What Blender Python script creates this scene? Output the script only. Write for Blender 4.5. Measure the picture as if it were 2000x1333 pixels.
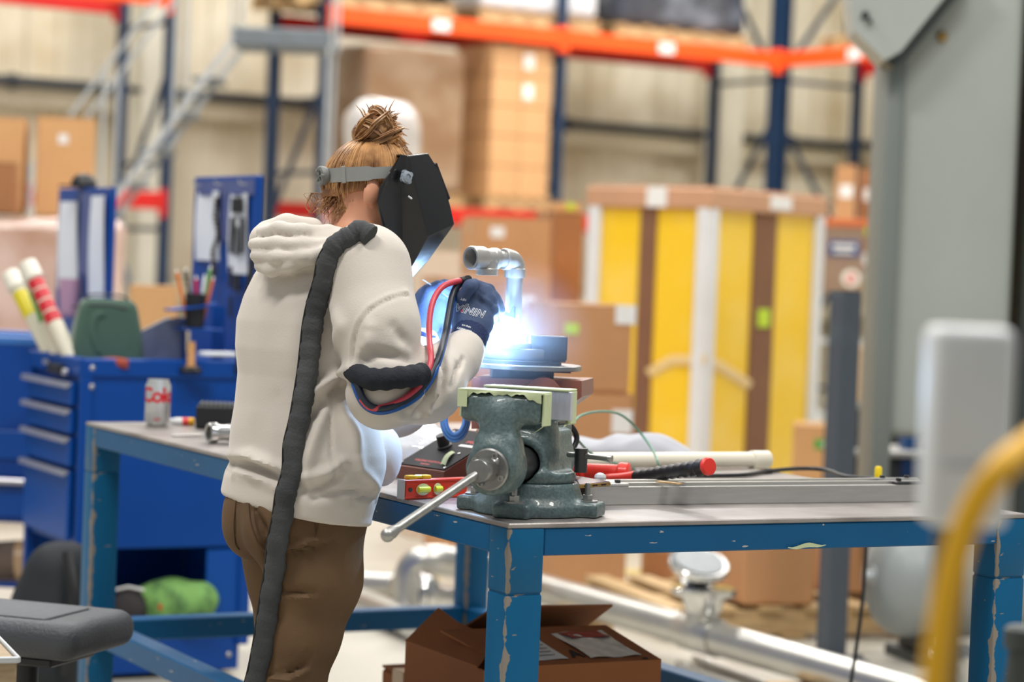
import bpy, bmesh, math, random
import numpy as np
from mathutils import Vector as V, Matrix as M

for _o in list(bpy.data.objects):
    bpy.data.objects.remove(_o)
sc = bpy.context.scene
COL = sc.collection
random.seed(7)
RNG = np.random.default_rng(11)

# ------------------------------------------------------------------ camera
FPX, PITCH, ROLL, CAMH = 4722.0, 0.0326, 0.0391, 1.389
_F = V((0, math.cos(PITCH), -math.sin(PITCH)))
_U0 = V((0, math.sin(PITCH), math.cos(PITCH)))
_R0 = V((1, 0, 0))
_R = _R0 * math.cos(ROLL) + _U0 * math.sin(ROLL)
_U = -_R0 * math.sin(ROLL) + _U0 * math.cos(ROLL)
CAMP = V((0, 0, CAMH))
cd = bpy.data.cameras.new('camera')
cam = bpy.data.objects.new('camera', cd)
COL.objects.link(cam)
cam.matrix_world = M(((_R.x, _U.x, -_F.x, 0), (_R.y, _U.y, -_F.y, 0), (_R.z, _U.z, -_F.z, CAMH), (0, 0, 0, 1)))
cd.sensor_width = 36.0
cd.lens = FPX / 2000.0 * 36.0
cd.clip_start = 0.1
cd.clip_end = 200
cd.dof.use_dof = True
cd.dof.focus_distance = 4.72
cd.dof.aperture_fstop = 2.6
sc.camera = cam

# ------------------------------------------------------------------ light
sc.view_settings.view_transform = 'Standard'
sc.view_settings.look = 'None'
sc.view_settings.gamma = 1.0
sc.view_settings.use_curve_mapping = False
sc.view_settings.exposure = 0.0
sc.cycles.max_bounces = 7
wd = bpy.data.worlds.new('hall_ambient')
sc.world = wd
wd.use_nodes = True
wd.node_tree.nodes['Background'].inputs[0].default_value = (0.94, 0.97, 1.0, 1)
wd.node_tree.nodes['Background'].inputs[1].default_value = 0.34


def area(name, loc, sx, sy, power, col=(1, .97, .92), aim=None):
    ld = bpy.data.lights.new(name, 'AREA')
    ld.shape = 'RECTANGLE'
    ld.size, ld.size_y, ld.energy, ld.color = sx, sy, power, col
    o = bpy.data.objects.new(name, ld)
    COL.objects.link(o)
    o.location = loc
    d = (V(aim) - V(loc)) if aim else V((0, 0, -1))
    o.rotation_euler = d.to_track_quat('-Z', 'Y').to_euler()
    return o


# rows of high-bay fixtures under the hall roof
for x, y, w in ((-2.6, 2.8, 330), (2.6, 3.6, 320), (-3.2, 8.5, 260), (1.8, 9.5, 240), (-4.6, 14.0, 190), (-.5, 15.0, 250), (4.0, 14.0, 260), (-4.0, 18.6, 180), (0.5, 20.6, 400), (4.2, 20.5, 420)):
    area('high_bay_light', (x, y, 7.2), 2.4, 0.7, w)

# ------------------------------------------------------------------ pixel helpers (image taken as 2000 x 1333)


def ray(px, py):
    return (_F + _R * ((px - 1000.0) / FPX) + _U * ((666.5 - py) / FPX))


def P(px, py, Y):
    d = ray(px, py)
    return CAMP + d * (Y / d.y)


def PZ(px, py, z):
    d = ray(px, py)
    return CAMP + d * ((z - CAMH) / d.z)


def PL(px, py, pt, nrm):
    d = ray(px, py)
    return CAMP + d * ((V(pt) - CAMP).dot(nrm) / d.dot(nrm))


# ------------------------------------------------------------------ materials
def lin(c):
    r = []
    for v in c[:3]:
        v = v / 255.0
        r.append(v / 12.92 if v <= 0.04045 else ((v + 0.055) / 1.055) ** 2.4)
    return (r[0], r[1], r[2], 1.0)


MATS = {}


def mat(name, col, rough=0.6, metal=0.0, var=0.0, scale=8.0, bump=0.0, bscale=None, col2=None, thr=None,
        stretch=None, spec=0.5, coat=0.0, trans=0.0, emit=None, estr=0.0, sheen=0.0, alpha=1.0, detail=4.0, ior=None):
    """procedural principled material: base colour with optional noise towards col2, noise bump"""
    if name in MATS:
        return MATS[name]
    m = bpy.data.materials.new(name)
    MATS[name] = m
    m.use_nodes = True
    nt = m.node_tree
    b = nt.nodes['Principled BSDF']
    b.inputs['Base Color'].default_value = lin(col)
    b.inputs['Roughness'].default_value = rough
    b.inputs['Metallic'].default_value = metal
    b.inputs['Specular IOR Level'].default_value = spec
    b.inputs['Coat Weight'].default_value = coat
    b.inputs['Transmission Weight'].default_value = trans
    b.inputs['Sheen Weight'].default_value = sheen
    b.inputs['Alpha'].default_value = alpha
    if ior:
        b.inputs['IOR'].default_value = ior
    if emit is not None:
        b.inputs['Emission Color'].default_value = lin(emit)
        b.inputs['Emission Strength'].default_value = estr
    tc = None

    def noise(sca):
        nonlocal tc
        if tc is None:
            tc = nt.nodes.new('ShaderNodeTexCoord')
        n = nt.nodes.new('ShaderNodeTexNoise')
        n.inputs['Scale'].default_value = sca
        n.inputs['Detail'].default_value = detail
        if stretch:
            mp = nt.nodes.new('ShaderNodeMapping')
            mp.inputs['Scale'].default_value = stretch
            nt.links.new(tc.outputs['Object'], mp.inputs['Vector'])
            nt.links.new(mp.outputs['Vector'], n.inputs['Vector'])
        else:
            nt.links.new(tc.outputs['Object'], n.inputs['Vector'])
        return n
    if var or col2 is not None:
        n = noise(scale)
        r = nt.nodes.new('ShaderNodeValToRGB')
        c1 = lin(col)
        c2 = lin(col2) if col2 is not None else tuple(max(0, v * (1 - var)) for v in c1[:3]) + (1,)
        if thr:
            r.color_ramp.elements[0].position = thr[0]
            r.color_ramp.elements[1].position = thr[1]
        else:
            r.color_ramp.elements[0].position = 0.3
            r.color_ramp.elements[1].position = 0.7
        r.color_ramp.elements[0].color = c1
        r.color_ramp.elements[1].color = c2
        nt.links.new(n.outputs['Fac'], r.inputs['Fac'])
        nt.links.new(r.outputs['Color'], b.inputs['Base Color'])
    if bump:
        n2 = noise(bscale or scale * 4)
        bp = nt.nodes.new('ShaderNodeBump')
        bp.inputs['Strength'].default_value = bump
        bp.inputs['Distance'].default_value = 0.01
        nt.links.new(n2.outputs['Fac'], bp.inputs['Height'])
        nt.links.new(bp.outputs['Normal'], b.inputs['Normal'])
    return m


# ------------------------------------------------------------------ mesh builder
def frame_of(d):
    d = V(d).normalized()
    a = V((0, 0, 1)) if abs(d.z) < 0.9 else V((1, 0, 0))
    x = a.cross(d).normalized()
    return x, d.cross(x), d


class MB:
    def __init__(s):
        s.v, s.f, s.m = [], [], []

    def add(s, vs, fs, mi=0):
        o = len(s.v)
        s.v += [tuple(p) for p in vs]
        s.f += [tuple(i + o for i in q) for q in fs]
        s.m += [mi] * len(fs)
        return s

    def box(s, c, size, R=None, bev=0.0, mi=0, seg=1):
        """box of full size, centred at c, R a 3x3 / rotation about z in radians"""
        if R is None:
            R = M.Identity(3)
        elif isinstance(R, (int, float)):
            R = M.Rotation(R, 3, 'Z')
        c = V(c)
        hx, hy, hz = size[0] / 2, size[1] / 2, size[2] / 2
        if bev <= 0:
            vs = [c + R @ V((x, y, z)) for x in (-hx, hx) for y in (-hy, hy) for z in (-hz, hz)]
            return s.add(vs, [(0, 1, 3, 2), (4, 6, 7, 5), (0, 4, 5, 1), (2, 3, 7, 6), (0, 2, 6, 4), (1, 5, 7, 3)], mi)
        bm = bmesh.new()
        bmesh.ops.create_cube(bm, size=1.0)
        for v in bm.verts:
            v.co = V((v.co.x * size[0], v.co.y * size[1], v.co.z * size[2]))
        bmesh.ops.bevel(bm, geom=list(bm.edges), offset=bev, segments=seg, affect='EDGES', profile=0.5)
        bm.verts.index_update()
        s.add([c + R @ v.co for v in bm.verts], [[v.index for v in f.verts] for f in bm.faces], mi)
        bm.free()
        return s

    def bar(s, p0, p1, w, h, up=(0, 0, 1), bev=0.0, mi=0):
        """rectangular bar from p0 to p1; w sideways, h along up"""
        p0, p1 = V(p0), V(p1)
        d = (p1 - p0)
        L = d.length
        d.normalize()
        side = d.cross(V(up))
        if side.length < 1e-5:
            side = d.cross(V((1, 0, 0)))
        side.normalize()
        up2 = side.cross(d)
        R = M((d, side, up2)).transposed()
        return s.box((p0 + p1) / 2, (L, w, h), R, bev, mi)

    def cyl(s, p0, p1, r0, r1=None, n=16, mi=0, caps=True):
        r1 = r0 if r1 is None else r1
        return s.lathe([(r0, 0.0), (r1, (V(p1) - V(p0)).length)], p0, V(p1) - V(p0), n, mi, caps)

    def lathe(s, prof, o, ax=(0, 0, 1), n=24, mi=0, caps=True):
        x, y, d = frame_of(ax)
        o = V(o)
        vs, fs = [], []
        for r, h in prof:
            for k in range(n):
                t = 2 * math.pi * k / n
                vs.append(o + d * h + (x * math.cos(t) + y * math.sin(t)) * r)
        for i in range(len(prof) - 1):
            for k in range(n):
                k2 = (k + 1) % n
                fs.append((i * n + k, i * n + k2, (i + 1) * n + k2, (i + 1) * n + k))
        if caps:
            if prof[0][0] > 1e-6:
                fs.append(tuple(reversed(range(n))))
            if prof[-1][0] > 1e-6:
                fs.append(tuple((len(prof) - 1) * n + k for k in range(n)))
        return s.add(vs, fs, mi)

    def tube(s, pts, r, n=10, mi=0, caps=True, flat=1.0, flatdir=None):
        pts = [V(p) for p in pts]
        m = len(pts)
        rs = r if isinstance(r, (list, tuple, np.ndarray)) else [r] * m
        tang = [(pts[min(i + 1, m - 1)] - pts[max(i - 1, 0)]).normalized() for i in range(m)]
        x, y, _ = frame_of(tang[0])
        vs, fs = [], []
        for i in range(m):
            t = tang[i]
            if flatdir is not None:
                y = V(flatdir(pts[i]) if callable(flatdir) else flatdir)
                y = (y - t * y.dot(t)).normalized()
                x = y.cross(t)
            else:
                x = (x - t * x.dot(t)).normalized()
                y = t.cross(x)
            for k in range(n):
                a = 2 * math.pi * k / n
                vs.append(pts[i] + x * (math.cos(a) * rs[i]) + y * (math.sin(a) * rs[i] * flat))
        for i in range(m - 1):
            for k in range(n):
                k2 = (k + 1) % n
                fs.append((i * n + k, i * n + k2, (i + 1) * n + k2, (i + 1) * n + k))
        if caps:
            fs.append(tuple(reversed(range(n))))
            fs.append(tuple((m - 1) * n + k for k in range(n)))
        return s.add(vs, fs, mi)

    def prism(s, pts, d, mi=0):
        """polygon of 3-D points extruded along vector d"""
        pts = [V(p) for p in pts]
        d = V(d)
        n = len(pts)
        nr = V((0, 0, 0))
        for i in range(n):
            nr += pts[i].cross(pts[(i + 1) % n])
        if nr.dot(d) > 0:
            pts.reverse()
        fs = [tuple(range(n)), tuple(reversed(range(n, 2 * n)))]
        for i in range(n):
            j = (i + 1) % n
            fs.append((i, n + i, n + j, j))
        return s.add(pts + [p + d for p in pts], fs, mi)

    def ball(s, c, r, n=14, R=None, mi=0):
        """ellipsoid; r scalar or 3 radii"""
        if isinstance(r, (int, float)):
            r = (r, r, r)
        R = R or M.Identity(3)
        k = max(6, n // 2)
        vs = [V(c) + R @ V((0, 0, -r[2]))]
        for i in range(1, k):
            a = -math.pi / 2 + math.pi * i / k
            for j in range(n):
                b = 2 * math.pi * j / n
                vs.append(V(c) + R @ V((r[0] * math.cos(a) * math.cos(b), r[1] * math.cos(a) * math.sin(b), r[2] * math.sin(a))))
        vs.append(V(c) + R @ V((0, 0, r[2])))
        fs = []
        for j in range(n):
            fs.append((0, 1 + (j + 1) % n, 1 + j))
            e = 1 + (k - 2) * n
            fs.append((len(vs) - 1, e + j, e + (j + 1) % n))
        for i in range(k - 2):
            for j in range(n):
                a, b = 1 + i * n + j, 1 + i * n + (j + 1) % n
                fs.append((a, b, b + n, a + n))
        return s.add(vs, fs, mi)

    def grid(s, fn, nu, nv, mi=0):
        vs = [fn(i / (nu - 1), j / (nv - 1)) for i in range(nu) for j in range(nv)]
        fs = [(i * nv + j, (i + 1) * nv + j, (i + 1) * nv + j + 1, i * nv + j + 1) for i in range(nu - 1) for j in range(nv - 1)]
        return s.add(vs, fs, mi)


def build(name, mb, mats, parent=None, ang=35, world=True, mods=None):
    """one mesh object; coordinates are world ones and are moved into the parent's frame"""
    me = bpy.data.meshes.new(name)
    vs = np.array(mb.v, dtype=float).reshape(-1, 3)
    if parent is not None and world:
        inv = np.array(wmat(parent).inverted())
        vs = vs @ inv[:3, :3].T + inv[:3, 3]
        off = None
    elif parent is None:
        off = vs.mean(axis=0) if len(vs) else np.zeros(3)
        if len(vs):
            off[2] = vs[:, 2].min()
        vs = vs - off
    else:
        off = None
    me.from_pydata(vs.tolist(), [], mb.f)
    if not isinstance(mats, (list, tuple)):
        mats = [mats]
    for m in mats:
        me.materials.append(m)
    if len(mats) > 1:
        me.polygons.foreach_set('material_index', mb.m)
    me.update()
    if ang:
        me.shade_smooth()
        me.set_sharp_from_angle(angle=math.radians(ang))
    o = bpy.data.objects.new(name, me)
    COL.objects.link(o)
    if parent is not None:
        o.parent = parent
    elif off is not None:
        o.location = off
    return o


def wmat(o):
    m = o.matrix_basis.copy()
    while o.parent is not None:
        o = o.parent
        m = o.matrix_basis @ m
    return m


def tag(o, label=None, cat=None, group=None, kind=None):
    if label:
        o['label'] = label
    if cat:
        o['category'] = cat
    if group:
        o['group'] = group
    if kind:
        o['kind'] = kind
    return o


def thing(name, label, cat, loc=(0, 0, 0), rz=0.0, group=None):
    o = bpy.data.objects.new(name, None)
    o.empty_display_size = 0.1
    COL.objects.link(o)
    o.location = loc
    o.rotation_euler = (0, 0, rz)
    bpy.context.view_layer.update()
    return tag(o, label, cat, group)


def struct(name, mb, m, parent=None):
    o = build(name, mb, m, parent)
    if parent is None:
        o['kind'] = 'structure'
    return o


def dup(root, loc, rz, label=None, group=None):
    r = root.copy()
    COL.objects.link(r)
    r.location = loc
    r.rotation_euler = (0, 0, rz)
    if label:
        r['label'] = label
    if group:
        r['group'] = group
    for ch in list(root.children):
        c = ch.copy()
        COL.objects.link(c)
        c.parent = r
        for g in ch.children:
            d = g.copy()
            COL.objects.link(d)
            d.parent = c
    return r


def text_mb(txt, size, fn, mi=0, bold=0.0, space=1.0, align='CENTER', shear=0.0, maxlen=None):
    """flat lettering: fn maps (x, y, z) of the text plane to world"""
    cu = bpy.data.curves.new('lettering', 'FONT')
    cu.body = txt
    cu.size = size
    cu.align_x = align
    cu.align_y = 'CENTER'
    cu.offset = bold
    cu.space_character = space
    cu.shear = shear
    cu.resolution_u = 3
    o = bpy.data.objects.new('lettering', cu)
    COL.objects.link(o)
    bpy.context.view_layer.update()
    me = bpy.data.meshes.new_from_object(o.evaluated_get(bpy.context.evaluated_depsgraph_get()))
    mb = MB()
    if maxlen:          # cut large faces so the letters can follow a curved surface
        bm = bmesh.new()
        bm.from_mesh(me)
        bmesh.ops.triangulate(bm, faces=list(bm.faces))
        for _k in range(5):
            ed = [e for e in bm.edges if e.calc_length() > maxlen]
            if not ed:
                break
            bmesh.ops.subdivide_edges(bm, edges=ed, cuts=1)
            bmesh.ops.triangulate(bm, faces=list(bm.faces))
        bm.to_mesh(me)
        bm.free()
    mb.add([fn(v.co.x, v.co.y, v.co.z) for v in me.vertices], [tuple(p.vertices) for p in me.polygons], mi)
    bpy.data.objects.remove(o)
    bpy.data.meshes.remove(me)
    bpy.data.curves.remove(cu)
    return mb


def smooth_path(pts, n=8):
    """Catmull-Rom through points"""
    pts = [V(p) for p in pts]
    out = []
    for i in range(len(pts) - 1):
        p0 = pts[max(i - 1, 0)]
        p1, p2 = pts[i], pts[i + 1]
        p3 = pts[min(i + 2, len(pts) - 1)]
        for k in range(n):
            t = k / n
            out.append(0.5 * ((2 * p1) + (p2 - p0) * t + (2 * p0 - 5 * p1 + 4 * p2 - p3) * t * t + (3 * p1 - p0 - 3 * p2 + p3) * t ** 3))
    out.append(pts[-1])
    return out


# ------------------------------------------------------------------ signed-distance modelling
def s_min(a, b, k):
    h = np.clip(0.5 + 0.5 * (b - a) / k, 0, 1)
    return b * (1 - h) + a * h - k * h * (1 - h)


def s_max(a, b, k):
    return -s_min(-a, -b, k)


def d_cone(X, a, b, r1, r2, sq=None):
    """tapered capsule; sq = (dir, factor) squashes along dir"""
    a = np.array(a, dtype=np.float32)
    b = np.array(b, dtype=np.float32)
    ba = b - a
    pa = X - a
    t = np.clip((pa @ ba) / max(float(ba @ ba), 1e-9), 0, 1)
    q = pa - t[..., None] * ba
    if sq is not None:
        dr = np.array(sq[0], dtype=np.float32)
        dr = dr / np.linalg.norm(dr)
        q = q + dr * ((q @ dr) * (1.0 / sq[1] - 1.0))[..., None]
    return np.sqrt((q * q).sum(-1)) - (r1 + (r2 - r1) * t)


def d_ell(X, c, r, R=None):
    q = X - np.array(c, dtype=np.float32)
    if R is not None:
        q = q @ np.array(R, dtype=np.float32)
    r = np.array(r, dtype=np.float32)
    k0 = np.sqrt(((q / r) ** 2).sum(-1))
    k1 = np.sqrt(((q / (r * r)) ** 2).sum(-1)) + 1e-6
    return k0 * (k0 - 1.0) / k1


def d_box(X, c, half, rad=0.0, R=None):
    q = X - np.array(c, dtype=np.float32)
    if R is not None:
        q = q @ np.array(R, dtype=np.float32)
    q = np.abs(q) - (np.array(half, dtype=np.float32) - rad)
    return np.sqrt((np.maximum(q, 0) ** 2).sum(-1)) + np.minimum(q.max(-1), 0) - rad


def d_cyl(X, a, b, r, rad=0.0):
    a = np.array(a, dtype=np.float32)
    b = np.array(b, dtype=np.float32)
    L = float(np.linalg.norm(b - a))
    d = (b - a) / L
    pa = X - (a + b) / 2
    h = np.abs(pa @ d) - L / 2 + rad
    q = pa - (pa @ d)[..., None] * d
    e = np.sqrt((q * q).sum(-1)) - r + rad
    return np.sqrt(np.maximum(h, 0) ** 2 + np.maximum(e, 0) ** 2) + np.minimum(np.maximum(h, e), 0) - rad


def vnoise(X, sc, seed=0):
    """cheap smooth noise from a few sines"""
    r = np.random.default_rng(seed)
    out = 0
    for i in range(5):
        k = r.normal(size=3)
        k = k / np.linalg.norm(k) * sc * (0.7 + 0.7 * r.random())
        out = out + np.sin(X @ k.astype(np.float32) + r.random() * 6.28)
    return out / 5


def surfnet(fn, lo, hi, h):
    ax = [np.arange(lo[i], hi[i] + h, h, dtype=np.float32) for i in range(3)]
    X = np.stack(np.meshgrid(*ax, indexing='ij'), -1)
    D = np.asarray(fn(X), dtype=np.float32)
    n = D.shape
    neg = D < 0
    cs = tuple(k - 1 for k in n)
    acc = np.zeros(cs + (3,), np.float32)
    cnt = np.zeros(cs, np.float32)
    quads = []
    cross = []
    for a in range(3):
        s0 = [slice(None)] * 3
        s1 = [slice(None)] * 3
        s0[a], s1[a] = slice(0, -1), slice(1, None)
        m = neg[tuple(s0)] != neg[tuple(s1)]
        idx = np.argwhere(m)
        cross.append((a, idx, neg[tuple(s0)][m]))
        d0 = D[tuple(s0)][m]
        d1 = D[tuple(s1)][m]
        t = d0 / (d0 - d1)
        pos = idx.astype(np.float32)
        pos[:, a] += t
        o = [i for i in range(3) if i != a]
        for e0 in (0, 1):
            for e1 in (0, 1):
                c = idx.copy()
                c[:, o[0]] -= e0
                c[:, o[1]] -= e1
                ok = ((c >= 0) & (c < np.array(cs))).all(1)
                np.add.at(acc, tuple(c[ok].T), pos[ok])
                np.add.at(cnt, tuple(c[ok].T), 1)
    has = cnt > 0
    vid = np.full(cs, -1, np.int64)
    vid[has] = np.arange(has.sum())
    verts = acc[has] / cnt[has][:, None] * h + np.array([ax[i][0] for i in range(3)], np.float32)
    for a, idx, sg in cross:
        o = [(a + 1) % 3, (a + 2) % 3]
        ok = (idx[:, o[0]] > 0) & (idx[:, o[1]] > 0) & (idx[:, o[0]] < cs[o[0]]) & (idx[:, o[1]] < cs[o[1]])
        idx, sg = idx[ok], sg[ok]
        q = []
        for e0, e1 in ((0, 0), (1, 0), (1, 1), (0, 1)):
            c = idx.copy()
            c[:, o[0]] -= e0
            c[:, o[1]] -= e1
            q.append(vid[tuple(c.T)])
        q = np.stack(q, 1)
        q[~sg] = q[~sg][:, ::-1]
        quads.append(q)
    return verts, np.concatenate(quads)


def sdf_obj(name, fn, lo, hi, h, m, parent=None, post=None):
    vs, fs = surfnet(fn, lo, hi, h)
    if post is not None:
        vs = post(vs)
    mb = MB()
    mb.v = vs.tolist()
    mb.f = fs.tolist()
    mb.m = [0] * len(fs)
    return build(name, mb, m, parent, ang=60)


def hit(fn, px, py, y0, y1, n=160):
    """first point along a photo ray inside the solid fn"""
    ys = np.linspace(y0, y1, n)
    d = ray(px, py)
    pts = np.array([tuple(CAMP + d * (y / d.y)) for y in ys], np.float32)
    D = fn(pts)
    k = int(np.argmax(D < 0)) if (D < 0).any() else int(np.argmin(D))
    if (D < 0).any() and k > 0:
        t = D[k - 1] / (D[k - 1] - D[k])
        y = ys[k - 1] + (ys[k] - ys[k - 1]) * float(t)
    else:
        y = ys[k]
    return CAMP + d * (y / d.y)


def grad(fn, p, e=0.004):
    p = np.array(tuple(p), np.float32)
    pts = np.array([p + e * np.eye(3)[i] * s for i in range(3) for s in (1, -1)], np.float32)
    D = fn(pts)
    g = V((D[0] - D[1], D[2] - D[3], D[4] - D[5]))
    return g.normalized()

# ------------------------------------------------------------------ shared frames
TH = 0.4944                                     # the work table's yaw
UX = V((math.cos(TH), math.sin(TH), 0))         # along its short front edge
UN = V((-math.sin(TH), math.cos(TH), 0))        # along its long edge, away from the camera
TA = V((0.0074, 4.4145, 0))                     # its near corner
TZ = 0.91
TW, TL = 1.2192, 2.4384


def T(a, b, z=TZ):
    return TA + UX * a + UN * b + V((0, 0, z))


BA = math.radians(33.5)                         # yaw of the racks and walls
BX = V((math.cos(BA), math.sin(BA), 0))
BN = V((-math.sin(BA), math.cos(BA), 0))
B0 = P(633, 47, 21.0)
B0.z = 0


def B(s, t, z=0.0):
    """hall frame: s along the rack front, t towards the long wall"""
    return B0 + BX * s + BN * t + V((0, 0, z))

# ================================================================== materials of the hall
m_floor = mat('floor_concrete', (196, 191, 178), 0.35, var=0.12, scale=0.8, bump=0.03, bscale=6)
m_line = mat('floor_line_paint', (226, 205, 120), 0.45, var=0.1, scale=5)
m_wall = mat('beige_wall_sheet', (226, 218, 198), 0.6, col2=(186, 168, 132), thr=(0.45, 0.75), scale=0.9, detail=6)
m_girt = mat('cream_girt_paint', (224, 214, 188), 0.55, var=0.08, scale=2)
m_column = mat('cream_column_paint', (232, 228, 212), 0.5, var=0.05, scale=2)
m_pipe_dk = mat('dark_conduit', (44, 50, 58), 0.5, var=0.2, scale=3)
m_rackblue = mat('rack_upright_blue', (22, 48, 78), 0.45, var=0.25, scale=4)
m_orange = mat('rack_beam_orange', (246, 86, 24), 0.4, var=0.1, scale=3)
m_red = mat('rack_beam_red', (206, 30, 24), 0.4, var=0.15, scale=3)
m_label = mat('white_paper_label', (238, 238, 236), 0.6, var=0.03, scale=20)
m_ink = mat('black_ink', (28, 28, 32), 0.7, var=0.1, scale=40)
m_wood = mat('pallet_wood', (206, 172, 124), 0.75, var=0.35, scale=6, stretch=(1, 8, 8), bump=0.1)
m_card = mat('cardboard_tan', (212, 164, 112), 0.8, var=0.1, scale=3, bump=0.03, bscale=60)
m_card2 = mat('cardboard_brown', (198, 146, 100), 0.8, var=0.12, scale=3, bump=0.03, bscale=60)
m_card3 = mat('cardboard_dark', (164, 112, 72), 0.8, var=0.12, scale=3, bump=0.03, bscale=60)
m_cardw = mat('cardboard_rosy_under_film', (206, 158, 124), 0.5, var=0.12, scale=3)
m_tape = mat('packing_tape', (196, 160, 116), 0.3, var=0.05, scale=20, coat=0.5)
m_wrapw = mat('white_stretch_film', (214, 216, 222), 0.25, var=0.2, scale=5, coat=0.6, bump=0.3, bscale=9)
m_wrapd = mat('dark_stretch_film', (56, 60, 70), 0.22, col2=(128, 134, 146), thr=(0.5, 0.8), scale=3, coat=0.6, bump=0.3, bscale=8)
m_wrapk = mat('black_stretch_film', (34, 36, 42), 0.25, var=0.3, scale=3, coat=0.6, bump=0.3, bscale=8)
m_wrapb = mat('brown_load_under_film', (136, 104, 76), 0.35, col2=(164, 140, 116), thr=(0.4, 0.7), scale=3, coat=0.4, bump=0.2, bscale=8)
m_wrapp = mat('rosy_load_under_film', (214, 188, 178), 0.2, col2=(182, 142, 120), thr=(0.4, 0.7), scale=2.5, coat=0.8, bump=0.3, bscale=7)
m_galv = mat('galvanised_steel', (190, 195, 198), 0.45, 0.25, var=0.12, scale=10)
m_tread = mat('grey_ladder_tread', (110, 118, 124), 0.6, var=0.15, scale=10)
m_sticker = mat('lime_sticker', (196, 226, 60), 0.6, var=0.05, scale=20)
m_yellow = mat('yellow_panel_under_film', (248, 204, 34), 0.3, col2=(250, 214, 96), thr=(0.45, 0.8), scale=3, coat=0.5, bump=0.15, bscale=5)
m_foam = mat('white_foam_corner', (226, 228, 230), 0.6, var=0.05, scale=8)
m_strapb = mat('brown_kraft_strap', (132, 92, 66), 0.7, var=0.15, scale=5)
m_post = mat('slate_grey_post_paint', (72, 80, 90), 0.5, col2=(92, 112, 110), thr=(0.6, 0.8), scale=3)
m_tank = mat('grey_tank_paint', (146, 152, 152), 0.45, var=0.06, scale=4)
m_mach = mat('grey_machine_paint', (176, 182, 176), 0.5, var=0.06, scale=3)
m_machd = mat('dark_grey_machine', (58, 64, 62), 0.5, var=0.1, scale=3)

# ================================================================== setting
mb = MB()
mb.box((0, 14, -0.05), (44, 44, 0.1))
floor = struct('floor', mb, m_floor)
mb = MB()
l0, l1 = PZ(1030, 1122, 0.0), PZ(1330, 1116, 0.0)
dl = (l1 - l0).normalized()
mb.bar(l0 - dl * 2.2 + V((0, 0, 0.0015)), l1 + dl * 5 + V((0, 0, 0.0015)), 0.11, 0.003)
build('floor_line', mb, m_line, floor)

WALL_T = 2.35          # distance of the long wall behind the rack front
WALL_S = 8.0           # the end wall


def sheet_wall(name, p0, p1, H, inward, m=m_wall, pitch=0.305):
    """ribbed sheet wall from p0 to p1"""
    p0, p1, inward = V(p0), V(p1), V(inward)
    d = p1 - p0
    L = d.length
    d.normalize()
    prof = []
    s = 0.0
    while s < L:
        for ds, dep in ((0, 0), (0.19, 0), (0.215, 0.03), (0.28, 0.03)):
            if s + ds <= L:
                prof.append(p0 + d * (s + ds) + inward * dep)
        s += pitch
    prof.append(p1)
    mb = MB()
    n = len(prof)
    vs = prof + [q + V((0, 0, H)) for q in prof]
    mb.add(vs, [(i, i + 1, n + i + 1, n + i) for i in range(n - 1)])
    back = -inward * 0.08
    mb.add([prof[0] + back, prof[-1] + back, prof[-1] + back + V((0, 0, H)), prof[0] + back + V((0, 0, H))], [(0, 3, 2, 1)])
    return struct(name, mb, m)


wl = sheet_wall('wall_left', B(-9, WALL_T), B(WALL_S, WALL_T), 7.6, -BN)
wr = sheet_wall('wall_right', B(WALL_S, WALL_T), B(WALL_S, -16), 7.6, -BX)


def zat(px, py, p, n):
    return PL(px, py, p, n).z


gz = zat(1200, 268, B(0, WALL_T - .1), BN)
pz = zat(1200, 250, B(0, WALL_T - .3), BN)
for k, z in enumerate((gz, gz + 2.2, gz - 1.75)):
    mb = MB()
    mb.bar(B(-9, WALL_T - 0.13, z), B(WALL_S, WALL_T - 0.13, z), 0.2, 0.13, bev=0.01)
    mb.bar(B(-9, WALL_T - 0.22, z - 0.09), B(WALL_S, WALL_T - 0.22, z - 0.09), 0.02, 0.06)
    build('girt', mb, m_girt, wl)
    mb = MB()
    mb.bar(B(WALL_S - 0.13, WALL_T, z), B(WALL_S - 0.13, -14, z), 0.2, 0.13, bev=0.01)
    build('girt', mb, m_girt, wr)
mb = MB()
mb.cyl(B(-9, WALL_T - 0.32, pz), B(WALL_S - .2, WALL_T - 0.32, pz), 0.05, n=12)
for s in (-5, -2, 1, 4, 7):
    mb.box(B(s, WALL_T - 0.25, pz), (0.04, 0.2, 0.14), BA)
build('conduit', mb, m_pipe_dk, wl)
mb = MB()
mb.cyl(B(WALL_S - 0.32, WALL_T - .2, pz), B(WALL_S - 0.32, -12, pz), 0.05, n=12)
build('conduit', mb, m_pipe_dk, wr)
for s in (-0.75, 5.9):
    mb = MB()
    c = B(s, WALL_T - 0.35)
    for off, th, w in ((0.0, 0.02, 0.3), (0.28, 0.02, 0.3)):
        mb.box(c - BN * off + V((0, 0, 3.8)), (w, th, 7.6), BA, 0.004)
    mb.box(c - BN * 0.14 + V((0, 0, 3.8)), (0.015, 0.28, 7.6), BA)
    build('column', mb, m_column, wl)
mb = MB()
mb.box(B(WALL_S - 0.3, -1.6) + V((0, 0, 3.8)), (0.3, 0.28, 7.6), BA, 0.01)
build('column', mb, m_column, wr)

# ================================================================== pallet racks
ZB, BH = PL(900, 71, B(0, 0), BN).z, 0.145         # underside and height of the orange beams
ZR = PL(930, 440, B(0, 0), BN).z                   # underside of the low red beams
RD = 0.95


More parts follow.
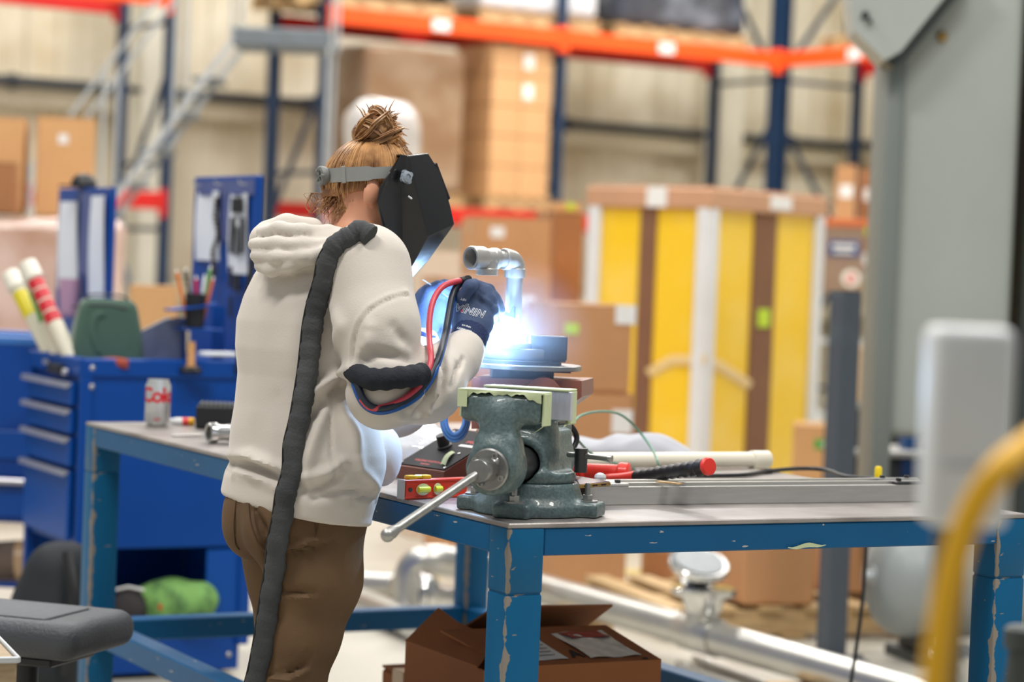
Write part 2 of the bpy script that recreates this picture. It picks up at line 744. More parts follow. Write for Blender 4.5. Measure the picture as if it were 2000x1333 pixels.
def rack(label, frames, ax, dp, org, low=True):
    """frames: distances along ax from org; dp the depth direction"""
    t = thing('pallet_rack', label, 'pallet rack', org)
    for s in frames:
        q = org + ax * s
        for k in (0, 1):
            u = q + dp * (RD * k)
            mb = MB()
            # open C-section upright with a row of slots suggested by stepped lips
            mb.bar(u, u + V((0, 0, 5.6)), 0.012, 0.085, up=dp)
            for sg in (-1, 1):
                w = u + ax * 0.0 + dp * (0.04 * sg)
                mb.bar(w + ax * 0.02, w + ax * 0.02 + V((0, 0, 5.6)), 0.075, 0.012, up=dp)
            mb.box(u + V((0, 0, 0.006)), (0.13, 0.13, 0.012), math.atan2(ax.y, ax.x))
            build('upright', mb, m_rackblue, t)
        for z in (0.25, 1.55, 2.1, 3.27, 4.6):
            mb = MB()
            mb.bar(q + V((0, 0, z)), q + dp * RD + V((0, 0, z)), 0.035, 0.04)
            build('brace', mb, m_rackblue, t)
        for za, zb in ((0.3, 1.5), (2.85, 1.6), (3.35, 4.55)):
            mb = MB()
            mb.bar(q + V((0, 0, za)), q + dp * RD + V((0, 0, zb)), 0.03, 0.045)
            build('diagonal_brace', mb, m_rackblue, t)
    for s0, s1 in zip(frames[:-1], frames[1:]):
        for k in (0, 1):
            for z, mm in ((ZB, m_orange), (ZR, m_red)):
                if z == ZR and not low:
                    continue
                y = dp * (RD * k + (-0.06 if k == 0 else 0.06))
                a, b = org + ax * (s0 + 0.03) + y, org + ax * (s1 - 0.03) + y
                mb = MB()
                mb.bar(a + V((0, 0, z + BH / 2)), b + V((0, 0, z + BH / 2)), 0.045, BH, bev=0.006)
                for e in (a, b):
                    mb.box(e + V((0, 0, z + BH / 2 - 0.02)), (0.05, 0.06, BH + 0.09), math.atan2(ax.y, ax.x), 0.004)
                bo = build('beam', mb, m_orange if (mm is m_orange and k == 0) else m_red, t)
                if k == 0 and z == ZB:
                    mb = MB()
                    mb.box(a.lerp(b, 0.46) + V((0, 0, z + BH * .5)) - dp * 0.0245, (0.18, 0.002, 0.095), math.atan2(ax.y, ax.x))
                    build('load_label', mb, m_label, bo)
    return t


rack('blue pallet rack with orange beams above the boxes behind the welder', (0.0, 2.47, 5.02), BX, BN, B(0, 0))
rack('blue pallet rack end standing behind the two tan boxes at left', (-3.95, -1.47), BX, BN, B(0, 0))
rack('blue pallet rack along the end wall behind the grey machine', (0.06, 2.5), -BN, BX, B(5.1, 0), low=False)

# ================================================================== pallets and loads
def pallet(c, w, d, rz, label, z):
    """wooden pallet, c its centre on the ground plane, z its underside"""
    t = thing('wooden_pallet', label, 'pallet', (c.x, c.y, z), rz)
    for i in range(3):
        mb = MB()
        mb.box((0, (i - 1) * (d - 0.09) / 2, 0.065), (w, 0.04, 0.09))
        build('stringer', mb, m_wood, t, world=False)
    n = max(4, int(d / 0.14))
    for top in (0, 1):
        for i in range(n if top else 3):
            f = i / ((n if top else 3) - 1)
            mb = MB()
            mb.box(((f - .5) * (w - 0.1), 0, 0.119 if top else 0.011), (0.09, d, 0.018))
            build('deck_board', mb, m_wood, t, world=False)
    return t


def load(name, label, cat, c, w, d, hgt, rz, z, m, h=0.045, amp=0.012, rad=0.04, parts=()):
    """film-wrapped load: slightly crumpled block resting at z"""
    R = M.Rotation(rz, 3, 'Z')
    Rn = np.array(R)
    cc = np.array((c.x, c.y, z + hgt / 2), np.float32)

    def fn(X):
        return np.maximum(d_box(X, cc, (w / 2, d / 2, hgt / 2), rad, Rn) + amp * vnoise(X, 9, sum(map(ord, label)) % 97) + amp * .5 * vnoise(X, 22, 3), z + 0.001 - X[..., 2])
    r = max(w, d) * .75
    o = sdf_obj(name, fn, (c.x - r, c.y - r, z - h), (c.x + r, c.y + r, z + hgt + 2 * h), h, m)
    tag(o, label, cat)
    return o


def cardbox(c, w, d, hgt, rz, z, label, m=m_card, tape=True, labels=(), film=None, group=None):
    """closed carton resting at z; labels: (face, u, v, w, h, mat)"""
    t = thing('cardboard_box', label, 'cardboard box', (c.x, c.y, z), rz, group)
    mb = MB()
    mb.box((0, 0, hgt / 2 - 0.003), (w, d, hgt - 0.006), None, min(0.008, hgt * .04))
    for sg in (-1, 1):
        mb.box((0, sg * (d / 4 + 0.001), hgt - 0.003), (w - 0.004, d / 2 - 0.005, 0.006))
    bo = build('carton', mb, m, t, world=False)
    if tape:
        mb = MB()
        mb.box((0, 0, hgt + 0.0015), (w + 0.004, 0.06, 0.003))
        if hgt > .12:
            for sg in (-1, 1):
                mb.box((sg * (w / 2 + 0.0015), 0, hgt - 0.048), (0.003, 0.06, 0.1))
        build('tape', mb, m_tape, t, world=False)
    for face, u, v, lw, lh, lm in labels:
        mb = MB()
        if face == 'f':
            mb.box((u * w / 2, -d / 2 - 0.002, v * hgt), (lw, 0.003, lh))
        elif face == 'l':
            mb.box((-w / 2 - 0.002, u * d / 2, v * hgt), (0.003, lw, lh))
        else:
            mb.box((w / 2 + 0.002, u * d / 2, v * hgt), (0.003, lw, lh))
        build('shipping_label', mb, lm, t, world=False)
    return t


ZT = ZB + BH          # top of the orange level
ZT2 = ZR + BH
yb = BA
# upper level
def upper(s0, s1, label, m, hgt, dpt=0.9, plabel=None, t0=0.0):
    c = B((s0 + s1) / 2, RD / 2 + t0)
    pallet(c, s1 - s0, dpt, yb, plabel, ZT + 0.001)
    load('wrapped_pallet_load', label, 'pallet load', c, s1 - s0 - .04, dpt - .04, hgt, yb, ZT + 0.13, m)


upper(-0.25, 1.35, 'black film-wrapped load on the rack above the worker', m_wrapk, 0.8, plabel='wooden pallet under the black wrapped load above the worker')
upper(1.62, 2.95, 'white film-wrapped load on the orange beam near the top centre', m_wrapw, 0.9, plabel='wooden pallet under the white wrapped load on the orange beam')
upper(3.15, 4.72, 'dark grey film-wrapped load at the right end of the orange beam', m_wrapd, 0.95, plabel='wooden pallet under the dark grey wrapped load')
# end-wall rack
c = B(5.1 + RD / 2, -0.95)
pallet(c, 0.9, 0.8, yb, 'wooden pallet on the end-wall rack beam', ZT + 0.001)
load('wrapped_pallet_load', 'black film-wrapped load on the end-wall rack', 'pallet load', c + BN * .12 + BX * .1, 0.6, 0.5, 0.9, yb, ZT + 0.13, m_wrapk)
cardbox(c - BX * .3 - BN * .22, 0.22, 0.24, 0.24, yb, ZT + 0.131, 'small orange-brown box on the end-wall rack', mat('orange_carton', (214, 128, 40), 0.7, var=.1, scale=5))
# lower level: tall stack of tan cartons beside the upright
c = B(2.08, RD / 2 - .15)
pallet(c, 0.72, 0.72, yb, 'wooden pallet under the tall tan carton stack', ZT2 + 0.001)
zz = ZT2 + 0.131
hh = (ZB - 0.03 - zz) / 5
m_stack = mat('tan_carton_under_film', (208, 160, 112), .5, var=.08, scale=2, coat=.2)
for i in range(5):
    for j in (0, 1):
        cardbox(B(1.92 + 0.325 * j, RD / 2 - .15), 0.32, 0.64, hh - 0.004, yb, zz + i * hh,
                'tan film-wrapped carton in the tall stack, %s layer, %s column' % (('bottom', 'second', 'middle', 'fourth', 'top')[i], ('left', 'right')[j]),
                m_stack, tape=False,
                labels=(('f', -.6, .5, .1, .13, m_label),) if (j == 1 and i in (3, 4)) else (), group='cartons in the tall wrapped stack')
c = B(1.0, RD / 2)
pallet(c, 1.1, 0.8, yb, 'wooden pallet under the brown wrapped load', ZT2 + 0.001)
load('wrapped_pallet_load', 'brown film-wrapped load left of the tan carton stack', 'pallet load', c, 1.06, 0.76, 1.28, yb, ZT2 + 0.13, m_wrapb)
# low clutter under the red beams
c = P(940, 600, 18)
for i, (px, w, hgt, z, lb) in enumerate(((700, .9, .5, 0, 'long dark carton on the floor under the rack'), (1120, .5, .42, 1.25, 'small tan carton behind the top of the yellow crate'))):
    c = P(px, 600, 19.2)
    if i == 0:
        cardbox(c, w, .7, .9, yb, z, lb, m_card3)
# white-wrapped tall load just behind the worker's head
c = P(742, 500, 15.5)
pallet(c, 0.8, 0.8, 0.3, 'wooden pallet on the floor under the white draped load', 0.001)
load('wrapped_pallet_load', 'white plastic-draped load rising behind the hair bun', 'pallet load', c, 0.46, 0.46, P(742, 195, 15.5).z - 0.14, 0.3, 0.13, mat('white_drape_film', (210, 206, 203), 0.35, var=0.25, scale=5, coat=0.5, bump=0.3, bscale=9), amp=0.05, rad=0.16)

# ================================================================== left: two tan boxes on a wrapped load
c = P(60, 500, 12.6)
pallet(c + V((-.1, 0, 0)), 1.25, 1.0, 0.15, 'wooden pallet under the rosy wrapped load at left', 0.001)
zl = P(60, 424, 12.1).z
load('wrapped_pallet_load', 'rosy film-wrapped load with shiny creases at far left', 'pallet load', c + V((-.1, 0, 0)), 1.15, .9, zl - .13, 0.15, .13, m_wrapp, amp=0.02)
cb = P(124, 400, 12.8)
cardbox(cb, .30, .32, P(118, 232, 12.6).z - zl, 0.2, zl + .012, 'tall tan carton with a torn corner at upper left', m_card, labels=(('f', -.1, .78, .05, .05, m_label),))
cb = P(2, 400, 12.7)
cardbox(cb, .24, .3, P(8, 232, 12.5).z - zl, 0.1, zl + .012, 'tan carton cut off by the left picture edge', m_card, labels=())
cb = P(0, 400, 12.33)
cardbox(cb, .16, .18, .26, 0.1, zl + .012, 'small dark brown carton in front of the tan ones at left', m_card3)

# ================================================================== rolling ladder
t = thing('rolling_ladder', 'grey rolling warehouse ladder with high platform behind the blue carts', 'ladder', P(560, 600, 16.2) - V((0, 0, P(560, 600, 16.2).z)))
YL = 16.2
pf = [P(452, 84, YL), P(648, 92, YL)]
zpf = pf[1].z
a0, a1 = V((pf[0].x, pf[0].y, zpf)), V((pf[1].x, pf[1].y, zpf))
dx = (a1 - a0).normalized()
dyv = V((-dx.y, dx.x, 0))
WLAD = 0.55
mb = MB()
mb.box((a0 + a1) / 2 + dyv * WLAD / 2 + V((0, 0, .05)), ((a1 - a0).length, WLAD, 0.13), math.atan2(dx.y, dx.x), 0.015)
build('platform', mb, m_tread, t)
for k in (0, 1):
    for a in (a0 + dx * .27, a1 - dx * .02):
        mb = MB()
        q = a + dyv * (WLAD * k)
        mb.cyl(V((q.x, q.y, 0.06)), q, 0.013, n=10)
        build('post', mb, m_galv if a.x > a0.x + .4 else m_rackblue, t)
    q = a1 + dyv * (WLAD * k)
    mb = MB()
    mb.tube([q, q + V((0, 0, 1.05)), a0 + dyv * WLAD * k + V((0, 0, 1.05)), a0 + dyv * WLAD * k], 0.012, n=8)
    build('guard_rail', mb, m_galv, t)
slope = V((-dx.x * 0.57, -dx.y * .57, -0.82)).normalized()
run = (zpf - 0.1) / 0.82
for k in (0, 1):
    q = a0 + dyv * (WLAD * k)
    mb = MB()
    mb.bar(q, q + slope * run, 0.02, 0.04, up=(0, 0, 1))
    build('stringer', mb, m_galv, t)
    mb = MB()
    mb.tube([q + V((0, 0, 1.0)) + slope * (-.0), q + V((0, 0, 1.0)) + slope * (run * .8), q + slope * (run * .84)], 0.014, n=8)
    build('handrail', mb, m_galv, t)
    for f in (.2, .45, .7):
        mb = MB()
        mb.cyl(q + slope * (run * f), q + slope * (run * f) + V((0, 0, 1.0)), 0.013, n=8)
        build('baluster', mb, m_galv, t)
nst = 11
for i in range(1, nst):
    q = a0 + slope * (run * i / nst) + dyv * WLAD / 2
    mb = MB()
    mb.box(q, (0.18, WLAD - .03, 0.03), math.atan2(dx.y, dx.x), 0.004)
    build('step', mb, m_tread, t)
for a in (a0 + slope * run * .93, a1):
    for k in (0, 1):
        q = a + dyv * WLAD * k
        mb = MB()
        mb.cyl(V((q.x, q.y, .06)) - dyv * .02, V((q.x, q.y, .06)) + dyv * .02, .06, n=14)
        build('caster', mb, m_machd, t)

# ================================================================== yellow crate
YC = 13.0
c0 = P(1378, 600, YC)
c0.z = 0
ztop = P(1378, 368, YC).z
# near corner c0; right edge towards px 1592, left towards px 1150
# left face runs away to the left, right face away to the right
aL = math.radians(52)
eL = V((-math.cos(math.radians(38)), math.sin(math.radians(38)), 0))
eR = V((math.sin(math.radians(38)), math.cos(math.radians(38)), 0))


def along(c, e, px):
    k = (px - 1000.0) / FPX
    return (k * c.y - c.x) / (e.x - k * e.y)


WLc, WRc = along(c0, eL, 1150), along(c0, eR, 1590)
t = thing('wrapped_crate', 'tall yellow panelled crate with white corner posts and cardboard cap', 'crate', c0 + eL * WLc / 2 + eR * WRc / 2)
zc = ztop - 0.1
pz0 = 0.14
mb = MB()
for i in range(5):
    q = c0 + eL * (WLc * (i + .5) / 5)
    mb.bar(q + V((0, 0, .12)), q + eR * WRc + V((0, 0, .12)), WLc / 6, .02)
for f in (0.04, .5, .96):
    q = c0 + eR * (WRc * f)
    mb.bar(q + V((0, 0, .055)), q + eL * WLc + V((0, 0, .055)), .08, .11)
build('pallet_base', mb, m_wood, t)
# panels: two per visible face with a kraft strap between
def panel(name, c, e, s0, s1, nrm, off, th, z0, z1, m):
    mb = MB()
    q0, q1 = c + e * s0 + nrm * (off - th / 2), c + e * s1 + nrm * (off - th / 2)
    mb.bar(q0 + V((0, 0, (z0 + z1) / 2)), q1 + V((0, 0, (z0 + z1) / 2)), th, z1 - z0, bev=min(.004, th * .3))
    return build(name, mb, m, t)


fl = [along(c0, eL, x) for x in (1370, 1272, 1246, 1162)]
fr = [along(c0, eR, x) for x in (1398, 1464, 1504, 1576)]
panel('panel', c0, eL, 0.02, fl[1], -eR, 0, .04, pz0, zc, m_yellow)
panel('panel', c0, eL, fl[2], WLc, -eR, 0, .04, pz0, zc, m_yellow)
panel('panel', c0, eR, 0.02, fr[1], -eL, 0, .04, pz0, zc, m_yellow)
panel('panel', c0, eR, fr[2], WRc, -eL, 0, .04, pz0, zc, m_yellow)
panel('kraft_strap', c0, eL, fl[1] - .01, fl[2] + .01, -eR, .014, .05, pz0, ztop, m_strapb)
panel('kraft_strap', c0, eR, fr[1] - .01, fr[2] + .01, -eL, .014, .05, pz0, ztop - .09, m_strapb)
panel('panel', c0 + eL * WLc, eR, 0, WRc, eL, 0, .04, pz0, zc, m_yellow)
panel('panel', c0 + eR * WRc, eL, 0, WLc, eR, 0, .04, pz0, zc, m_yellow)
# foam corner posts (L-sections)
for cc, e1, e2 in ((c0, eL, eR), (c0 + eL * WLc, -eL, eR), (c0 + eR * WRc, eL, -eR)):
    mb = MB()
    mb.bar(cc + e1 * .022 - e2 * .014 + V((0, 0, pz0)), cc + e1 * .022 - e2 * .014 + V((0, 0, zc + .01)), .08, .035, up=e2, bev=.008)
    mb.bar(cc + e2 * .022 - e1 * .014 + V((0, 0, pz0)), cc + e2 * .022 - e1 * .014 + V((0, 0, zc + .01)), .08, .035, up=e1, bev=.008)
    build('foam_corner', mb, m_foam, t)
mb = MB()
cm = c0 + eL * WLc / 2 + eR * WRc / 2
ang = math.atan2(-eL.y, -eL.x)
mb.box(cm + V((0, 0, ztop - .055)), (WLc + .07, WRc + .07, .11), ang, .008)
mb.box(cm + V((0, 0, ztop + .006)), (WLc + .02, WRc + .02, .012), ang)
cap = build('cardboard_cap', mb, m_cardw, t)
mb = MB()
mb.box(c0 + eR * (WRc * .58) - eL * .037 + V((0, 0, ztop - .05)), (.22, .004, .075), math.atan2(eR.y, eR.x))
build('shipping_label', mb, m_label, cap)
mb = MB()
mb.box(c0 + eL * (WLc * .42) - eR * .037 + V((0, 0, ztop - .05)), (.13, .004, .11), ang)
build('shipping_label', mb, m_label, cap)
mb = MB()
q = P(1483, 622, c0.y + .2)
mb.box(c0 + eR * ((fr[1] + fr[2]) / 2) - eL * .018 + V((0, 0, P(1483, 622, (c0 + eR * fr[1]).y).z)), (.12, .004, .1), math.atan2(eR.y, eR.x))
build('lime_sticker', mb, m_sticker, t)
# stretched film bands across the panels
mb = MB()
z0 = P(1380, 720, YC).z
mb.tube([c0 + eL * fl[1] - eR * .012 + V((0, 0, z0 - .05)), c0 + eL * .2 - eR * .012 + V((0, 0, z0 + .03)), c0 - (eL + eR) * .025 + V((0, 0, z0 + .05)),
         c0 + eR * .12 - eL * .012 + V((0, 0, z0 + .02)), c0 + eR * fr[1] - eL * .012 + V((0, 0, z0 - .1))], .028, n=8, flat=.25, flatdir=(eL + eR))
build('film_band', mb, mat('bunched_film', (244, 214, 150), .3, var=.05, scale=9, coat=.5), t)

# ================================================================== cartons behind the weld
YB = 10.6
def cb_px(x0, x1, y0, y1, Y, label, m=m_card2, rz=0.35, dep=.45, labels=(), z0=None, **k):
    zt, zb_ = P((x0 + x1) / 2, y0, Y).z, P((x0 + x1) / 2, y1, Y).z
    if z0 is not None:
        zb_ = z0
    w = (x1 - x0) / FPX * Y / math.cos(rz) * .9
    c = P((x0 + x1) / 2, y0, Y)
    c = V((c.x, c.y, 0)) + V((-math.sin(rz), math.cos(rz), 0)) * dep / 2
    return cardbox(c, w, dep, zt - zb_, rz, zb_, label, m, labels=labels, **k), zt


L1 = (('f', .82, .9, .09, .08, m_label), ('f', -.55, .72, .06, .045, m_sticker))
_, z1 = cb_px(1085, 1246, 768, 1010, 10.2, 'lowest brown carton behind the turntable, beside the yellow crate', m_card2, .25, .5, (('f', .72, .86, .09, .1, m_label),), z0=0.0)
_, z2 = cb_px(1075, 1246, 596, 768, 10.2, 'brown carton with white label stacked behind the weld', m_card2, .25, .5, L1, z0=z1 + .002)
_, z3 = cb_px(880, 1080, 640, 1010, 10.9, 'large brown carton on the floor behind the gloves', m_card2, .25, .5, z0=0.0)
_, z4 = cb_px(860, 1075, 545, 640, 10.9, 'wide reddish carton stacked behind the welded pipe', m_cardw, .25, .5, (('f', .55, .55, .12, .05, m_label),), z0=z3 + .002)
_, z5 = cb_px(930, 1085, 425, 520, 13.6, 'tan carton high in the stack beside the yellow crate', m_card2, .25, .45, (('f', -.5, .7, .08, .06, m_label),), z0=1.35)
cb_px(930, 1085, 520, 900, 13.6, 'brown carton below the high tan one beside the crate', m_card2, .25, .45, z0=0.0)
cb_px(1080, 1145, 415, 900, 14.4, 'narrow dark carton squeezed beside the yellow crate', m_card3, .25, .45, z0=0.0)
_, z6 = cb_px(1085, 1140, 396, 415, 14.4, 'thin tan carton with a lime sticker left of the crate top', m_card, .25, .3, (('f', .1, .6, .05, .04, m_sticker),), z0=P(1110, 415, 14.4).z + .002)
cb_px(815, 905, 490, 640, 12.0, 'pale carton behind the chin of the welding helmet', mat('pale_carton', (226, 206, 184), .7, var=.1, scale=4), .25, .4, z0=0.0)

# ================================================================== cartons under the table's right half
pz_ = PZ(1560, 1252, 0.0)
pallet(V((pz_.x - .16, pz_.y + .42, 0)), 1.05, 0.9, .32, 'wooden pallet on the floor behind the table legs', 0.001)
_, zz_ = cb_px(1446, 1606, 1040, 1240, pz_.y, 'tan carton on the floor pallet left of the grey post', m_card2, .3, .5, (('f', .1, .88, .03, .03, m_tape),), z0=.132)
cb_px(1616, 1732, 1040, 1240, pz_.y + .4, 'tan carton on the floor pallet behind the grey post', m_card2, .3, .4, z0=.132)
cb_px(1325, 1440, 1050, 1200, pz_.y + 1.35, 'tan carton behind the tilted pipe flange', m_card2, .3, .5, z0=0.0)

# ================================================================== steel post, tank
q = PZ(1622, 1290, 0.0)
t = thing('bollard_post', 'slate grey square steel post rising behind the table', 'post', q, .45)
zt = P(1630, 570, q.y).z
mb = MB()
mb.box((0, 0, zt / 2), (.085, .085, zt), None, .008)
build('tube', mb, m_post, t, world=False)
mb = MB()
mb.box((0, 0, .006), (.2, .2, .012), None, .002)
for sx in (-1, 1):
    for sy in (-1, 1):
        mb.cyl((sx * .075, sy * .075, .012), (sx * .075, sy * .075, .03), .011, n=6)
build('base_plate', mb, m_post, t, world=False)
mb = MB()
mb.box((0, 0, zt + .002), (.08, .08, .006), None, .001)
build('cap', mb, m_machd, t, world=False)

qt = P(1700, 1135, 8.7)
t = thing('air_tank', 'grey horizontal air tank lying under the right end of the table', 'tank', V((qt.x + .4, qt.y + .1, 0)))
axd = V((math.cos(.3), math.sin(.3), 0))
rt = .205
prof = [(0.0, 0), (.06, .004), (.12, .022), (.165, .05), (.195, .09), (rt, .13)]
cT = qt
mb = MB()
full = prof + [(rt, .52), (rt + .004, .525), (rt + .004, .55), (rt, .555), (rt, 1.05), (.19, 1.1), (.12, 1.15), (0, 1.17)]
mb.lathe(full, cT, axd, 40)
build('shell', mb, m_tank, t)
mb = MB()
mb.lathe([(.036, -.02), (.036, .02)], cT + V((.02, 0, .02)), axd, 20)
mb.lathe([(.02, -.05), (.02, .0)], cT + V((.02, 0, .02)), axd, 6)
build('plug', mb, m_galv, t)
for s in (.2, .9):
    q = cT + axd * s
    mb = MB()
    q0 = V((q.x, q.y, 0))
    mb.box(q0 + V((0, 0, .02)), (.12, .3, .04), .3, .004)
    mb.box(q0 + V((0, 0, (q.z - rt) / 2 + .03)), (.06, .2, q.z - rt + .06), .3, .004)
    build('foot', mb, m_machd, t)
mb = MB()
q = cT + axd * .75 - V((-axd.y, axd.x, 0)) * (rt + .02)
mb.bar(V((q.x, q.y, q.z - .12)) - axd * .05, V((q.x, q.y, q.z - .12)) + axd * .4, .03, .05)
build('side_rail', mb, m_galv, t)
# ================================================================== stainless pipe spools on the floor
m_stain = mat('brushed_stainless', (196, 194, 188), 0.32, 0.85, var=0.12, scale=6, stretch=(1, 1, 1))
m_polish = mat('polished_flange_steel', (206, 206, 204), 0.16, 0.95, var=0.1, scale=9)
m_flface = mat('flange_raised_face', (150, 154, 156), 0.4, 0.7, var=0.1, scale=20)


def flange(mb, c, ax, r=.112, th=.024, hub=.075, n=32, bolts=8):
    """weld-neck flange, face at c looking along ax"""
    ax = V(ax).normalized()
    mb.lathe([(.05, -th - hub), (.058, -th - hub * .9), (.075, -th - .01), (.08, -th), (r - .002, -th), (r, -th + .003), (r, -.003), (r - .003, 0), (.08, 0.0), (.08, .003), (.05, .003), (.048, -.01), (0, -.012)], c, ax, n)
    x, y, d = frame_of(ax)


pr = .057
p_a, p_b = PZ(700, 1185, .12), PZ(1760, 1345, .12)
p_a = P(1062, 1150, 9.55)
p_b = P(1755, 1345, 7.75)
zc_ = .14
p_a = PZ(1062, 1152, zc_)
p_b = PZ(1760, 1350, zc_)
dpp = (p_b - p_a).normalized()
t = thing('pipe_spool', 'long stainless pipe spool with flanged tees lying on the floor under the table', 'pipe spool', (p_a + p_b) / 2 - V((0, 0, zc_)))
mb = MB()
mb.cyl(p_a - dpp * .9, p_b + dpp * .5, pr, n=28)
build('pipe', mb, m_stain, t)
tee = PZ(1362, 1240, zc_)
tee = p_a + dpp * ((tee - p_a).dot(dpp))
mb = MB()
mb.lathe([(pr + .006, -.11), (pr + .009, -.1), (pr + .009, .1), (pr + .006, .11)], tee, dpp, 28)
mb.cyl(tee, tee + V((0, 0, .16)), pr + .004, n=28)
build('tee', mb, m_stain, t)
ftop = P(1372, 1148, tee.y)
mb = MB()
flange(mb, tee + V((0, 0, ftop.z - tee.z)), (0, 0, 1))
build('flange', mb, m_polish, t)
# right tee with flange
tee2 = p_a + dpp * ((PZ(1700, 1330, zc_) - p_a).dot(dpp) + .42)
f2 = P(1888, 1272, tee2.y - .15)
mb = MB()
mb.cyl(V((f2.x, f2.y, 0.02)), V((f2.x, f2.y, f2.z - .05)), pr, n=28)
build('branch_pipe', mb, m_stain, t)
mb = MB()
flange(mb, f2, (0, 0, 1), r=.105)
build('flange', mb, m_polish, t)
for f in (.1, .8):
    q = p_a.lerp(p_b, f)
    mb = MB()
    mb.box(V((q.x, q.y, (zc_ - pr) / 2)), (.3, .1, zc_ - pr), .2, .004)
    build('timber_support', mb, m_wood, t)

# loose tilted flange resting on the upright one
q = tee + V((0, 0, ftop.z - tee.z))
t = thing('pipe_flange', 'loose polished flange leaning tilted on top of the upright flange', 'flange', q)
axf = V((.12, -.38, .9)).normalized()
cf = P(1366, 1097, tee.y - .02)
mb = MB()
flange(mb, cf, axf, r=.105, hub=.06)
build('flange_ring', mb, m_polish, t)
mb = MB()
mb.lathe([(0, .004), (.085, .004), (.086, .002)], cf, axf, 28)
build('raised_face', mb, m_flface, t)
mb = MB()
mb.cyl(q + V((-.005, .01, .003)), cf - axf * .075, .05, .055, n=24)
build('neck', mb, m_stain, t)

# elbow spool at left
ye = 9.0
t = thing('pipe_spool', 'bent stainless pipe elbow with flange lying left of the table leg', 'pipe spool', V((P(800, 1180, ye).x, ye, 0)))
ra = .06
e0, e1, e2, e3 = P(1000, 1118, ye + .1), P(860, 1098, ye), P(806, 1100, ye), P(800, 1150, ye)
path = smooth_path([P(1010, 1122, ye + .2), P(930, 1108, ye + .1), P(850, 1095, ye), P(808, 1108, ye), P(800, 1150, ye), P(800, 1196, ye), V((P(800, 1196, ye).x, ye, .01))], 6)
mb = MB()
mb.tube(path, ra, n=24)
build('elbow_pipe', mb, m_stain, t)
mb = MB()
flange(mb, P(822, 1160, ye - .35), (-1, -.1, 0), r=.07, hub=.04)
mb.cyl(P(835, 1165, ye - .35), P(925, 1180, ye - .15), .045, n=20)
build('branch', mb, m_polish, t)
yp = 9.7
t = thing('pipe_spool', 'short stainless pipe lying behind the worker at the floor', 'pipe spool', V((P(700, 1140, yp).x, yp, 0)))
za = P(700, 1143, yp).z
mb = MB()
mb.cyl(P(560, 1133, yp + .3), P(775, 1147, yp), .055, n=24)
build('pipe', mb, m_stain, t)
for x in (600, 740):
    q = P(x, 1140, yp + .1)
    mb = MB()
    mb.box(V((q.x, q.y, (q.z - .055) / 2)), (.1, .25, q.z - .055), .1, .004)
    build('timber_support', mb, m_wood, t)
t = thing('pipe_spool', 'thick stainless pipe slanting across the floor beside the trouser leg', 'pipe spool', V((P(730, 1180, 8.3).x, 8.3, 0)))
mb = MB()
mb.cyl(PZ(640, 1152, .058), PZ(815, 1222, .058), .056, n=24)
build('pipe', mb, m_stain, t)
mb = MB()
q = PZ(815, 1222, .058)
mb.lathe([(.06, -.03), (.062, 0), (.06, .03)], q, q - PZ(640, 1152, .058), 24)
build('end_ring', mb, m_polish, t)
# thin tubes on the floor at the right of the box
for k, (x0, y0, x1, y1) in enumerate(((1325, 1300, 1450, 1345), (1360, 1288, 1520, 1350))):
    mb = MB()
    a, b = PZ(x0, y0, .02), PZ(x1, y1, .02)
    mb.cyl(a, b, .018, n=14)
    mb.lathe([(.019, -.02), (.022, -.01), (.022, .01), (.019, .02)], a.lerp(b, .15), b - a, 14)
    tag(build('steel_tube', mb, m_stain), ('thin stainless tube on the floor nearest the open carton', 'thin stainless tube on the floor beside the long pipe')[k], 'tube')

# ================================================================== grey machine column behind the table, right
ym = 9.5
q = P(1850, 700, ym)
t = thing('column_machine', 'tall light grey machine column with slanted head at the right', 'machine', V((q.x, q.y + .25, 0)))
xl, xr = P(1735, 400, ym).x, P(1984, 400, ym).x
zb_ = P(1850, 858, ym).z
lean = math.tan(.02)
mb = MB()
mb.box(((xl + xr) / 2, ym + .26, (zb_ + 3.2) / 2), (xr - xl, .5, 3.2 - zb_), 0.04, .04, seg=3)
build('column', mb, m_mach, t)
mb = MB()
mb.box((xl + .0, ym + .10, 1.55), (.075, .3, 2.6), .04, .012, seg=2)
build('column_edge_cover', mb, mat('mid_grey_cover', (122, 130, 126), .5, var=.05, scale=4), t)
mb = MB()
mb.box((xl + .03, ym + .2, zb_ / 2), (.05, .05, zb_), .04, .005)
mb.box((xr - .06, ym + .3, zb_ / 2), (.06, .1, zb_), .04, .005)
build('stand_leg', mb, m_mach, t)
mb = MB()
mb.box(((xl + xr) / 2 + .02, ym + .36, .03), (.42, .42, .06), .04, .01)
build('base_plate', mb, m_machd, t)
# slanted head reaching out to the left at the top
hp = [P(x, y, ym - .25) for x, y in ((1655, -60), (1668, 60), (1728, 118), (1760, 100), (1890, -60))]
mb = MB()
mb.prism(hp, (0.02, .34, 0))
build('head', mb, m_mach, t)
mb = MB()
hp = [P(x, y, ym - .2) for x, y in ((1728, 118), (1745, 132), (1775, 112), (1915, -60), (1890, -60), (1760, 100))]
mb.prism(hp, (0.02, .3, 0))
build('head_shadow_strip', mb, m_machd, t)  # dark strip standing in for the shadow along the head's slanted edge
mb = MB()
mb.lathe([(.02, 0), (.02, .012), (.012, .02), (0, .02)], P(1840, 72, ym), (0, -1, 0), 18)
build('badge', mb, mat('brass_badge', (178, 142, 76), .4, .6, var=.1, scale=30), t)
mb = MB()
mb.cyl(P(1690, 30, ym - .27), P(1690, 30, ym - .22), .016, n=16)
mb.cyl(P(1700, 42, ym - .28), P(1700, 42, ym - .22), .009, n=12)
build('head_knob', mb, m_machd, t)
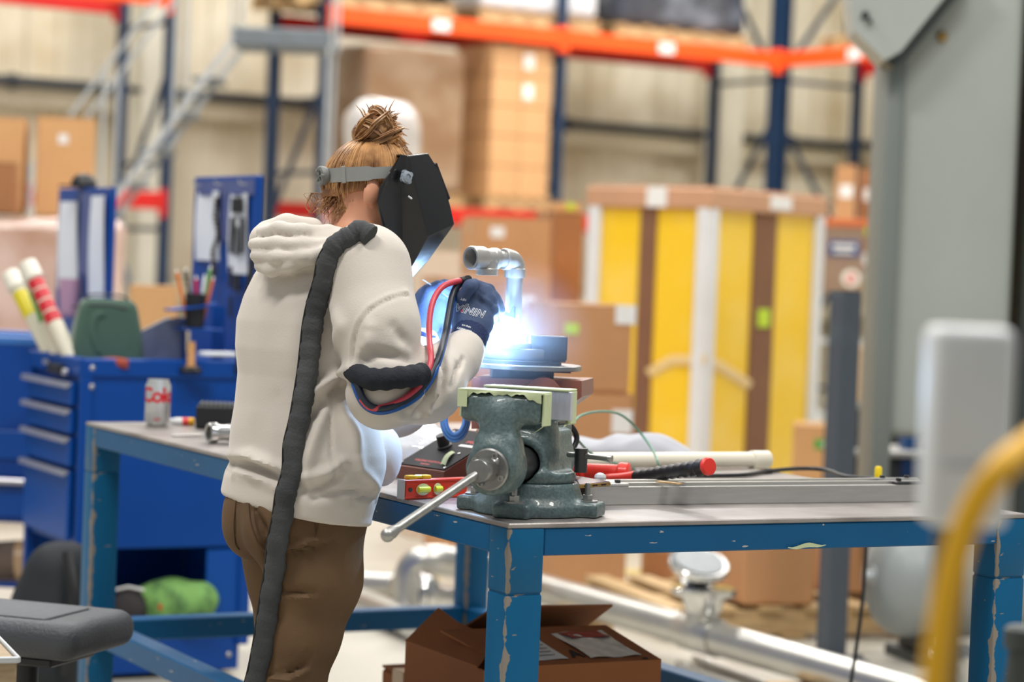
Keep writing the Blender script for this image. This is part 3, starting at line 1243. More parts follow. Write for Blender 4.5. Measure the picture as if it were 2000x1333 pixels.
# darker cabinet cut by the right edge
mb = MB()
q = P(1992, 500, ym - .02)
t = thing('machine_cabinet', 'dark grey-green cabinet side at the right picture edge', 'machine', V((q.x + .25, q.y + .2, 0)))
mb.box((q.x + .27, q.y + .25, 1.7), (.5, .5, 3.4), 0.02, .02)
build('body', mb, m_machd, t)
mb = MB()
mb.box((q.x + .27, q.y - .004, 1.6), (.4, .012, 1.6), .02, .003)
build('door', mb, m_mach, t)

# ================================================================== low blue bench and clutter behind the post
yq = 10.6
m_benchtop = mat('worn_steel_top', (176, 176, 174), .4, .4, var=.15, scale=6)
m_navy = mat('navy_sheet_metal', (20, 62, 120), .45, var=.15, scale=5)
q0, q1 = P(1652, 884, yq), P(1838, 880, yq)
t = thing('low_bench', 'low steel-topped bench with blue drawer behind the table at right', 'bench', V(((q0.x + q1.x) / 2, yq + .2, 0)))
mb = MB()
mb.box(((q0.x + q1.x) / 2, yq + .2, q0.z), (q1.x - q0.x + .1, .42, .025), .03, .003)
build('top', mb, m_benchtop, t)
mb = MB()
mb.box(((q0.x + q1.x) / 2, yq + .22, q0.z - .2), (q1.x - q0.x, .36, .36), .03, .006)
build('cabinet', mb, mat('dark_slate_cabinet', (46, 52, 62), .5, var=.1, scale=4), t)
mb = MB()
mb.box((P(1790, 915, yq).x, yq + .03, P(1790, 915, yq).z), (.12, .02, .08), .03, .004)
build('drawer', mb, m_navy, t)
for sx in (0, 1):
    mb = MB()
    mb.box(((q0.x, q1.x)[sx], yq + .05, (q0.z - .38) / 2), (.05, .05, q0.z - .38), .03, .003)
    mb.box(((q0.x, q1.x)[sx], yq + .38, (q0.z - .38) / 2), (.05, .05, q0.z - .38), .03, .003)
    build('leg', mb, m_machd, t)
# parts standing on the bench
zt = q0.z + .0135
cols = ((1668, .05, .16, (66, 72, 84)), (1690, .04, .11, (90, 96, 104)), (1712, .045, .14, (150, 138, 120)), (1780, .05, .07, (22, 80, 140)), (1810, .05, .05, (160, 158, 150)))
for i, (px, w, hgt, c) in enumerate(cols):
    q = P(px, 870, yq + .18)
    t = thing('parts_bin', ('dark square parts bin beside the grey post', 'grey parts bin second from the grey post', 'tan parts bin third from the grey post', 'blue parts bin on the low bench behind the machine', 'pale grey low bin at the bench end')[i], 'bin', (q.x, q.y, zt), .1)
    mm = mat('bin_%d' % i, c, .5, var=.1, scale=9)
    mb = MB()
    mb.box((0, 0, .004), (w * 1.6, w * 2, .008))
    for sg in (-1, 1):
        mb.box((sg * w * .8, 0, hgt / 2), (.006, w * 2, hgt))
        mb.box((0, sg * w, hgt / 2), (w * 1.6, .006, hgt))
    build('shell', mb, mm, t, world=False)
    mb = MB()
    mb.box((0, -w - .008, hgt * .6), (w * .9, .012, hgt * .2), None, .002)
    build('grip', mb, mm, t, world=False)
# brown electrical cabinet with blue plate
ye2 = 15.0
q = P(1645, 500, ye2)
t = thing('control_cabinet', 'brown control cabinet with blue plate and round red-white sticker behind the crate', 'cabinet', (q.x, q.y + .12, 0), -.1)
zt0, zt1 = P(1645, 440, ye2).z, P(1645, 572, ye2).z
w = 90 / FPX * ye2
mb = MB()
mb.box((0, 0, (zt0 + zt1) / 2), (w, .22, zt0 - zt1), None, .01)
build('enclosure', mb, mat('taupe_enclosure', (150, 128, 112), .5, var=.06, scale=5), t, world=False)
mb = MB()
mb.box((0, .02, zt0 + .015), (w + .04, .28, .05), None, .006)
build('top_trim', mb, mat('orange_trim', (206, 110, 60), .5, var=.1, scale=5), t, world=False)
mb = MB()
mb.box((.02, -.113, zt0 - .145), (w * .68, .006, .1), None, .002)
pl = build('name_plate', mb, mat('blue_plate', (58, 84, 140), .4, var=.1, scale=6), t, world=False)
mb = MB()
mb.box((.02, -.118, zt0 - .13), (w * .5, .004, .022))
mb.box((.02, -.118, zt0 - .165), (w * .42, .004, .015))
build('plate_print', mb, m_label, pl, world=False)
mb = MB()
mb.lathe([(0, .004), (.055, .004), (.055, 0)], (w * .25, -.111, zt1 + .09), (0, -1, 0), 24)
st = build('round_sticker', mb, m_label, t, world=False)
mb = MB()
mb.box((w * .25, -.117, zt1 + .09), (.035, .003, .06), M.Rotation(.5, 3, 'Y'))
build('sticker_print', mb, mat('red_print', (206, 60, 60), .6, var=.05, scale=30), st, world=False)
mb = MB()
mb.box((0, .05, zt1 / 2), (.1, .1, zt1), None, .005)
mb.box((0, .05, .01), (.4, .4, .02), None, .003)
build('pedestal', mb, m_machd, t, world=False)
# shelf of cartons behind the cabinet
for i, (x0, x1, y0, y1, Y, m, lb) in enumerate((
        (1634, 1676, 322, 452, 17.5, m_card2, 'tall carton with white round labels above the brown cabinet'),
        (1680, 1722, 330, 470, 17.9, m_card3, 'dark carton with green sticker beside the tall labelled one'))):
    cb_px(x0, x1, y0, y1, Y, lb, m, -.1, .35, (('f', 0, .75, .09, .09, m_label), ('f', 0.1, .4, .06, .06, m_sticker), ('f', 0, .12, .09, .09, m_label)), z0=1.42)
zsh = 1.42
q = P(1680, 450, 17.6)
t = thing('storage_shelf', 'grey shelf holding cartons near the end wall behind the machine', 'shelf', (q.x, q.y + .2, 0), -.1)
for z in (.35, .9, 1.405):
    mb = MB()
    mb.box((0, 0, z), (.8, .5, .025), None, .003)
    build('shelf_board', mb, m_galv, t, world=False)
for sx in (-1, 1):
    for sy in (-1, 1):
        mb = MB()
        mb.box((sx * .38, sy * .23, .71), (.04, .04, 1.42), None, .003)
        build('post', mb, m_machd, t, world=False)
_z = zsh
cardbox(P(1710, 600, 11.6), .26, .3, .26, -.1, .79, 'tan open-topped carton on the stand right of the grey post', mat('buff_carton', (224, 190, 150), .7, var=.1, scale=4), labels=())
cardbox(P(1598, 700, 12.4), .22, .3, .62, -.1, 0.0, 'narrow orange-tan carton between crate and grey post', m_card, labels=(('f', .2, .85, .05, .05, mat('green_sticker', (70, 170, 70), .6, var=.05, scale=20)),))
q = P(1700, 700, 11.6)
t = thing('side_stand', 'dark metal stand carrying a tan carton right of the grey post', 'stand', (q.x, q.y, 0), -.1)
mb = MB()
mb.box((0, 0, .775), (.4, .4, .025), None, .003)
build('top', mb, m_benchtop, t, world=False)
mb = MB()
mb.box((0, 0, .76 - .09), (.34, .36, .16), None, .01)
build('drawer_box', mb, m_machd, t, world=False)
for sx in (-1, 1):
    for sy in (-1, 1):
        mb = MB()
        mb.box((sx * .18, sy * .18, .38), (.035, .035, .76), None, .003)
        build('leg', mb, m_machd, t, world=False)

# ================================================================== blurred foreground: white box and yellow hose
yf = 2.15
m_whitebox = mat('white_plastic_housing', (214, 217, 218), .45, var=.03, scale=6)
x0, x1 = P(1822, 800, yf).x, P(1984, 800, yf).x
z0, z1 = P(1900, 1036, yf).z, P(1900, 640, yf).z
t = thing('plastic_housing', 'white plastic housing in the blurred right foreground', 'housing', ((x0 + x1) / 2, yf + .04, z0))
mb = MB()
mb.box((0, 0, (z1 - z0) / 2), (x1 - x0, .07, z1 - z0), None, .01, seg=3)
build('cover', mb, m_whitebox, t, world=False)
mb = MB()
mb.box((0, -.037, .055), (x1 - x0 - .02, .004, .002))
build('cover_seam', mb, mat('seam_grey', (188, 192, 194), .6, var=.05, scale=9), t, world=False)
mb = MB()
mb.box((.0, .045, -z0 / 2 + .05), (.03, .02, z0 + .1), None, .003)
mb.box((.0, .045, -z0 + .006), (.25, .3, .012), None, .003)
build('stand', mb, m_machd, t, world=False)
yh = 1.9
hpts = [(2095, 800, 2.0), (2020, 862, 1.95), (1955, 915, yh), (1905, 985, yh), (1872, 1070, yh), (1850, 1160, yh), (1836, 1250, yh), (1826, 1340, yh), (1815, 1500, yh), (1790, 1900, yh)]
pts = smooth_path([P(x, y, Y) for x, y, Y in hpts], 6)
q = pts[-1]
pts += smooth_path([q, V((q.x - .03, q.y + .1, .25)), V((q.x + .1, q.y + .3, .012)), V((q.x + .7, q.y + .5, .012))], 8)[1:]
t = thing('air_hose', 'thick yellow air hose arching through the blurred right foreground', 'hose', (q.x, q.y, 0))
mb = MB()
mb.tube(pts, .0118, n=14)
build('hose', mb, mat('yellow_rubber', (228, 172, 10), .5, var=.05, scale=10), t)
mb = MB()
mb.lathe([(.015, -.03), (.016, -.02), (.016, .02), (.013, .03)], pts[0], pts[0] - pts[1], 16)
build('ferrule', mb, m_galv, t)
# black thing low in the right corner
q = P(1992, 1268, 3.1)
t = thing('cable_plug', 'black cable plug hanging in the lower right corner', 'plug', q)
mb = MB()
mb.cyl(q, q + V((.0, .01, -.07)), .014, .018, n=14)
mb.lathe([(.02, 0), (.021, .01), (.021, .025), (.015, .03)], q, (0, 0, 1), 14)
build('plug_body', mb, m_machd, t)
mb = MB()
mb.tube(smooth_path([q + V((0, .01, -.06)), q + V((.02, .02, -.25)), q + V((.1, .1, -.6)), V((q.x + .3, q.y + .2, .01)), V((q.x + .8, q.y + .3, .01))], 6), .006, n=8)
build('cord', mb, m_machd, t)

# ================================================================== blue tool carts
m_cart = mat('royal_blue_powder_coat', (0, 68, 152), .4, var=.08, scale=4, spec=.3)
m_cartd = mat('royal_blue_drawer', (2, 76, 162), .4, var=.06, scale=4, spec=.3)
m_trimal = mat('drawer_pull_aluminium', (196, 194, 200), .35, .7, var=.1, scale=12)
m_black = mat('black_plastic', (24, 25, 28), .45, var=.15, scale=12)
m_bolt = mat('zinc_bolt', (190, 190, 186), .3, .8, var=.1, scale=30)


def Cc(o, e, n_, a, b, z):
    return o + e * a + n_ * b + V((0, 0, z))


yk = 7.62
ko = P(160, 700, yk)
KZ = ko.z
ko = V((ko.x, ko.y, 0))
ke, kn = UX, UN
KW, KD = .60, .56
kr = TH
t = thing('tool_cart', 'royal blue tool cart with drawers standing behind the steel table', 'tool cart', ko + ke * KW / 2 + kn * KD / 2, kr)
k_split = P(300, 1088, yk).z
kb = P(300, 1240, yk + .0).z
# upper cabinet: shell with recessed side panel
mb = MB()
mb.box((0, 0, (KZ + k_split) / 2), (KW - .03, KD - .02, KZ - k_split - .02), None, .004)
build('cabinet', mb, m_cart, t, world=False)
for sx in (-1, 1):
    for sy in (-1, 1):
        mb = MB()
        mb.box((sx * (KW / 2 - .02), sy * (KD / 2 - .015), (KZ + .1) / 2), (.04, .03, KZ - .1), None, .004)
        build('corner_post', mb, m_cart, t, world=False)
mb = MB()
mb.box((0, -KD / 2 + .012, KZ - .03), (KW - .01, .03, .06), None, .006)
mb.box((0, KD / 2 - .012, KZ - .03), (KW - .01, .03, .06), None, .006)
mb.box((-KW / 2 + .012, 0, KZ - .03), (.03, KD - .01, .06), None, .006)
mb.box((KW / 2 - .012, 0, KZ - .03), (.03, KD - .01, .06), None, .006)
build('top_rim', mb, m_cart, t, world=False)
mb = MB()
mb.box((0, 0, KZ - .045), (KW - .03, KD - .03, .006))
build('top_tray', mb, mat('grey_rubber_mat', (88, 92, 100), .8, var=.1, scale=20), t, world=False)
# drawers on the left face (local -x)
zs = [P(140, y, yk + .1).z for y in (735, 800, 868, 950, 1040)]
zs = [KZ - .075, KZ - .16, KZ - .25, KZ - .355, k_split + .03]
for i in range(4):
    d = None
    mb = MB()
    zt, zb_ = zs[i] - .006, zs[i + 1] + .006
    mb.box((-KW / 2 - .008, 0, (zt + zb_) / 2), (.02, KD - .09, zt - zb_), None, .003)
    d = build('drawer', mb, m_cartd, t, world=False)
    mb = MB()
    mb.prism([(-KW / 2 - .018, -(KD - .09) / 2, zt), (-KW / 2 - .036, -(KD - .09) / 2, zt + .002), (-KW / 2 - .04, -(KD - .09) / 2, zt - .016), (-KW / 2 - .034, -(KD - .09) / 2, zt - .018), (-KW / 2 - .018, -(KD - .09) / 2, zt - .008)], (0, KD - .09, 0))
    build('drawer_pull', mb, m_trimal, d, world=False)
mb = MB()
mb.box((-KW / 2 - .014, -.06, KZ - .045), (.02, .13, .03), None, .003)
lk = build('lock_bar', mb, m_black, t, world=False)
mb = MB()
mb.lathe([(.012, 0), (.012, .012), (.007, .016)], (-KW / 2 - .012, -.17, KZ - .05), (-1, 0, 0), 14)
mb.box((-KW / 2 - .013, .05, KZ - .03), (.004, .06, .016))
build('lock', mb, m_trimal, lk, world=False)
# open lower tray on casters
mb = MB()
mb.box((0, 0, kb), (KW - .05, KD - .05, .012))
for sx in (-1, 1):
    mb.box((sx * (KW / 2 - .03), 0, kb - .06), (.012, KD - .05, .16), None, .003)
mb.box((0, -KD / 2 + .028, kb - .075), (KW - .05, .012, .15), None, .003)
mb.box((0, KD / 2 - .028, kb - .075), (KW - .05, .012, .15), None, .003)
build('bottom_tray', mb, m_cart, t, world=False)
mb = MB()
mb.box((0, KD / 2 - .02, (k_split + kb) / 2), (KW - .06, .01, k_split - kb))
mb.box((KW / 2 - .08, -KD / 2 + .02, (k_split + kb) / 2), (.14, .012, k_split - kb), None, .002)
mb.box((KW / 2 - .02, 0, (k_split + kb) / 2), (.01, KD - .04, k_split - kb))
build('lower_back_panel', mb, m_cartd, t, world=False)
for (x, z) in ((KW / 2 - .06, kb - .03), (KW / 2 - .06, kb - .1), (-KW / 2 + .035, KZ - .03), (-KW / 2 + .035, KZ - .09), (-KW / 2 + .02, k_split + .02)):
    mb = MB()
    mb.lathe([(.009, 0), (.009, .004), (.005, .008), (0, .008)], (x, -KD / 2 + .001 if x < 0 else -KD / 2 + .022, z), (0, -1, 0), 10)
    build('screw', mb, m_bolt, t, world=False)
for sx in (-1, 1):
    for sy in (-1, 1):
        mb = MB()
        x, y = sx * (KW / 2 - .09), sy * (KD / 2 - .08)
        mb.cyl((x - .016, y, .05), (x + .016, y, .05), .05, n=20)
        mb.box((x, y, .1), (.05, .06, .04), None, .004)
        mb.box((x, y, .13), (.08, .08, .02))
        build('caster', mb, m_black, t, world=False)

# second cart further back at left
yk2 = 8.3
k2 = P(62, 672, yk2)
K2Z = k2.z
k2 = V((k2.x, k2.y, 0))
K2W, K2D = .62, .5
ctr = k2 - V((.22, -.2, 0))
t = thing('tool_cart', 'second royal blue tool cart cut off by the left edge', 'tool cart', ctr + V((0, .1, 0)), -.06)
mb = MB()
mb.box((0, 0, (K2Z + .42) / 2), (K2W, K2D, K2Z - .42), None, .006)
build('cabinet', mb, m_cart, t, world=False)
mb = MB()
for s_, x in (('y', -1), ('y', 1)):
    mb.box((0, x * (K2D / 2 - .01), K2Z + .008), (K2W + .01, .03, .03), None, .004)
    mb.box((x * (K2W / 2 - .01), 0, K2Z + .008), (.03, K2D, .03), None, .004)
build('top_rim', mb, mat('light_blue_rim', (60, 120, 196), .35, var=.05, scale=5), t, world=False)
mb = MB()
mb.box((.02, -K2D / 2 - .03, P(30, 942, yk2).z), (K2W * .8, .03, .02), None, .004)
mb.box((-K2W * .36, -K2D / 2 - .015, P(30, 942, yk2).z), (.02, .03, .02))
mb.box((K2W * .4, -K2D / 2 - .015, P(30, 942, yk2).z), (.02, .03, .02))
build('handle', mb, m_trimal, t, world=False)
for z in (.55, .75):
    mb = MB()
    mb.box((0, -K2D / 2 - .006, z - .06), (K2W - .06, .012, .1), None, .003)
    build('drawer', mb, m_cartd, t, world=False)
mb = MB()
mb.box((0, 0, .2), (K2W - .04, K2D - .04, .02), None, .003)
for sx in (-1, 1):
    for sy in (-1, 1):
        mb.box((sx * (K2W / 2 - .03), sy * (K2D / 2 - .03), .26), (.035, .035, .34), None, .003)
build('lower_frame', mb, m_cart, t, world=False)
for sx in (-1, 1):
    for sy in (-1, 1):
        mb = MB()
        mb.cyl((sx * .24 - .015, sy * .18, .045), (sx * .24 + .015, sy * .18, .045), .045, n=18)
        mb.box((sx * .24, sy * .18, .1), (.05, .06, .03))
        build('caster', mb, m_black, t, world=False)
c2root, c2z = t, K2Z
# things stored on the second cart's lower frame
q = P(35, 1100, yk2)
t = thing('cloth_roll', 'grey-brown rolled rag on the lower frame of the second cart', 'rag', (q.x, q.y + .1, .21))
mb = MB()
mb.tube([V((-.1, 0, .07)), V((0, .01, .075)), V((.1, 0, .07))], [.065, .07, .062], n=14)
build('roll', mb, mat('rag_taupe', (120, 104, 92), .9, var=.4, scale=9, bump=.3), t, world=False)
mb = MB()
mb.tube([V((-.02, -.001, .07)), V((.02, -.001, .073))], .074, n=14)
build('band', mb, m_tape, t, world=False)
mb = MB()
mb.box(P(25, 1030, yk2 - .12), (.2, .03, .025), 0, .004)

# ------------------------------------------------------------------ shadow boards
m_paper = mat('paper_sheet', (232, 236, 242), .6, var=.03, scale=15)
m_boardg = mat('board_inner_slate', (84, 96, 150), .5, var=.1, scale=5)


def board(o, e, L, z0, z1, lab, th=.02):
    """blue tool board: o near lower corner, e along"""
    nrm = V((e.y, -e.x, 0))
    t = thing('tool_board', lab, 'tool board', V((o.x, o.y, z0)) + e * L / 2)
    mb = MB()
    mb.bar(o + V((0, 0, (z0 + z1) / 2)), o + e * L + V((0, 0, (z0 + z1) / 2)), th, z1 - z0, bev=.003)
    build('board', mb, m_cart, t)
    return t, nrm


def sheet(t, o, e, a0, a1, z0, z1, nrm, off, m, name='paper', bend=.006):
    mb = MB()

    def fn(u, v):
        return o + e * (a0 + (a1 - a0) * u) + V((0, 0, z0 + (z1 - z0) * v)) + nrm * (off + bend * math.sin(u * 5 + v * 3))
    mb.grid(fn, 6, 6)
    mb2 = MB()
    mb2.v = mb.v + [tuple(V(p) - nrm * .002) for p in mb.v]
    n = len(mb.v)
    mb2.f = [tuple(f) for f in mb.f] + [tuple(reversed([i + n for i in f])) for f in mb.f]
    mb2.m = [0] * len(mb2.f)
    return build(name, mb2, m, t, ang=60)


eB = -UN       # boards run towards the camera along the carts' sides
# right board: far end px 380, near end px 505
nr_ = P(504, 500, 7.95)
nr_ = V((nr_.x, nr_.y, 0))
LB = .58
zt, zb_ = P(504, 342, 7.95).z, P(504, 692, 7.95).z
far = nr_ + UN * LB
t, nrm = board(far, -UN, LB, KZ - .044, zt, 'blue tool board with hung paper sheets between cart and worker')
nv = -UX
sheet(t, far, -UN, .05, .26, zb_ + .3, zt - .05, nv, .016, m_paper)
pp = sheet(t, far, -UN, .36, .52, zb_ + .26, zt - .06, nv, .016, m_paper)
mb = MB()
for (a, z, w, hgt) in ((.44, zt - .1, .1, .05), (.40, zt - .2, .03, .12), (.45, zt - .22, .02, .1), (.49, zt - .2, .03, .12), (.40, zt - .34, .025, .07), (.46, zt - .36, .05, .05), (.41, zt - .44, .02, .07)):
    mb.bar(far - UN * (a - w / 2) + nv * .0245 + V((0, 0, z)), far - UN * (a + w / 2) + nv * .0245 + V((0, 0, z)), .003, hgt)
build('printed_bars', mb, m_ink, pp)
mb = MB()
mb.bar(far - UN * .02 + nv * .013 + V((0, 0, zt - .04)), far - UN * .56 + nv * .013 + V((0, 0, zt - .04)), .006, .05)
mb.bar(far - UN * .28 + nv * .013 + V((0, 0, zt - .14)), far - UN * .35 + nv * .013 + V((0, 0, zt - .14)), .006, .16)
build('inner_panel', mb, m_boardg, t)
for a in (.08, .28, .5):
    q = far - UN * a + V((0, 0, zt - .03)) + nv * .01
    mb = MB()
    mb.tube([q, q + nv * .03, q + nv * .035 + V((0, 0, .015))], .003, n=6)
    build('hook', mb, m_bolt, t)
# rope-like chain hanging on the right board
mb = MB()
q = [far - UN * a + nv * .03 + V((0, 0, z)) for a, z in ((.27, zt - .08), (.26, zt - .14), (.29, zt - .2), (.25, zt - .26), (.27, zt - .32), (.24, zt - .36))]
q = smooth_path(q, 4)
for i, p_ in enumerate(q[:-1]):
    mb.ball(p_, .009, 8)
tag(build('key_chain', mb, mat('dark_chain', (92, 82, 70), .5, .5, var=.3, scale=40)), 'short dark chain hanging between papers on the right tool board', 'chain')
# left board
nr2 = P(219, 500, 8.75)
nr2 = V((nr2.x, nr2.y, 0))
zt2, zb2 = P(219, 366, 8.75).z, P(219, 640, 8.75).z
far2 = nr2 + UN * .62
t, nrm = board(far2, -UN, .62, zb2 - .1, zt2, 'blue tool board with two white sheets behind the green bag')
mb = MB()
for a in (.03, .59):
    mb.bar(far2 - UN * a + V((0, 0, 0.0)), far2 - UN * a + V((0, 0, zb2 - .09)), .03, .03)
mb.bar(far2 - UN * .03 + V((0, 0, .02)) - UX * .1, far2 - UN * .03 + V((0, 0, .02)) + UX * .2, .04, .04)
mb.bar(far2 - UN * .59 + V((0, 0, .02)) - UX * .06, far2 - UN * .59 + V((0, 0, .02)) + UX * .2, .04, .04)
build('stand', mb, m_cart, t)
sheet(t, far2, -UN, .05, .27, zt2 - .38, zt2 - .05, nv, .018, m_paper)
sheet(t, far2, -UN, .42, .58, zt2 - .42, zt2 - .03, nv, .018, m_paper)
mb = MB()
mb.bar(far2 - UN * .28 + nv * .013 + V((0, 0, zt2 - .17)), far2 - UN * .41 + nv * .013 + V((0, 0, zt2 - .17)), .006, .3)
build('inner_panel', mb, m_boardg, t)
mb = MB()
q = far2 - UN * .33 + V((0, 0, zt2 - .37)) + nv * .06
mb.lathe([(.028, -.11), (.03, -.1), (.04, .03), (.043, .03), (.033, -.1), (.0, -.1)], q, (0, 0, 1), 16)
tag(build('paper_cup', mb, mat('pink_plastic', (206, 160, 176), .5, var=.05, scale=9)), 'pink plastic cup hanging at the left tool board', 'cup')
mb = MB()
mb.lathe([(.0, .0), (.045, .0), (.05, .012), (.045, .03), (.03, .048), (0, .055)], V((nr2.x, nr2.y, zt2 + .001)) + UN * .35, (0, 0, 1), 20)
mb.box(V((nr2.x, nr2.y, zt2 + .006)) + UN * .35 - UX * .05, (.07, .08, .006), TH)
tag(build('cap', mb, m_black), 'black cap lying on top of the left tool board', 'cap')

# ------------------------------------------------------------------ cart-top things
ZK = KZ - .0415
# three white cardboard tubes with coloured tape
m_tubec = mat('cream_cardboard_tube', (222, 216, 196), .7, var=.08, scale=8)
for i, (x0, y0, x1, y1, c, lb) in enumerate(((22, 540, 100, 700, (226, 210, 40), 'yellow'), (58, 534, 118, 700, (96, 150, 70), 'green'), (62, 520, 140, 706, (206, 28, 44), 'red'))):
    Y0 = 8.12 - .1 * i
    a = P(x0 if i < 2 else 56, y0, Y0)
    b = P(x1, y1, Y0 - .12)
    b.z = max(b.z, ZK + .03)
    t = thing('mailing_tube', 'white cardboard tube with %s tape leaning in the cart' % lb, 'tube', b)
    dd = (a - b).normalized()
    mb = MB()
    mb.cyl(b, a, .026, n=20)
    build('tube', mb, m_tubec, t)
    mb = MB()
    mb.lathe([(.031, -.05), (.031, 0), (.029, .012), (.02, .016), (0, .016)], a, dd, 20)
    build('end_cap', mb, mat('cream_plastic_cap', (232, 228, 214), .5, var=.05, scale=9), t)
    mb = MB()
    L = (a - b).length
    if i < 2:
        mb.lathe([(.0268, -.05), (.0268, .05 if i == 0 else .07)], a - dd * (.12 if i == 0 else .14), dd, 20, caps=False)
    else:
        for k in range(4):
            mb.lathe([(.0268, -.018), (.0268, .018)], a - dd * (.075 + .043 * k), dd, 20, caps=False)
    build('colour_tape', mb, mat('tape_' + lb, c, .4, var=.08, scale=12), t)
# green lunch bag
cb_ = P(208, 640, 7.88)
m_bag = mat('dark_green_nylon', (62, 92, 78), .75, var=.15, scale=10, bump=.1, bscale=80, sheen=.2)
R0 = M.Rotation(TH * .6, 3, 'Z')
t = thing('lunch_bag', 'dark green zipped lunch bag with handle strap on the tool cart', 'bag', (cb_.x, cb_.y, ZK))
zt = P(200, 584, 7.8).z
hb = (zt - ZK) / 2


def fbag(X):
    c = np.array((cb_.x, cb_.y, ZK + hb), np.float32)
    q = (X - c) @ np.array(R0, np.float32)
    tz = np.clip((q[..., 2] + hb) / (2 * hb), 0, 1)
    q = q.copy()
    q[..., 0] /= (1.0 - .28 * tz ** 2)
    q[..., 1] /= (1.0 - .35 * tz)
    return d_box(q, (0, 0, 0), (.118, .085, hb), .03) + .003 * vnoise(X, 40, 2)


sdf_obj('bag_body', fbag, (cb_.x - .16, cb_.y - .16, ZK - .02), (cb_.x + .16, cb_.y + .16, zt + .03), .008, m_bag, t)
mb = MB()
mb.tube(smooth_path([V((cb_.x, cb_.y, 0)) + R0 @ V((x, y, ZK + z)) for x, y, z in ((-.07, -.03, hb * 1.98), (-.06, -.03, hb * 2.1), (.0, -.03, hb * 2.12), (.05, -.03, hb * 2.08), (.06, -.03, hb * 1.95))], 5), .011, n=8, flat=.35, flatdir=(0, 0, 1))
build('handle', mb, m_black, t)
mb = MB()
pp = [hit(fbag, x, y, 7.4, 8.3) for x, y in ((193, 690), (180, 650), (184, 622), (196, 614), (202, 618))]
mb.tube(smooth_path([p_ - V((0, .004, 0)) for p_ in pp], 5), .012, n=8, flat=.3, flatdir=(0, 1, 0))
build('strap', mb, m_bag, t)
mb = MB()
mb.tube([hit(fbag, x, y, 7.4, 8.3) - V((0, .002, 0)) for x, y in ((140, 600), (175, 596), (215, 596), (248, 604))], .003, n=6)
build('zipper', mb, m_black, t)
mb = MB()
q = P(222, 692, 7.68)
mb.tube(smooth_path([V((q.x - .045, q.y, ZK + .025)), V((q.x, q.y + .006, ZK + .03)), V((q.x + .045, q.y, ZK + .025))], 5), .016, n=10)
tag(build('red_cloth', mb, mat('brick_red_cloth', (168, 76, 60), .9, var=.2, scale=20)), 'small brick red cloth tucked below the green bag', 'cloth')
# grey organiser slope
t = thing('document_tray', 'slate grey sloped document tray beside the green bag', 'tray', (P(305, 690, 7.9).x, 7.9, ZK))
pts = [P(268, 700, 7.86), P(352, 700, 7.86), P(352, 622, 7.86), P(330, 622, 7.86), P(272, 652, 7.86)]
for p_ in pts[:2]:
    p_.z = ZK + .001
m_slate = mat('slate_plastic', (92, 100, 124), .5, var=.08, scale=6)
for k in (0, 1):
    mb = MB()
    mb.prism([p_ + V((0, .13 * k, 0)) for p_ in pts], (0, .006, 0))
    build('side', mb, m_slate, t)
mb = MB()
mb.bar(pts[0] + V((0, .07, .005)), pts[1] + V((0, .07, .005)), .13, .008)
mb.bar(pts[1] + V((0, .07, 0)), pts[2] + V((0, .07, 0)), .13, .006, up=(1, 0, 0))
build('tray_floor', mb, m_slate, t)
mb = MB()
mb.bar(P(276, 648, 7.93), P(328, 622, 7.93), .1, .004, up=(0, 0, 1))
tag(build('paper_stack', mb, m_paper), 'white papers sticking out of the slate tray', 'papers')
# pen cup with pens on a small shelf
qc = P(380, 632, 7.83)
zc0 = P(380, 640, 7.83).z
t = thing('wall_shelf', 'blue clip shelf holding the pen cup at the right board', 'shelf', (qc.x, qc.y, zc0 - .02))
mb = MB()
mb.box((qc.x + .01, qc.y + .02, zc0 - .006), (.13, .12, .008), TH, .002)
mb.bar(P(328, 606, 7.78), P(420, 594, 7.85), .09, .006, up=(0, 0, 1))
mb.bar(P(424, 600, 7.9) + V((0, .06, 0)), V((P(424, 600, 7.9).x, 7.96, ZK)), .04, .02, up=(0, 1, 0))
build('bracket', mb, m_cart, t)
mb = MB()
mb.lathe([(.0, .0), (.03, .0), (.034, .11), (.031, .11), (.028, .004), (0, .004)], (qc.x, qc.y, zc0), (0, 0, 1), 20)
cupm = tag(build('pen_cup', mb, m_black), 'black mesh pen cup with pens on the blue shelf', 'cup')
for i, (dx_, lean_, hgt, c, lb) in enumerate(((-.018, -.045, .17, (230, 120, 30), 'orange pencil leaning left'), (.006, -.006, .15, (206, 30, 40), 'red marker upright'), (.014, .012, .155, (230, 232, 235), 'white marker'), (-.006, -.03, .175, (40, 46, 56), 'black pen'), (.022, .03, .15, (226, 120, 60), 'orange marker leaning right'), (.012, .03, .185, (120, 170, 90), 'green pen'))):
    a = V((qc.x + dx_, qc.y + .004 * i - .01, zc0 + .006))
    b = a + V((lean_, .01, hgt))
    t = thing('pen', '%s in the black pen cup' % lb, 'pen', a, group='pens in the cup')
    mb = MB()
    mb.cyl(a, b, .0055, n=8)
    build('barrel', mb, mat('pen_%d' % i, c, .4, var=.05, scale=20), t)
    mb = MB()
    mb.cyl(b, b + (b - a).normalized() * .012, .0045, .002, n=8)
    build('tip', mb, m_label, t)
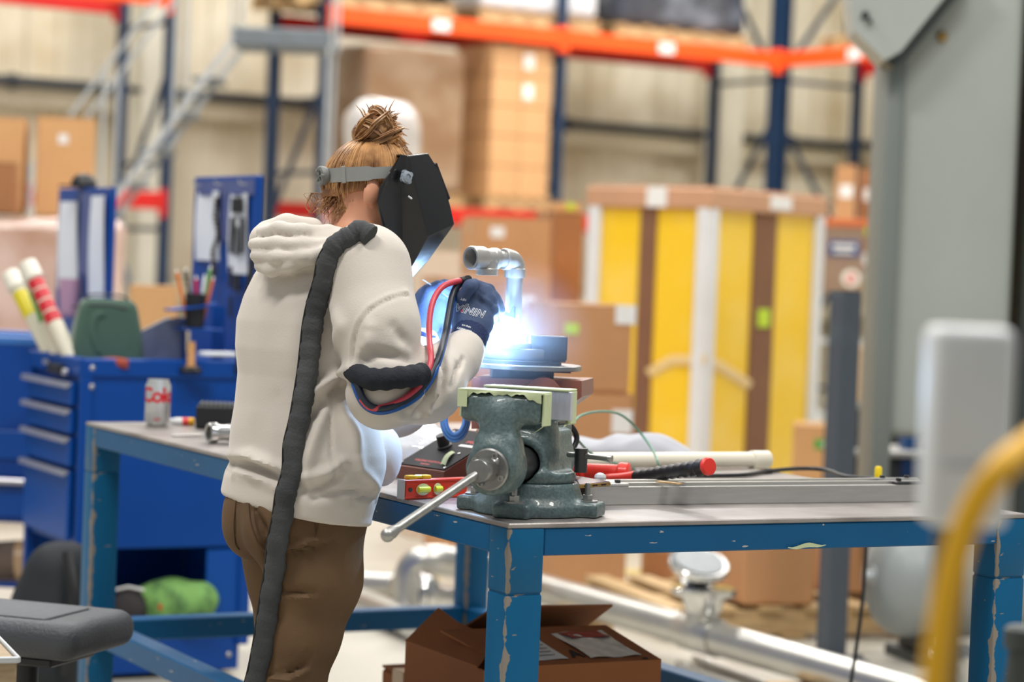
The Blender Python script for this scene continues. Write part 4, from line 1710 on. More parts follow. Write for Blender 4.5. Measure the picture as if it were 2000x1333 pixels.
# small cup / bottle at its right
q = P(374, 676, 7.78)
t = thing('tape_dispenser', 'tan and black tape dispenser standing on the cart below the pens', 'dispenser', (q.x, q.y, ZK))
mb = MB()
mb.lathe([(.02, 0), (.022, .01), (.013, .03), (.012, .1), (.0, .1)], (q.x, q.y, ZK), (0, 0, 1), 16)
build('spindle', mb, mat('tan_plastic', (216, 160, 100), .5, var=.1, scale=9), t)
mb = MB()
mb.lathe([(.036, 0), (.038, .01), (.03, .02), (0, .02)], (q.x, q.y, ZK + .001), (0, 0, 1), 18)
build('base', mb, m_black, t)
mb = MB()
mb.box(P(425, 694, 7.72) + V((0, 0, .004)), (.11, .05, .012), TH, .002)
tag(build('notepad', mb, m_paper), 'thin white notepad on the cart edge beside the worker', 'notepad')
# tall dark rod beside the right board
mb = MB()
a, b = P(462, 700, 7.86), P(497, 480, 7.9)
a.z = ZK
mb.tube([a, a.lerp(b, .4), a.lerp(b, .45), b], [.007, .007, .011, .01], n=10)
mb.ball(b, .011, 8)
tag(build('long_rod', mb, m_black), 'long black rod leaning by the right tool board', 'rod')
# carton beyond the cart, between the boards
cb_px(250, 352, 560, 690, 10.6, 'orange-tan carton between the two tool boards', m_card, .15, .35, z0=0.0)
# dark backpack and bits in the open lower part, green bag
q = P(338, 1214, 7.78)
zk0 = kb + .0065
gb = V((P(334, 1180, 7.8).x, 7.85, zk0))
hg = P(334, 1133, 7.8).z - zk0
m_gbag = mat('lime_green_mesh_bag', (128, 178, 96), .8, col2=(62, 100, 60), thr=(0.45, 0.7), scale=14, bump=.4, bscale=30)
t = thing('drawstring_bag', 'lime green patterned soft bag on the lower tray of the cart', 'bag', gb)


def fgb(X):
    d = d_ell(X, (gb.x, gb.y, zk0 + hg * .42), (.135, .1, hg * .58))
    d = s_min(d, d_ell(X, (gb.x + .09, gb.y - .01, zk0 + hg * .45), (.05, .07, hg * .45)), .03)
    return np.maximum(d + .009 * vnoise(X, 34, 5) + .004 * vnoise(X, 80, 8), zk0 - X[..., 2])


sdf_obj('bag_body', fgb, (gb.x - .2, gb.y - .16, zk0 - .02), (gb.x + .2, gb.y + .16, zk0 + hg + .05), .009, m_gbag, t)
mb = MB()
mb.box(hit(fgb, 352, 1206, 7.5, 8.1), (.022, .004, .012), .2)
mb.box(hit(fgb, 313, 1186, 7.5, 8.1), (.012, .004, .018), .2)
build('tag', mb, mat('tag_orange', (206, 90, 40), .6, var=.1, scale=30), t)
t = thing('soft_pouch', 'dark grey soft pouch lying beside the lime green bag', 'pouch', (P(248, 1190, 7.75).x, 7.78, zk0))
fq = V((P(250, 1190, 7.75).x, 7.8, zk0 + .05))


def fpo(X):
    return np.maximum(d_ell(X, tuple(fq), (.06, .08, .07)) + .006 * vnoise(X, 50, 4), zk0 - X[..., 2])


sdf_obj('pouch_body', fpo, (fq.x - .1, fq.y - .12, zk0 - .02), (fq.x + .1, fq.y + .12, zk0 + .15), .009, mat('charcoal_fabric', (62, 58, 60), .9, var=.3, scale=20), t)
mb = MB()
mb.tube([fq + V((-.05, -.05, .06)), fq + V((0, -.06, .075)), fq + V((.05, -.05, .065))], .005, n=6)
build('zip_band', mb, m_label, t)
q = P(80, 1130, 7.3)
t = thing('backpack', 'black backpack standing on the floor behind the stool', 'backpack', (q.x, q.y, 0))


def fbp(X):
    d = d_cone(X, (q.x, q.y, .12), (q.x + .05, q.y, .38), .14, .11, ((0, 1, 0), .7))
    d = s_min(d, d_cone(X, (q.x + .06, q.y - .05, .3), (q.x + .1, q.y - .02, .46), .05, .03), .04)
    return np.maximum(d + .006 * vnoise(X, 30, 6), .001 - X[..., 2])


sdf_obj('pack_body', fbp, (q.x - .2, q.y - .2, -.02), (q.x + .25, q.y + .2, .56), .014, mat('black_nylon', (30, 36, 42), .7, var=.2, scale=10), t)
mb = MB()
mb.tube(smooth_path([V((q.x + .1, q.y - .1, .1)), V((q.x + .13, q.y - .13, .3)), V((q.x + .09, q.y - .08, .47))], 5), .016, n=8, flat=.35, flatdir=(0, 1, 0))
build('strap', mb, m_black, t)
cardbox(ko + ke * .12 + kn * .3, .12, .2, .12, TH, zk0, 'small brown carton on the cart tray beside the black backpack', m_card3)

# ================================================================== stool and bench corner, lower left
m_seat = mat('charcoal_vinyl', (64, 68, 74), .55, var=.08, scale=10, bump=.25, bscale=160)
m_seat2 = mat('grey_woven_seat', (96, 100, 104), .75, var=.15, scale=60, bump=.3, bscale=220)
ys = 5.35
sz = P(120, 1180, ys + .12).z
sR = M.Rotation(-.33, 3, 'Z')
scn = P(48, 1220, ys)
scn = V((scn.x, scn.y + .03, 0))
t = thing('work_stool', 'charcoal padded work stool at the lower left', 'stool', scn, -.33)


def fseat(X):
    q = (X - np.array((scn.x, scn.y, sz - .045), np.float32)) @ np.array(sR, np.float32)
    d = d_box(q, (0, 0, 0), (.20, .155, .042), .038)
    inner = d_box(q, (-.03, 0, .045), (.135, .105, .012), .006)
    return s_max(d, -(inner - .0) * 1.0, .01) + 0 * d


sdf_obj('cushion', fseat, (scn.x - .3, scn.y - .3, sz - .12), (scn.x + .3, scn.y + .3, sz + .03), .0075, m_seat, t)
mb = MB()
mb.box((-.03, 0, sz - .008), (.262, .202, .014), None, .006, seg=2)
build('seat_insert', mb, m_seat2, t, world=False)
mb = MB()
mb.box((0, 0, sz - .1), (.24, .2, .02), None, .004)
mb.cyl((0, 0, .1), (0, 0, sz - .1), .028, n=18)
mb.cyl((0, 0, .22), (0, 0, sz - .2), .036, n=18)
build('gas_column', mb, m_black, t, world=False)
for k in range(5):
    a = k * 2 * math.pi / 5 + .4
    mb = MB()
    mb.bar((0, 0, .11), (.26 * math.cos(a), .26 * math.sin(a), .075), .04, .03, bev=.005)
    f = build('foot', mb, m_black, t, world=False)
    mb = MB()
    cx, cy = .26 * math.cos(a), .26 * math.sin(a)
    mb.cyl((cx - .02, cy, .03), (cx + .02, cy, .03), .03, n=14)
    build('caster', mb, m_black, f, world=False)
yw = 4.35
q = P(34, 1286, yw)
bR = M.Rotation(.36, 3, 'Z')


def bq(x, y, z):
    return V((q.x, q.y, 0)) + bR @ V((x, y, 0)) + V((0, 0, z))


t = thing('wooden_bench', 'pale wooden bench corner with metal edge at the lower left', 'bench', bq(-.2, .15, 0), .36)
mb = MB()
mb.box(bq(-.2, .16, q.z - .025), (.4, .32, .046), bR, .004)
build('top', mb, mat('pale_oak', (166, 144, 112), .6, var=.3, scale=8, stretch=(1, 10, 10)), t)
for c_, s_ in (((-.2, -.002), (.404, .008, .012)), ((.002, .16), (.008, .324, .012))):
    mb = MB()
    mb.box(bq(c_[0], c_[1], q.z - .003), s_, bR, .002)
    build('metal_edge', mb, m_galv, t)
for sx in (0, 1):
    for sy in (0, 1):
        mb = MB()
        mb.box(bq(-.035 - sx * .33, .035 + sy * .25, (q.z - .05) / 2), (.045, .045, q.z - .05), bR, .003)
        build('leg', mb, m_wood, t)
# ================================================================== steel work table
def worn_paint(name, col, bare, corner=True):
    """blue paint with scratches; bare steel along the outer corner of a leg"""
    m = mat(name, col, .45, var=.12, scale=5, spec=.3)
    nt = m.node_tree
    b = nt.nodes['Principled BSDF']
    src = b.inputs['Base Color'].links[0].from_socket
    tc = nt.nodes.new('ShaderNodeTexCoord')
    mx = nt.nodes.new('ShaderNodeMix')
    mx.data_type = 'RGBA'
    mx.inputs[7].default_value = lin(bare)
    nt.links.new(src, mx.inputs[6])
    # scratches: stretched noise thresholded
    mp = nt.nodes.new('ShaderNodeMapping')
    mp.inputs['Scale'].default_value = (14, 14, 60)
    mp.inputs['Rotation'].default_value = (.3, .5, 0)
    n1 = nt.nodes.new('ShaderNodeTexNoise')
    n1.inputs['Scale'].default_value = 1.6
    n1.inputs['Detail'].default_value = 3
    nt.links.new(tc.outputs['Object'], mp.inputs['Vector'])
    nt.links.new(mp.outputs['Vector'], n1.inputs['Vector'])
    g = nt.nodes.new('ShaderNodeMath')
    g.operation = 'GREATER_THAN'
    g.inputs[1].default_value = .715
    nt.links.new(n1.outputs['Fac'], g.inputs[0])
    fac = g.outputs[0]
    if corner:
        # local distance to the outer vertical edge (at local -x,-y) plus noise
        sep = nt.nodes.new('ShaderNodeSeparateXYZ')
        nt.links.new(tc.outputs['Object'], sep.inputs[0])
        ad = nt.nodes.new('ShaderNodeMath')
        ad.operation = 'ADD'
        nt.links.new(sep.outputs['X'], ad.inputs[0])
        nt.links.new(sep.outputs['Y'], ad.inputs[1])
        n2 = nt.nodes.new('ShaderNodeTexNoise')
        n2.inputs['Scale'].default_value = 22
        n2.inputs['Detail'].default_value = 5
        nt.links.new(tc.outputs['Object'], n2.inputs['Vector'])
        sc_ = nt.nodes.new('ShaderNodeMath')
        sc_.operation = 'MULTIPLY_ADD'
        sc_.inputs[1].default_value = .045
        nt.links.new(n2.outputs['Fac'], sc_.inputs[0])
        nt.links.new(ad.outputs[0], sc_.inputs[2])
        lt = nt.nodes.new('ShaderNodeMath')
        lt.operation = 'LESS_THAN'
        lt.inputs[1].default_value = -.0465
        nt.links.new(sc_.outputs[0], lt.inputs[0])
        mxf = nt.nodes.new('ShaderNodeMath')
        mxf.operation = 'MAXIMUM'
        nt.links.new(lt.outputs[0], mxf.inputs[0])
        nt.links.new(fac, mxf.inputs[1])
        fac = mxf.outputs[0]
    nt.links.new(fac, mx.inputs[0])
    nt.links.new(mx.outputs[2], b.inputs['Base Color'])
    return m


m_tblue = worn_paint('worn_teal_blue_paint', (0, 94, 140), (136, 128, 118), True)
m_tblue2 = worn_paint('scratched_teal_blue_paint', (0, 88, 138), (180, 174, 166), False)
m_plate = mat('worn_steel_plate', (176, 170, 166), .32, .55, col2=(134, 126, 122), thr=(.35, .7), scale=7, bump=.05, bscale=60, detail=8)
m_edge = mat('rusty_plate_edge', (164, 150, 138), .5, .4, var=.35, scale=40)
LW, PT = .0762, .0095
t = thing('steel_work_table', 'blue steel work table with bare metal top carrying the vise', 'table', TA, TH)
mb = MB()
mb.box((TW / 2, TL / 2, TZ - PT / 2), (TW, TL, PT), None, .002)
build('top_plate', mb, m_plate, t, world=False)
zj = TZ - PT - .122
for (x, y) in ((0, 0), (TW - LW, 0), (0, TL - LW), (TW - LW, TL - LW)):
    # each leg: upper sleeve and lower tube separated by a weld groove; origin at the leg's axis
    lg = bpy.data.objects.new('leg', bpy.data.meshes.new('leg'))
    mb = MB()
    mb.box((0, 0, (zj - .0015) / 2), (LW, LW, zj - .0015), None, .004, seg=2)
    mb.box((0, 0, (zj + .0015 + TZ - PT) / 2), (LW, LW, TZ - PT - zj - .0015), None, .004, seg=2)
    mb.box((0, 0, zj), (LW - .006, LW - .006, .02))
    lg = build('leg', mb, m_tblue, None)
    lg.parent = t
    lg.location = (x + LW / 2, y + LW / 2, 0)
    mb = MB()
    mb.box((0, 0, .004), (.13, .13, .008), None, .002)
    ft = build('foot_plate', mb, m_tblue2, None)
    ft.parent = lg
    ft.location = (0, 0, 0)
BH2 = .052
zbm = TZ - PT - BH2 / 2
for (a, b_) in (((LW, .02), (TW - LW, .02)), ((LW, TL - .02), (TW - LW, TL - .02)), ((.02, LW), (.02, TL - LW)), ((TW - .02, LW), (TW - .02, TL - LW))):
    mb = MB()
    mb.bar((a[0], a[1], zbm), (b_[0], b_[1], zbm), .036, BH2, bev=.003)
    build('apron_beam', mb, m_tblue2, t, world=False)
zst = .345
for (a, b_) in (((LW, TL - .04), (TW - LW, TL - .04)), ((.04, LW), (.04, TL - LW)), ((TW - .04, LW), (TW - .04, TL - LW))):
    mb = MB()
    mb.bar((a[0], a[1], zst), (b_[0], b_[1], zst), .06, .06, bev=.004)
    build('stretcher', mb, m_tblue2, t, world=False)
mb = MB()
q0, q1 = P(1536, 1066, 4.72), P(1610, 1064, 4.75)
tp0 = PL(1538, 1070, T(0, -.001), UN)
tp1 = PL(1612, 1064, T(0, -.001), UN)
mb.grid(lambda u, v: tp0.lerp(tp1, u) + V((0, 0, (v - .5) * .009 * math.sin(math.pi * min(max(u, .08), .95)) - .002 * math.sin(u * 9))) - UN * .002, 10, 3)
m_gtape = mat('pale_green_masking_tape', (198, 210, 168), .7, var=.1, scale=30)
tag(build('tape_strip', mb, m_gtape), 'pale green tape scrap stuck under the front table beam', 'tape')

# ================================================================== bench vise
m_cast = mat('green_grey_cast_iron', (92, 112, 112), .4, col2=(62, 80, 82), thr=(.3, .75), scale=160, bump=.16, bscale=220, coat=.25, detail=6)
m_steel = mat('machined_steel', (150, 150, 148), .3, .85, var=.15, scale=30)
m_dsteel = mat('dark_oiled_steel', (84, 84, 86), .35, .8, var=.2, scale=20)
m_rod = mat('galvanised_rod', (170, 170, 166), .35, .8, var=.25, scale=40, bump=.08, bscale=120)
m_jaw = mat('scuffed_aluminium_jaw', (206, 210, 222), .4, .5, var=.15, scale=30, stretch=(6, 1, 1))
VB = T(.137, .168)
vf = V((-.36, -.933, 0)).normalized()      # towards the operator side (screw end)
vr = V((-vf.y, vf.x, 0))                    # along the jaws
if vr.x < 0:
    vr = -vr
vz = V((0, 0, 1))
t = thing('bench_vise', 'green-grey bench vise with taped jaws bolted to the table corner', 'vise', VB)
RV = np.array(M((vr, vf, vz)).transposed())   # columns r,f,z


def vloc(X):
    return (X - np.array(tuple(VB), np.float32)) @ RV.astype(np.float32)


def vw(r, f, z):
    return VB + vr * r + vf * f + vz * z


ZSC = .098     # screw height
# positions along f of the two jaws
FJ, RJ = .165, .052


def f_base(X):
    q = vloc(X)
    # lugs follow the table edges
    ql = (X - np.array(tuple(VB), np.float32)) @ np.array(M((UX, UN, vz)).transposed(), np.float32)
    rad = np.sqrt(q[..., 0] ** 2 + q[..., 1] ** 2)
    z = q[..., 2]
    prof = np.interp(z, [0, .02, .035, .06, .064], [.112, .11, .098, .090, .088])
    d = np.maximum((rad - prof) * .9, np.maximum(-z, z - .062))
    for k in range(4):
        a = math.pi / 4 + k * math.pi / 2
        c = (math.cos(a) * .108, math.sin(a) * .108, .014)
        Rk = np.array(M.Rotation(a, 3, 'Z'))
        d = s_min(d, d_box(ql, c, (.032, .036, .014), .006, Rk), .012)
    return np.maximum(d, .0005 - z)


def f_body(X):
    q = vloc(X)
    # swivel collar
    d = d_cyl(q, (0, 0, .062), (0, 0, .083), .084, .004)
    # barrel housing along f
    d = s_min(d, d_cyl(q, (0, -.10, ZSC), (0, .062, ZSC), .052, .006), .02)
    # block behind with flat side
    d = s_min(d, d_box(q, (0, -.035, .112), (.046, .062, .048), .008), .012)
    # neck up to the rear jaw
    d = s_min(d, d_box(q, (0, RJ - .03, .17), (.05, .026, .05), .012), .025)
    d = s_min(d, d_box(q, (0, RJ - .024, .207), (.079, .022, .022), .01), .02)
    # anvil pad
    d = s_min(d, d_box(q, (0, -.095, .158), (.03, .042, .012), .004), .008)
    # bore for the slide
    d = s_max(d, -d_cyl(q, (0, 0, ZSC), (0, .2, ZSC), .037), .004)
    return d


def f_front(X):
    q = vloc(X)
    d = d_box(q, (0, FJ, .207), (.079, .022, .026), .012)
    # waist flaring into the jaw
    d = s_min(d, d_cone(q, (0, FJ + .014, .19), (0, FJ + .02, .13), .036, .04, ((0, 1, 0), .75)), .022)
    d = s_min(d, d_cyl(q, (0, FJ - .012, ZSC), (0, FJ + .058, ZSC), .05, .01), .018)
    d = s_min(d, d_box(q, (0, FJ + .015, .125), (.041, .03, .035), .015), .016)
    return d


sdf_obj('base', f_base, tuple(VB + V((-.17, -.17, -.01))), tuple(VB + V((.17, .17, .07))), .0042, m_cast, t)
sdf_obj('rear_body', f_body, tuple(VB + V((-.16, -.16, .05))), tuple(VB + V((.16, .17, .245))), .0042, m_cast, t)
sdf_obj('front_jaw', f_front, tuple(vw(0, FJ, 0) + V((-.14, -.13, .03))), tuple(vw(0, FJ, 0) + V((.14, .11, .245))), .0042, m_cast, t)
mb = MB()
mb.cyl(vw(0, -.04, ZSC), vw(0, FJ + .01, ZSC), .0335, n=32)
build('slide_bar', mb, m_dsteel, t)
mb = MB()
for k in range(5):
    mb.bar(vw(-.03, RJ + .0 + .002, .128 + k * .008), vw(-.03, FJ - .02, .128 + k * .008), .02, .005)
build('grooved_key', mb, m_steel, t)
# jaw faces
for f0, sg, lab in ((FJ - .026, -1, 'front'), (RJ + .002, 1, 'rear')):
    mb = MB()
    mb.box(vw(.0 if sg < 0 else .006, f0, .212), (.166 if sg < 0 else .178, .014, .054), M((vr, vf, vz)).transposed(), .001)
    build('jaw_insert', mb, m_jaw if sg > 0 else m_dsteel, t)
# tape over the jaws
mb = MB()
RT = M((vr, vf, vz)).transposed()
mb.box(vw(0, FJ - .004, .2395), (.168, .052, .004), RT, .001)
mb.box(vw(.083, FJ - .008, .209), (.004, .04, .06), RT, .001)
mb.box(vw(-.083, FJ - .01, .214), (.004, .032, .052), RT, .001)
def _drop(u):
    e = .016 * max(0, 1 - u / .2) + .013 * max(0, 1 - (1 - u) / .22)
    return .007 + e + .003 * math.sin(u * 23) * math.sin(u * 9 + 1) + .0015 * math.sin(u * 61)


mb.grid(lambda u, v: vw(-.083 + .166 * u, FJ + .0228 + .001 * math.sin(u * 14 + v * 3), .2412 - v * _drop(u)), 40, 4)
mb.grid(lambda u, v: vw(.083 - .045 * u, FJ - .004 + .008 * v, .181 - .012 * math.sin(u * 2.5) - .008 * u), 8, 4)
mb.grid(lambda u, v: vw(-.083 + .02 * u, FJ + .0235 + .002 * u, .238 - .03 * v), 5, 5)
tp = build('front_jaw_tape', mb, m_gtape, t)
mb = MB()
mb.box(vw(.004, RJ - .014, .2415), (.172, .05, .004), RT, .001)
mb.box(vw(.0895, RJ - .016, .208), (.004, .04, .062), RT, .001)
mb.grid(lambda u, v: vw(.092 - .01 * v, RJ - .03 + .04 * u, .18 + .012 * math.sin(u * 4) * v), 6, 4)
build('rear_jaw_tape', mb, m_gtape, t)
# screw cover, boss, cap screws, handle
fc = FJ + .058
mb = MB()
mb.lathe([(.039, -.004), (.039, .004), (.036, .007), (0, .007)], vw(0, fc, ZSC), vf, 36)
cv = build('screw_cover', mb, m_steel, t)
for a in (1.1, 2.6, -.5, -2.0):
    mb = MB()
    mb.lathe([(.0055, 0), (.0055, .006), (.003, .006), (.003, .003), (0, .003)], vw(.03 * math.cos(a), fc + .006, ZSC + .03 * math.sin(a)), vf, 12)
    build('cap_screw', mb, m_rod, cv)
mb = MB()
mb.lathe([(.022, 0), (.0225, .03), (.0225, .046), (.0205, .049), (0, .0495)], vw(0, fc + .007, ZSC), vf, 32)
build('screw_boss', mb, m_steel, t)
hb = vw(0, fc + .035, ZSC)
he = P(757, 1046, 4.20)
dh = (he - hb).normalized()
h0 = hb - dh * .05
mb = MB()
mb.cyl(h0, he, .0082, n=16)
hd = build('handle', mb, m_rod, t)
for q in (h0, he):
    mb = MB()
    mb.ball(q, .0125, 16)
    mb.lathe([(.0082, -.025), (.0115, -.012), (.0115, 0)], q, (q - hb).normalized(), 16, caps=False)
    build('handle_end', mb, m_rod, hd)
# swivel lock block with its bar, right side
lk = vw(.094, -.012, .083)
mb = MB()
mb.cyl(lk, lk + vz * .046, .0125, n=20)
b1 = build('lock_bolt', mb, m_dsteel, t)
mb = MB()
mb.cyl(lk + vz * .032 - vr * .03 - vf * .01, lk + vz * .032 + vr * .066 + vf * .018, .0055, n=12)
mb.lathe([(.0065, -.006), (.0075, 0), (.0065, .003)], lk + vz * .032 + vr * .066 + vf * .018, vr, 12)
build('lock_bar', mb, m_rod, b1)
mb = MB()
mb.cyl(vw(-.094, .06, .118), vw(-.05, .06, .118), .006, n=12)
build('side_pin', mb, m_rod, t)
mb = MB()
mb.box(vw(0, -.098, .172), (.062, .085, .008), RT, .002)
build('anvil_plate', mb, m_dsteel, t)
for k in range(4):
    a = math.pi / 4 + k * math.pi / 2
    c = VB + UX * (.112 * math.cos(a)) + UN * (.112 * math.sin(a)) + vz * .028
    mb = MB()
    mb.lathe([(.0, .0), (.02, .0), (.02, .003), (0, .003)], c, vz, 24)
    mb.lathe([(.0105, .003), (.0105, .013), (.009, .014), (0, .014)], c, vz, 6)
    mb.lathe([(.0055, .013), (.0055, .034), (.0045, .036), (0, .036)], c, vz, 14)
    build('mounting_bolt', mb, m_rod, t)

# ================================================================== welding positioner and workpiece
m_brown = mat('brown_red_enamel', (140, 82, 66), .4, var=.08, scale=6, coat=.2)
WP = P(1001, 652, 5.02)                 # foot of the welded pipe
tc_ = P(1030, 716, 5.04)                # turntable centre
t = thing('welding_positioner', 'brown-red welding positioner with steel turntable behind the vise', 'positioner', V((tc_.x, tc_.y, TZ)))
yp0 = 4.97
hx = [P(x, y, yp0) for x, y in ((921, 738), (1136, 745), (1136, 776), (1096, 806), (1094, 838), (921, 838))]
mb = MB()
mb.prism(hx, (.03, .17, 0))
build('tilt_housing', mb, m_brown, t)
mb = MB()
q = P(1060, 773, yp0 - .03)
mb.lathe([(.0375, 0), (.037, -.003), (.0, -.003)], q, (.05, 1, 0), 36)
mb.lathe([(.0375, 0), (.0375, .05)], q, (.05, 1, 0), 36)
build('motor_cover', mb, m_brown, t)
mb = MB()
q = P(1010, 843, yp0 + .08)
mb.box((q.x, q.y, (TZ + q.z) / 2), (.16, .15, q.z - TZ), .1, .005)
build('base', mb, m_brown, t)
mb = MB()
for x, y in ((1000, 722), (1020, 728)):
    pass
q0, q1 = P(958, 730, yp0 + .04), P(1080, 730, yp0 + .04)
mb.box((q0 + q1) / 2 + V((0, .06, 0)), ((q1 - q0).length, .1, .026), .05, .002)
mb.box((q0 + q1) / 2 + V((.02, .05, .006)), ((q1 - q0).length * 1.25, .06, .006), .05)
build('mount_block', mb, m_dsteel, t)
mb = MB()
mb.lathe([(.0, -.0055), (.111, -.0055), (.113, -.004), (.113, .004), (.111, .0055), (.0, .0055)], tc_, (0.0, 0, 1), 64)
build('turntable', mb, m_steel, t)
zt1 = tc_.z + .0055
mb = MB()
mb.lathe([(.0, 0), (.085, 0), (.085, .007), (.08, .009), (0, .009)], V((tc_.x - .02, tc_.y, zt1)), (0, 0, 1), 48)
mb.box(V((P(1070, 705, 5).x, tc_.y - .03, zt1 + .004)), (.05, .06, .006), .1)
build('backing_plate', mb, m_dsteel, t)
zt2_ = zt1 + .009
mb = MB()
mb.lathe([(.0, 0), (.07, 0), (.072, .003), (.072, .021), (.07, .024), (.0, .024)], V((WP.x + .012, tc_.y, zt2_)), (0, 0, 1), 48)
build('chuck', mb, m_steel, t)
mb = MB()
for sx in (-1, 0, 1):
    pass
q = P(1068, 672, tc_.y - .02)
mb.box(V((q.x, q.y, zt2_ + .0265)), (.08, .05, .05), .12, .002)
mb.box(V((q.x + .02, q.y - .002, zt2_ + .004)), (.036, .04, .012), .12, .001)
build('chuck_jaw', mb, m_dsteel, t)
mb = MB()
a = math.radians(120)
q2 = V((WP.x - .035, tc_.y + .055, zt2_ + .0365))
mb.box(q2, (.04, .05, .024), 2.2, .002)
build('chuck_jaw', mb, m_dsteel, t)
q = P(1078, 816, yp0 - .003)
mb = MB()
mb.lathe([(.003, 0), (.003, .004), (0, .004)], q, (0, -1, 0), 10)
mb.box(P(1090, 812, yp0), (.012, .01, .022), 0, .002)
build('connector', mb, m_bolt, t)
zt3 = zt2_ + .0245
# workpiece: base flange, riser, elbow, tee
m_pipew = mat('satin_pipe_steel', (190, 188, 184), .35, .6, var=.1, scale=20)
WP = V((WP.x, WP.y, zt3))
t = thing('pipe_assembly', 'welded steel pipe riser with elbow and tee above the turntable', 'pipe fitting', WP)
mb = MB()
mb.lathe([(0, 0), (.055, 0), (.056, .002), (.056, .009), (.054, .011), (0, .011)], V((WP.x - .01, WP.y - .005, zt3)), (0, 0, 1), 44)
build('foot_disc', mb, m_steel, t)
ztop_ = P(1006, 540, WP.y).z
elb = P(1001, 517, WP.y)
mb = MB()
mb.cyl(V((WP.x, WP.y, zt3 + .011)), V((WP.x, WP.y, ztop_)), .0172, n=32)
build('riser', mb, m_pipew, t)
ec = V((WP.x, WP.y, elb.z))
mb = MB()
dL = (P(918, 509, WP.y - .085) - ec)
dL.z = 0
Lh = dL.length
dL.normalize()
mb.lathe([(.0215, 0), (.0225, .004), (.0225, .018), (.0205, .02), (.0205, .03)], V((WP.x, WP.y, ztop_ - .003)), (0, 0, 1), 32)
el = smooth_path([ec + V((0, 0, -.012)), ec + V((0, 0, .0)) + dL * .002, ec + V((0, 0, .008)) + dL * .01, ec + V((0, 0, .0105)) + dL * .02, ec + V((0, 0, .0105)) + dL * .034], 5)
mb.tube(el, .021, n=28)
mb.lathe([(.021, 0), (.0225, .002), (.0225, .01), (.021, .012)], ec + V((0, 0, .0105)) + dL * .022, dL, 28)
build('elbow', mb, m_pipew, t)
hz = ec.z + .0105
hc_ = V((ec.x, ec.y, hz))
mb = MB()
mb.cyl(hc_ + dL * .03, hc_ + dL * .06, .0165, n=28)
build('nipple', mb, m_pipew, t)
mb = MB()
te = hc_ + dL * .078
mb.lathe([(.0205, -.026), (.0225, -.024), (.0225, -.012), (.0205, -.01), (.0205, .012)], te, dL, 32)
mb.lathe([(.0205, .0), (.0205, .02), (.0225, .022), (.0225, .034), (.02, .035), (.0175, .035), (.0175, .0)], te, (0, 0, -1), 32, caps=False)
build('tee', mb, m_pipew, t)
mb = MB()
mb.lathe([(.022, .01), (.0245, .014), (.0245, .045), (.023, .047), (.019, .047), (.018, .044), (.018, .012), (0, .011)], te, dL, 40, caps=False)
build('open_socket', mb, m_pipew, t)
# the arc
m_arc = mat('arc_plasma', (255, 255, 255), .5, emit=(170, 210, 255), estr=140, var=.02, scale=5)
AP = V((P(990, 655, WP.y).x, WP.y - .03, zt3 + .012))
mb = MB()
mb.ball(AP, (.013, .008, .0105), 16)
ao = build('welding_arc', mb, m_arc)
tag(ao, 'blinding blue-white welding arc at the foot of the pipe', 'welding arc')
ld = bpy.data.lights.new('arc_light', 'POINT')
ld.energy = 21
ld.color = (.38, .62, 1.0)
ld.shadow_soft_size = .016
lo = bpy.data.objects.new('arc_light', ld)
COL.objects.link(lo)
lo.location = AP + V((-.014, -.022, .003))

# ================================================================== things on the table top
# --- positioner control box
m_panelk = mat('black_control_panel', (26, 26, 32), .6, var=.1, scale=12, spec=.2)
m_redp = mat('red_panel_print', (196, 44, 44), .5, var=.08, scale=40)
FR, FL = PZ(866, 948, TZ), PZ(772, 934, TZ)
ex = (FL - FR)
wbx = ex.length
ex.normalize()
ey = V((ex.y, -ex.x, 0))
if ey.y < 0:
    ey = -ey
DB, H0, H1 = .165, .028, .105
t = thing('control_box', 'wedge-shaped control box with black sloping panel and knob left of the vise', 'control box', (FR + FL) / 2 + ey * DB / 2)


def bxp(a, b, z):
    return FR + ex * (a * wbx) + ey * (b * DB) + V((0, 0, z))


mb = MB()
sec = [bxp(0, 0, .001), bxp(0, 1, .001), bxp(0, 1, H1), bxp(0, 0, H0)]
mb.prism(sec, ex * wbx)
build('housing', mb, m_brown, t)
nb = (bxp(0, 1, H1) - bxp(0, 0, H0)).cross(ex).normalized()
if nb.z < 0:
    nb = -nb


def slope_pt(a, b, off=0.0):
    return bxp(a, b, H0 + (H1 - H0) * b) + nb * off


mb = MB()
mb.prism([slope_pt(.02, .03, .0005), slope_pt(.98, .03, .0005), slope_pt(.98, .97, .0005), slope_pt(.02, .97, .0005)], nb * .002)
pn = build('panel', mb, m_panelk, t)
mb = MB()
kc = slope_pt(.62, .52, .0025)
mb.lathe([(.017, 0), (.017, .004), (.0135, .006), (.012, .03), (.0, .031)], kc, nb, 20)
build('knob', mb, m_black, pn)
su = (slope_pt(0, .5) - slope_pt(1, .5)).normalized()
sv = (slope_pt(.5, 1) - slope_pt(.5, 0)).normalized()
for txt, a, b, sz_, mm in (('WELDING POSITIONER', .5, .16, .0092, m_redp), ('TURNTABLE', .5, .09, .0055, m_redp), ('SPEED', .28, .7, .013, m_redp)):
    o_ = slope_pt(a, b, .0028)
    build('lettering', text_mb(txt, sz_, lambda x, y, z, o_=o_: o_ + su * x + sv * y + nb * z, bold=.0004), mm, pn)
mb = MB()
mb.prism([slope_pt(.12, .58, .0026), slope_pt(.42, .58, .0026), slope_pt(.42, .63, .0026), slope_pt(.12, .63, .0026)], nb * .0004)
build('white_strip', mb, m_label, pn)
for a, b in ((.06, .07), (.94, .07), (.9, .9), (.2, .42)):
    mb = MB()
    mb.lathe([(.0035, 0), (.0035, .0015), (0, .002)], slope_pt(a, b, .0025), nb, 10)
    build('screw', mb, m_bolt, pn)
mb = MB()
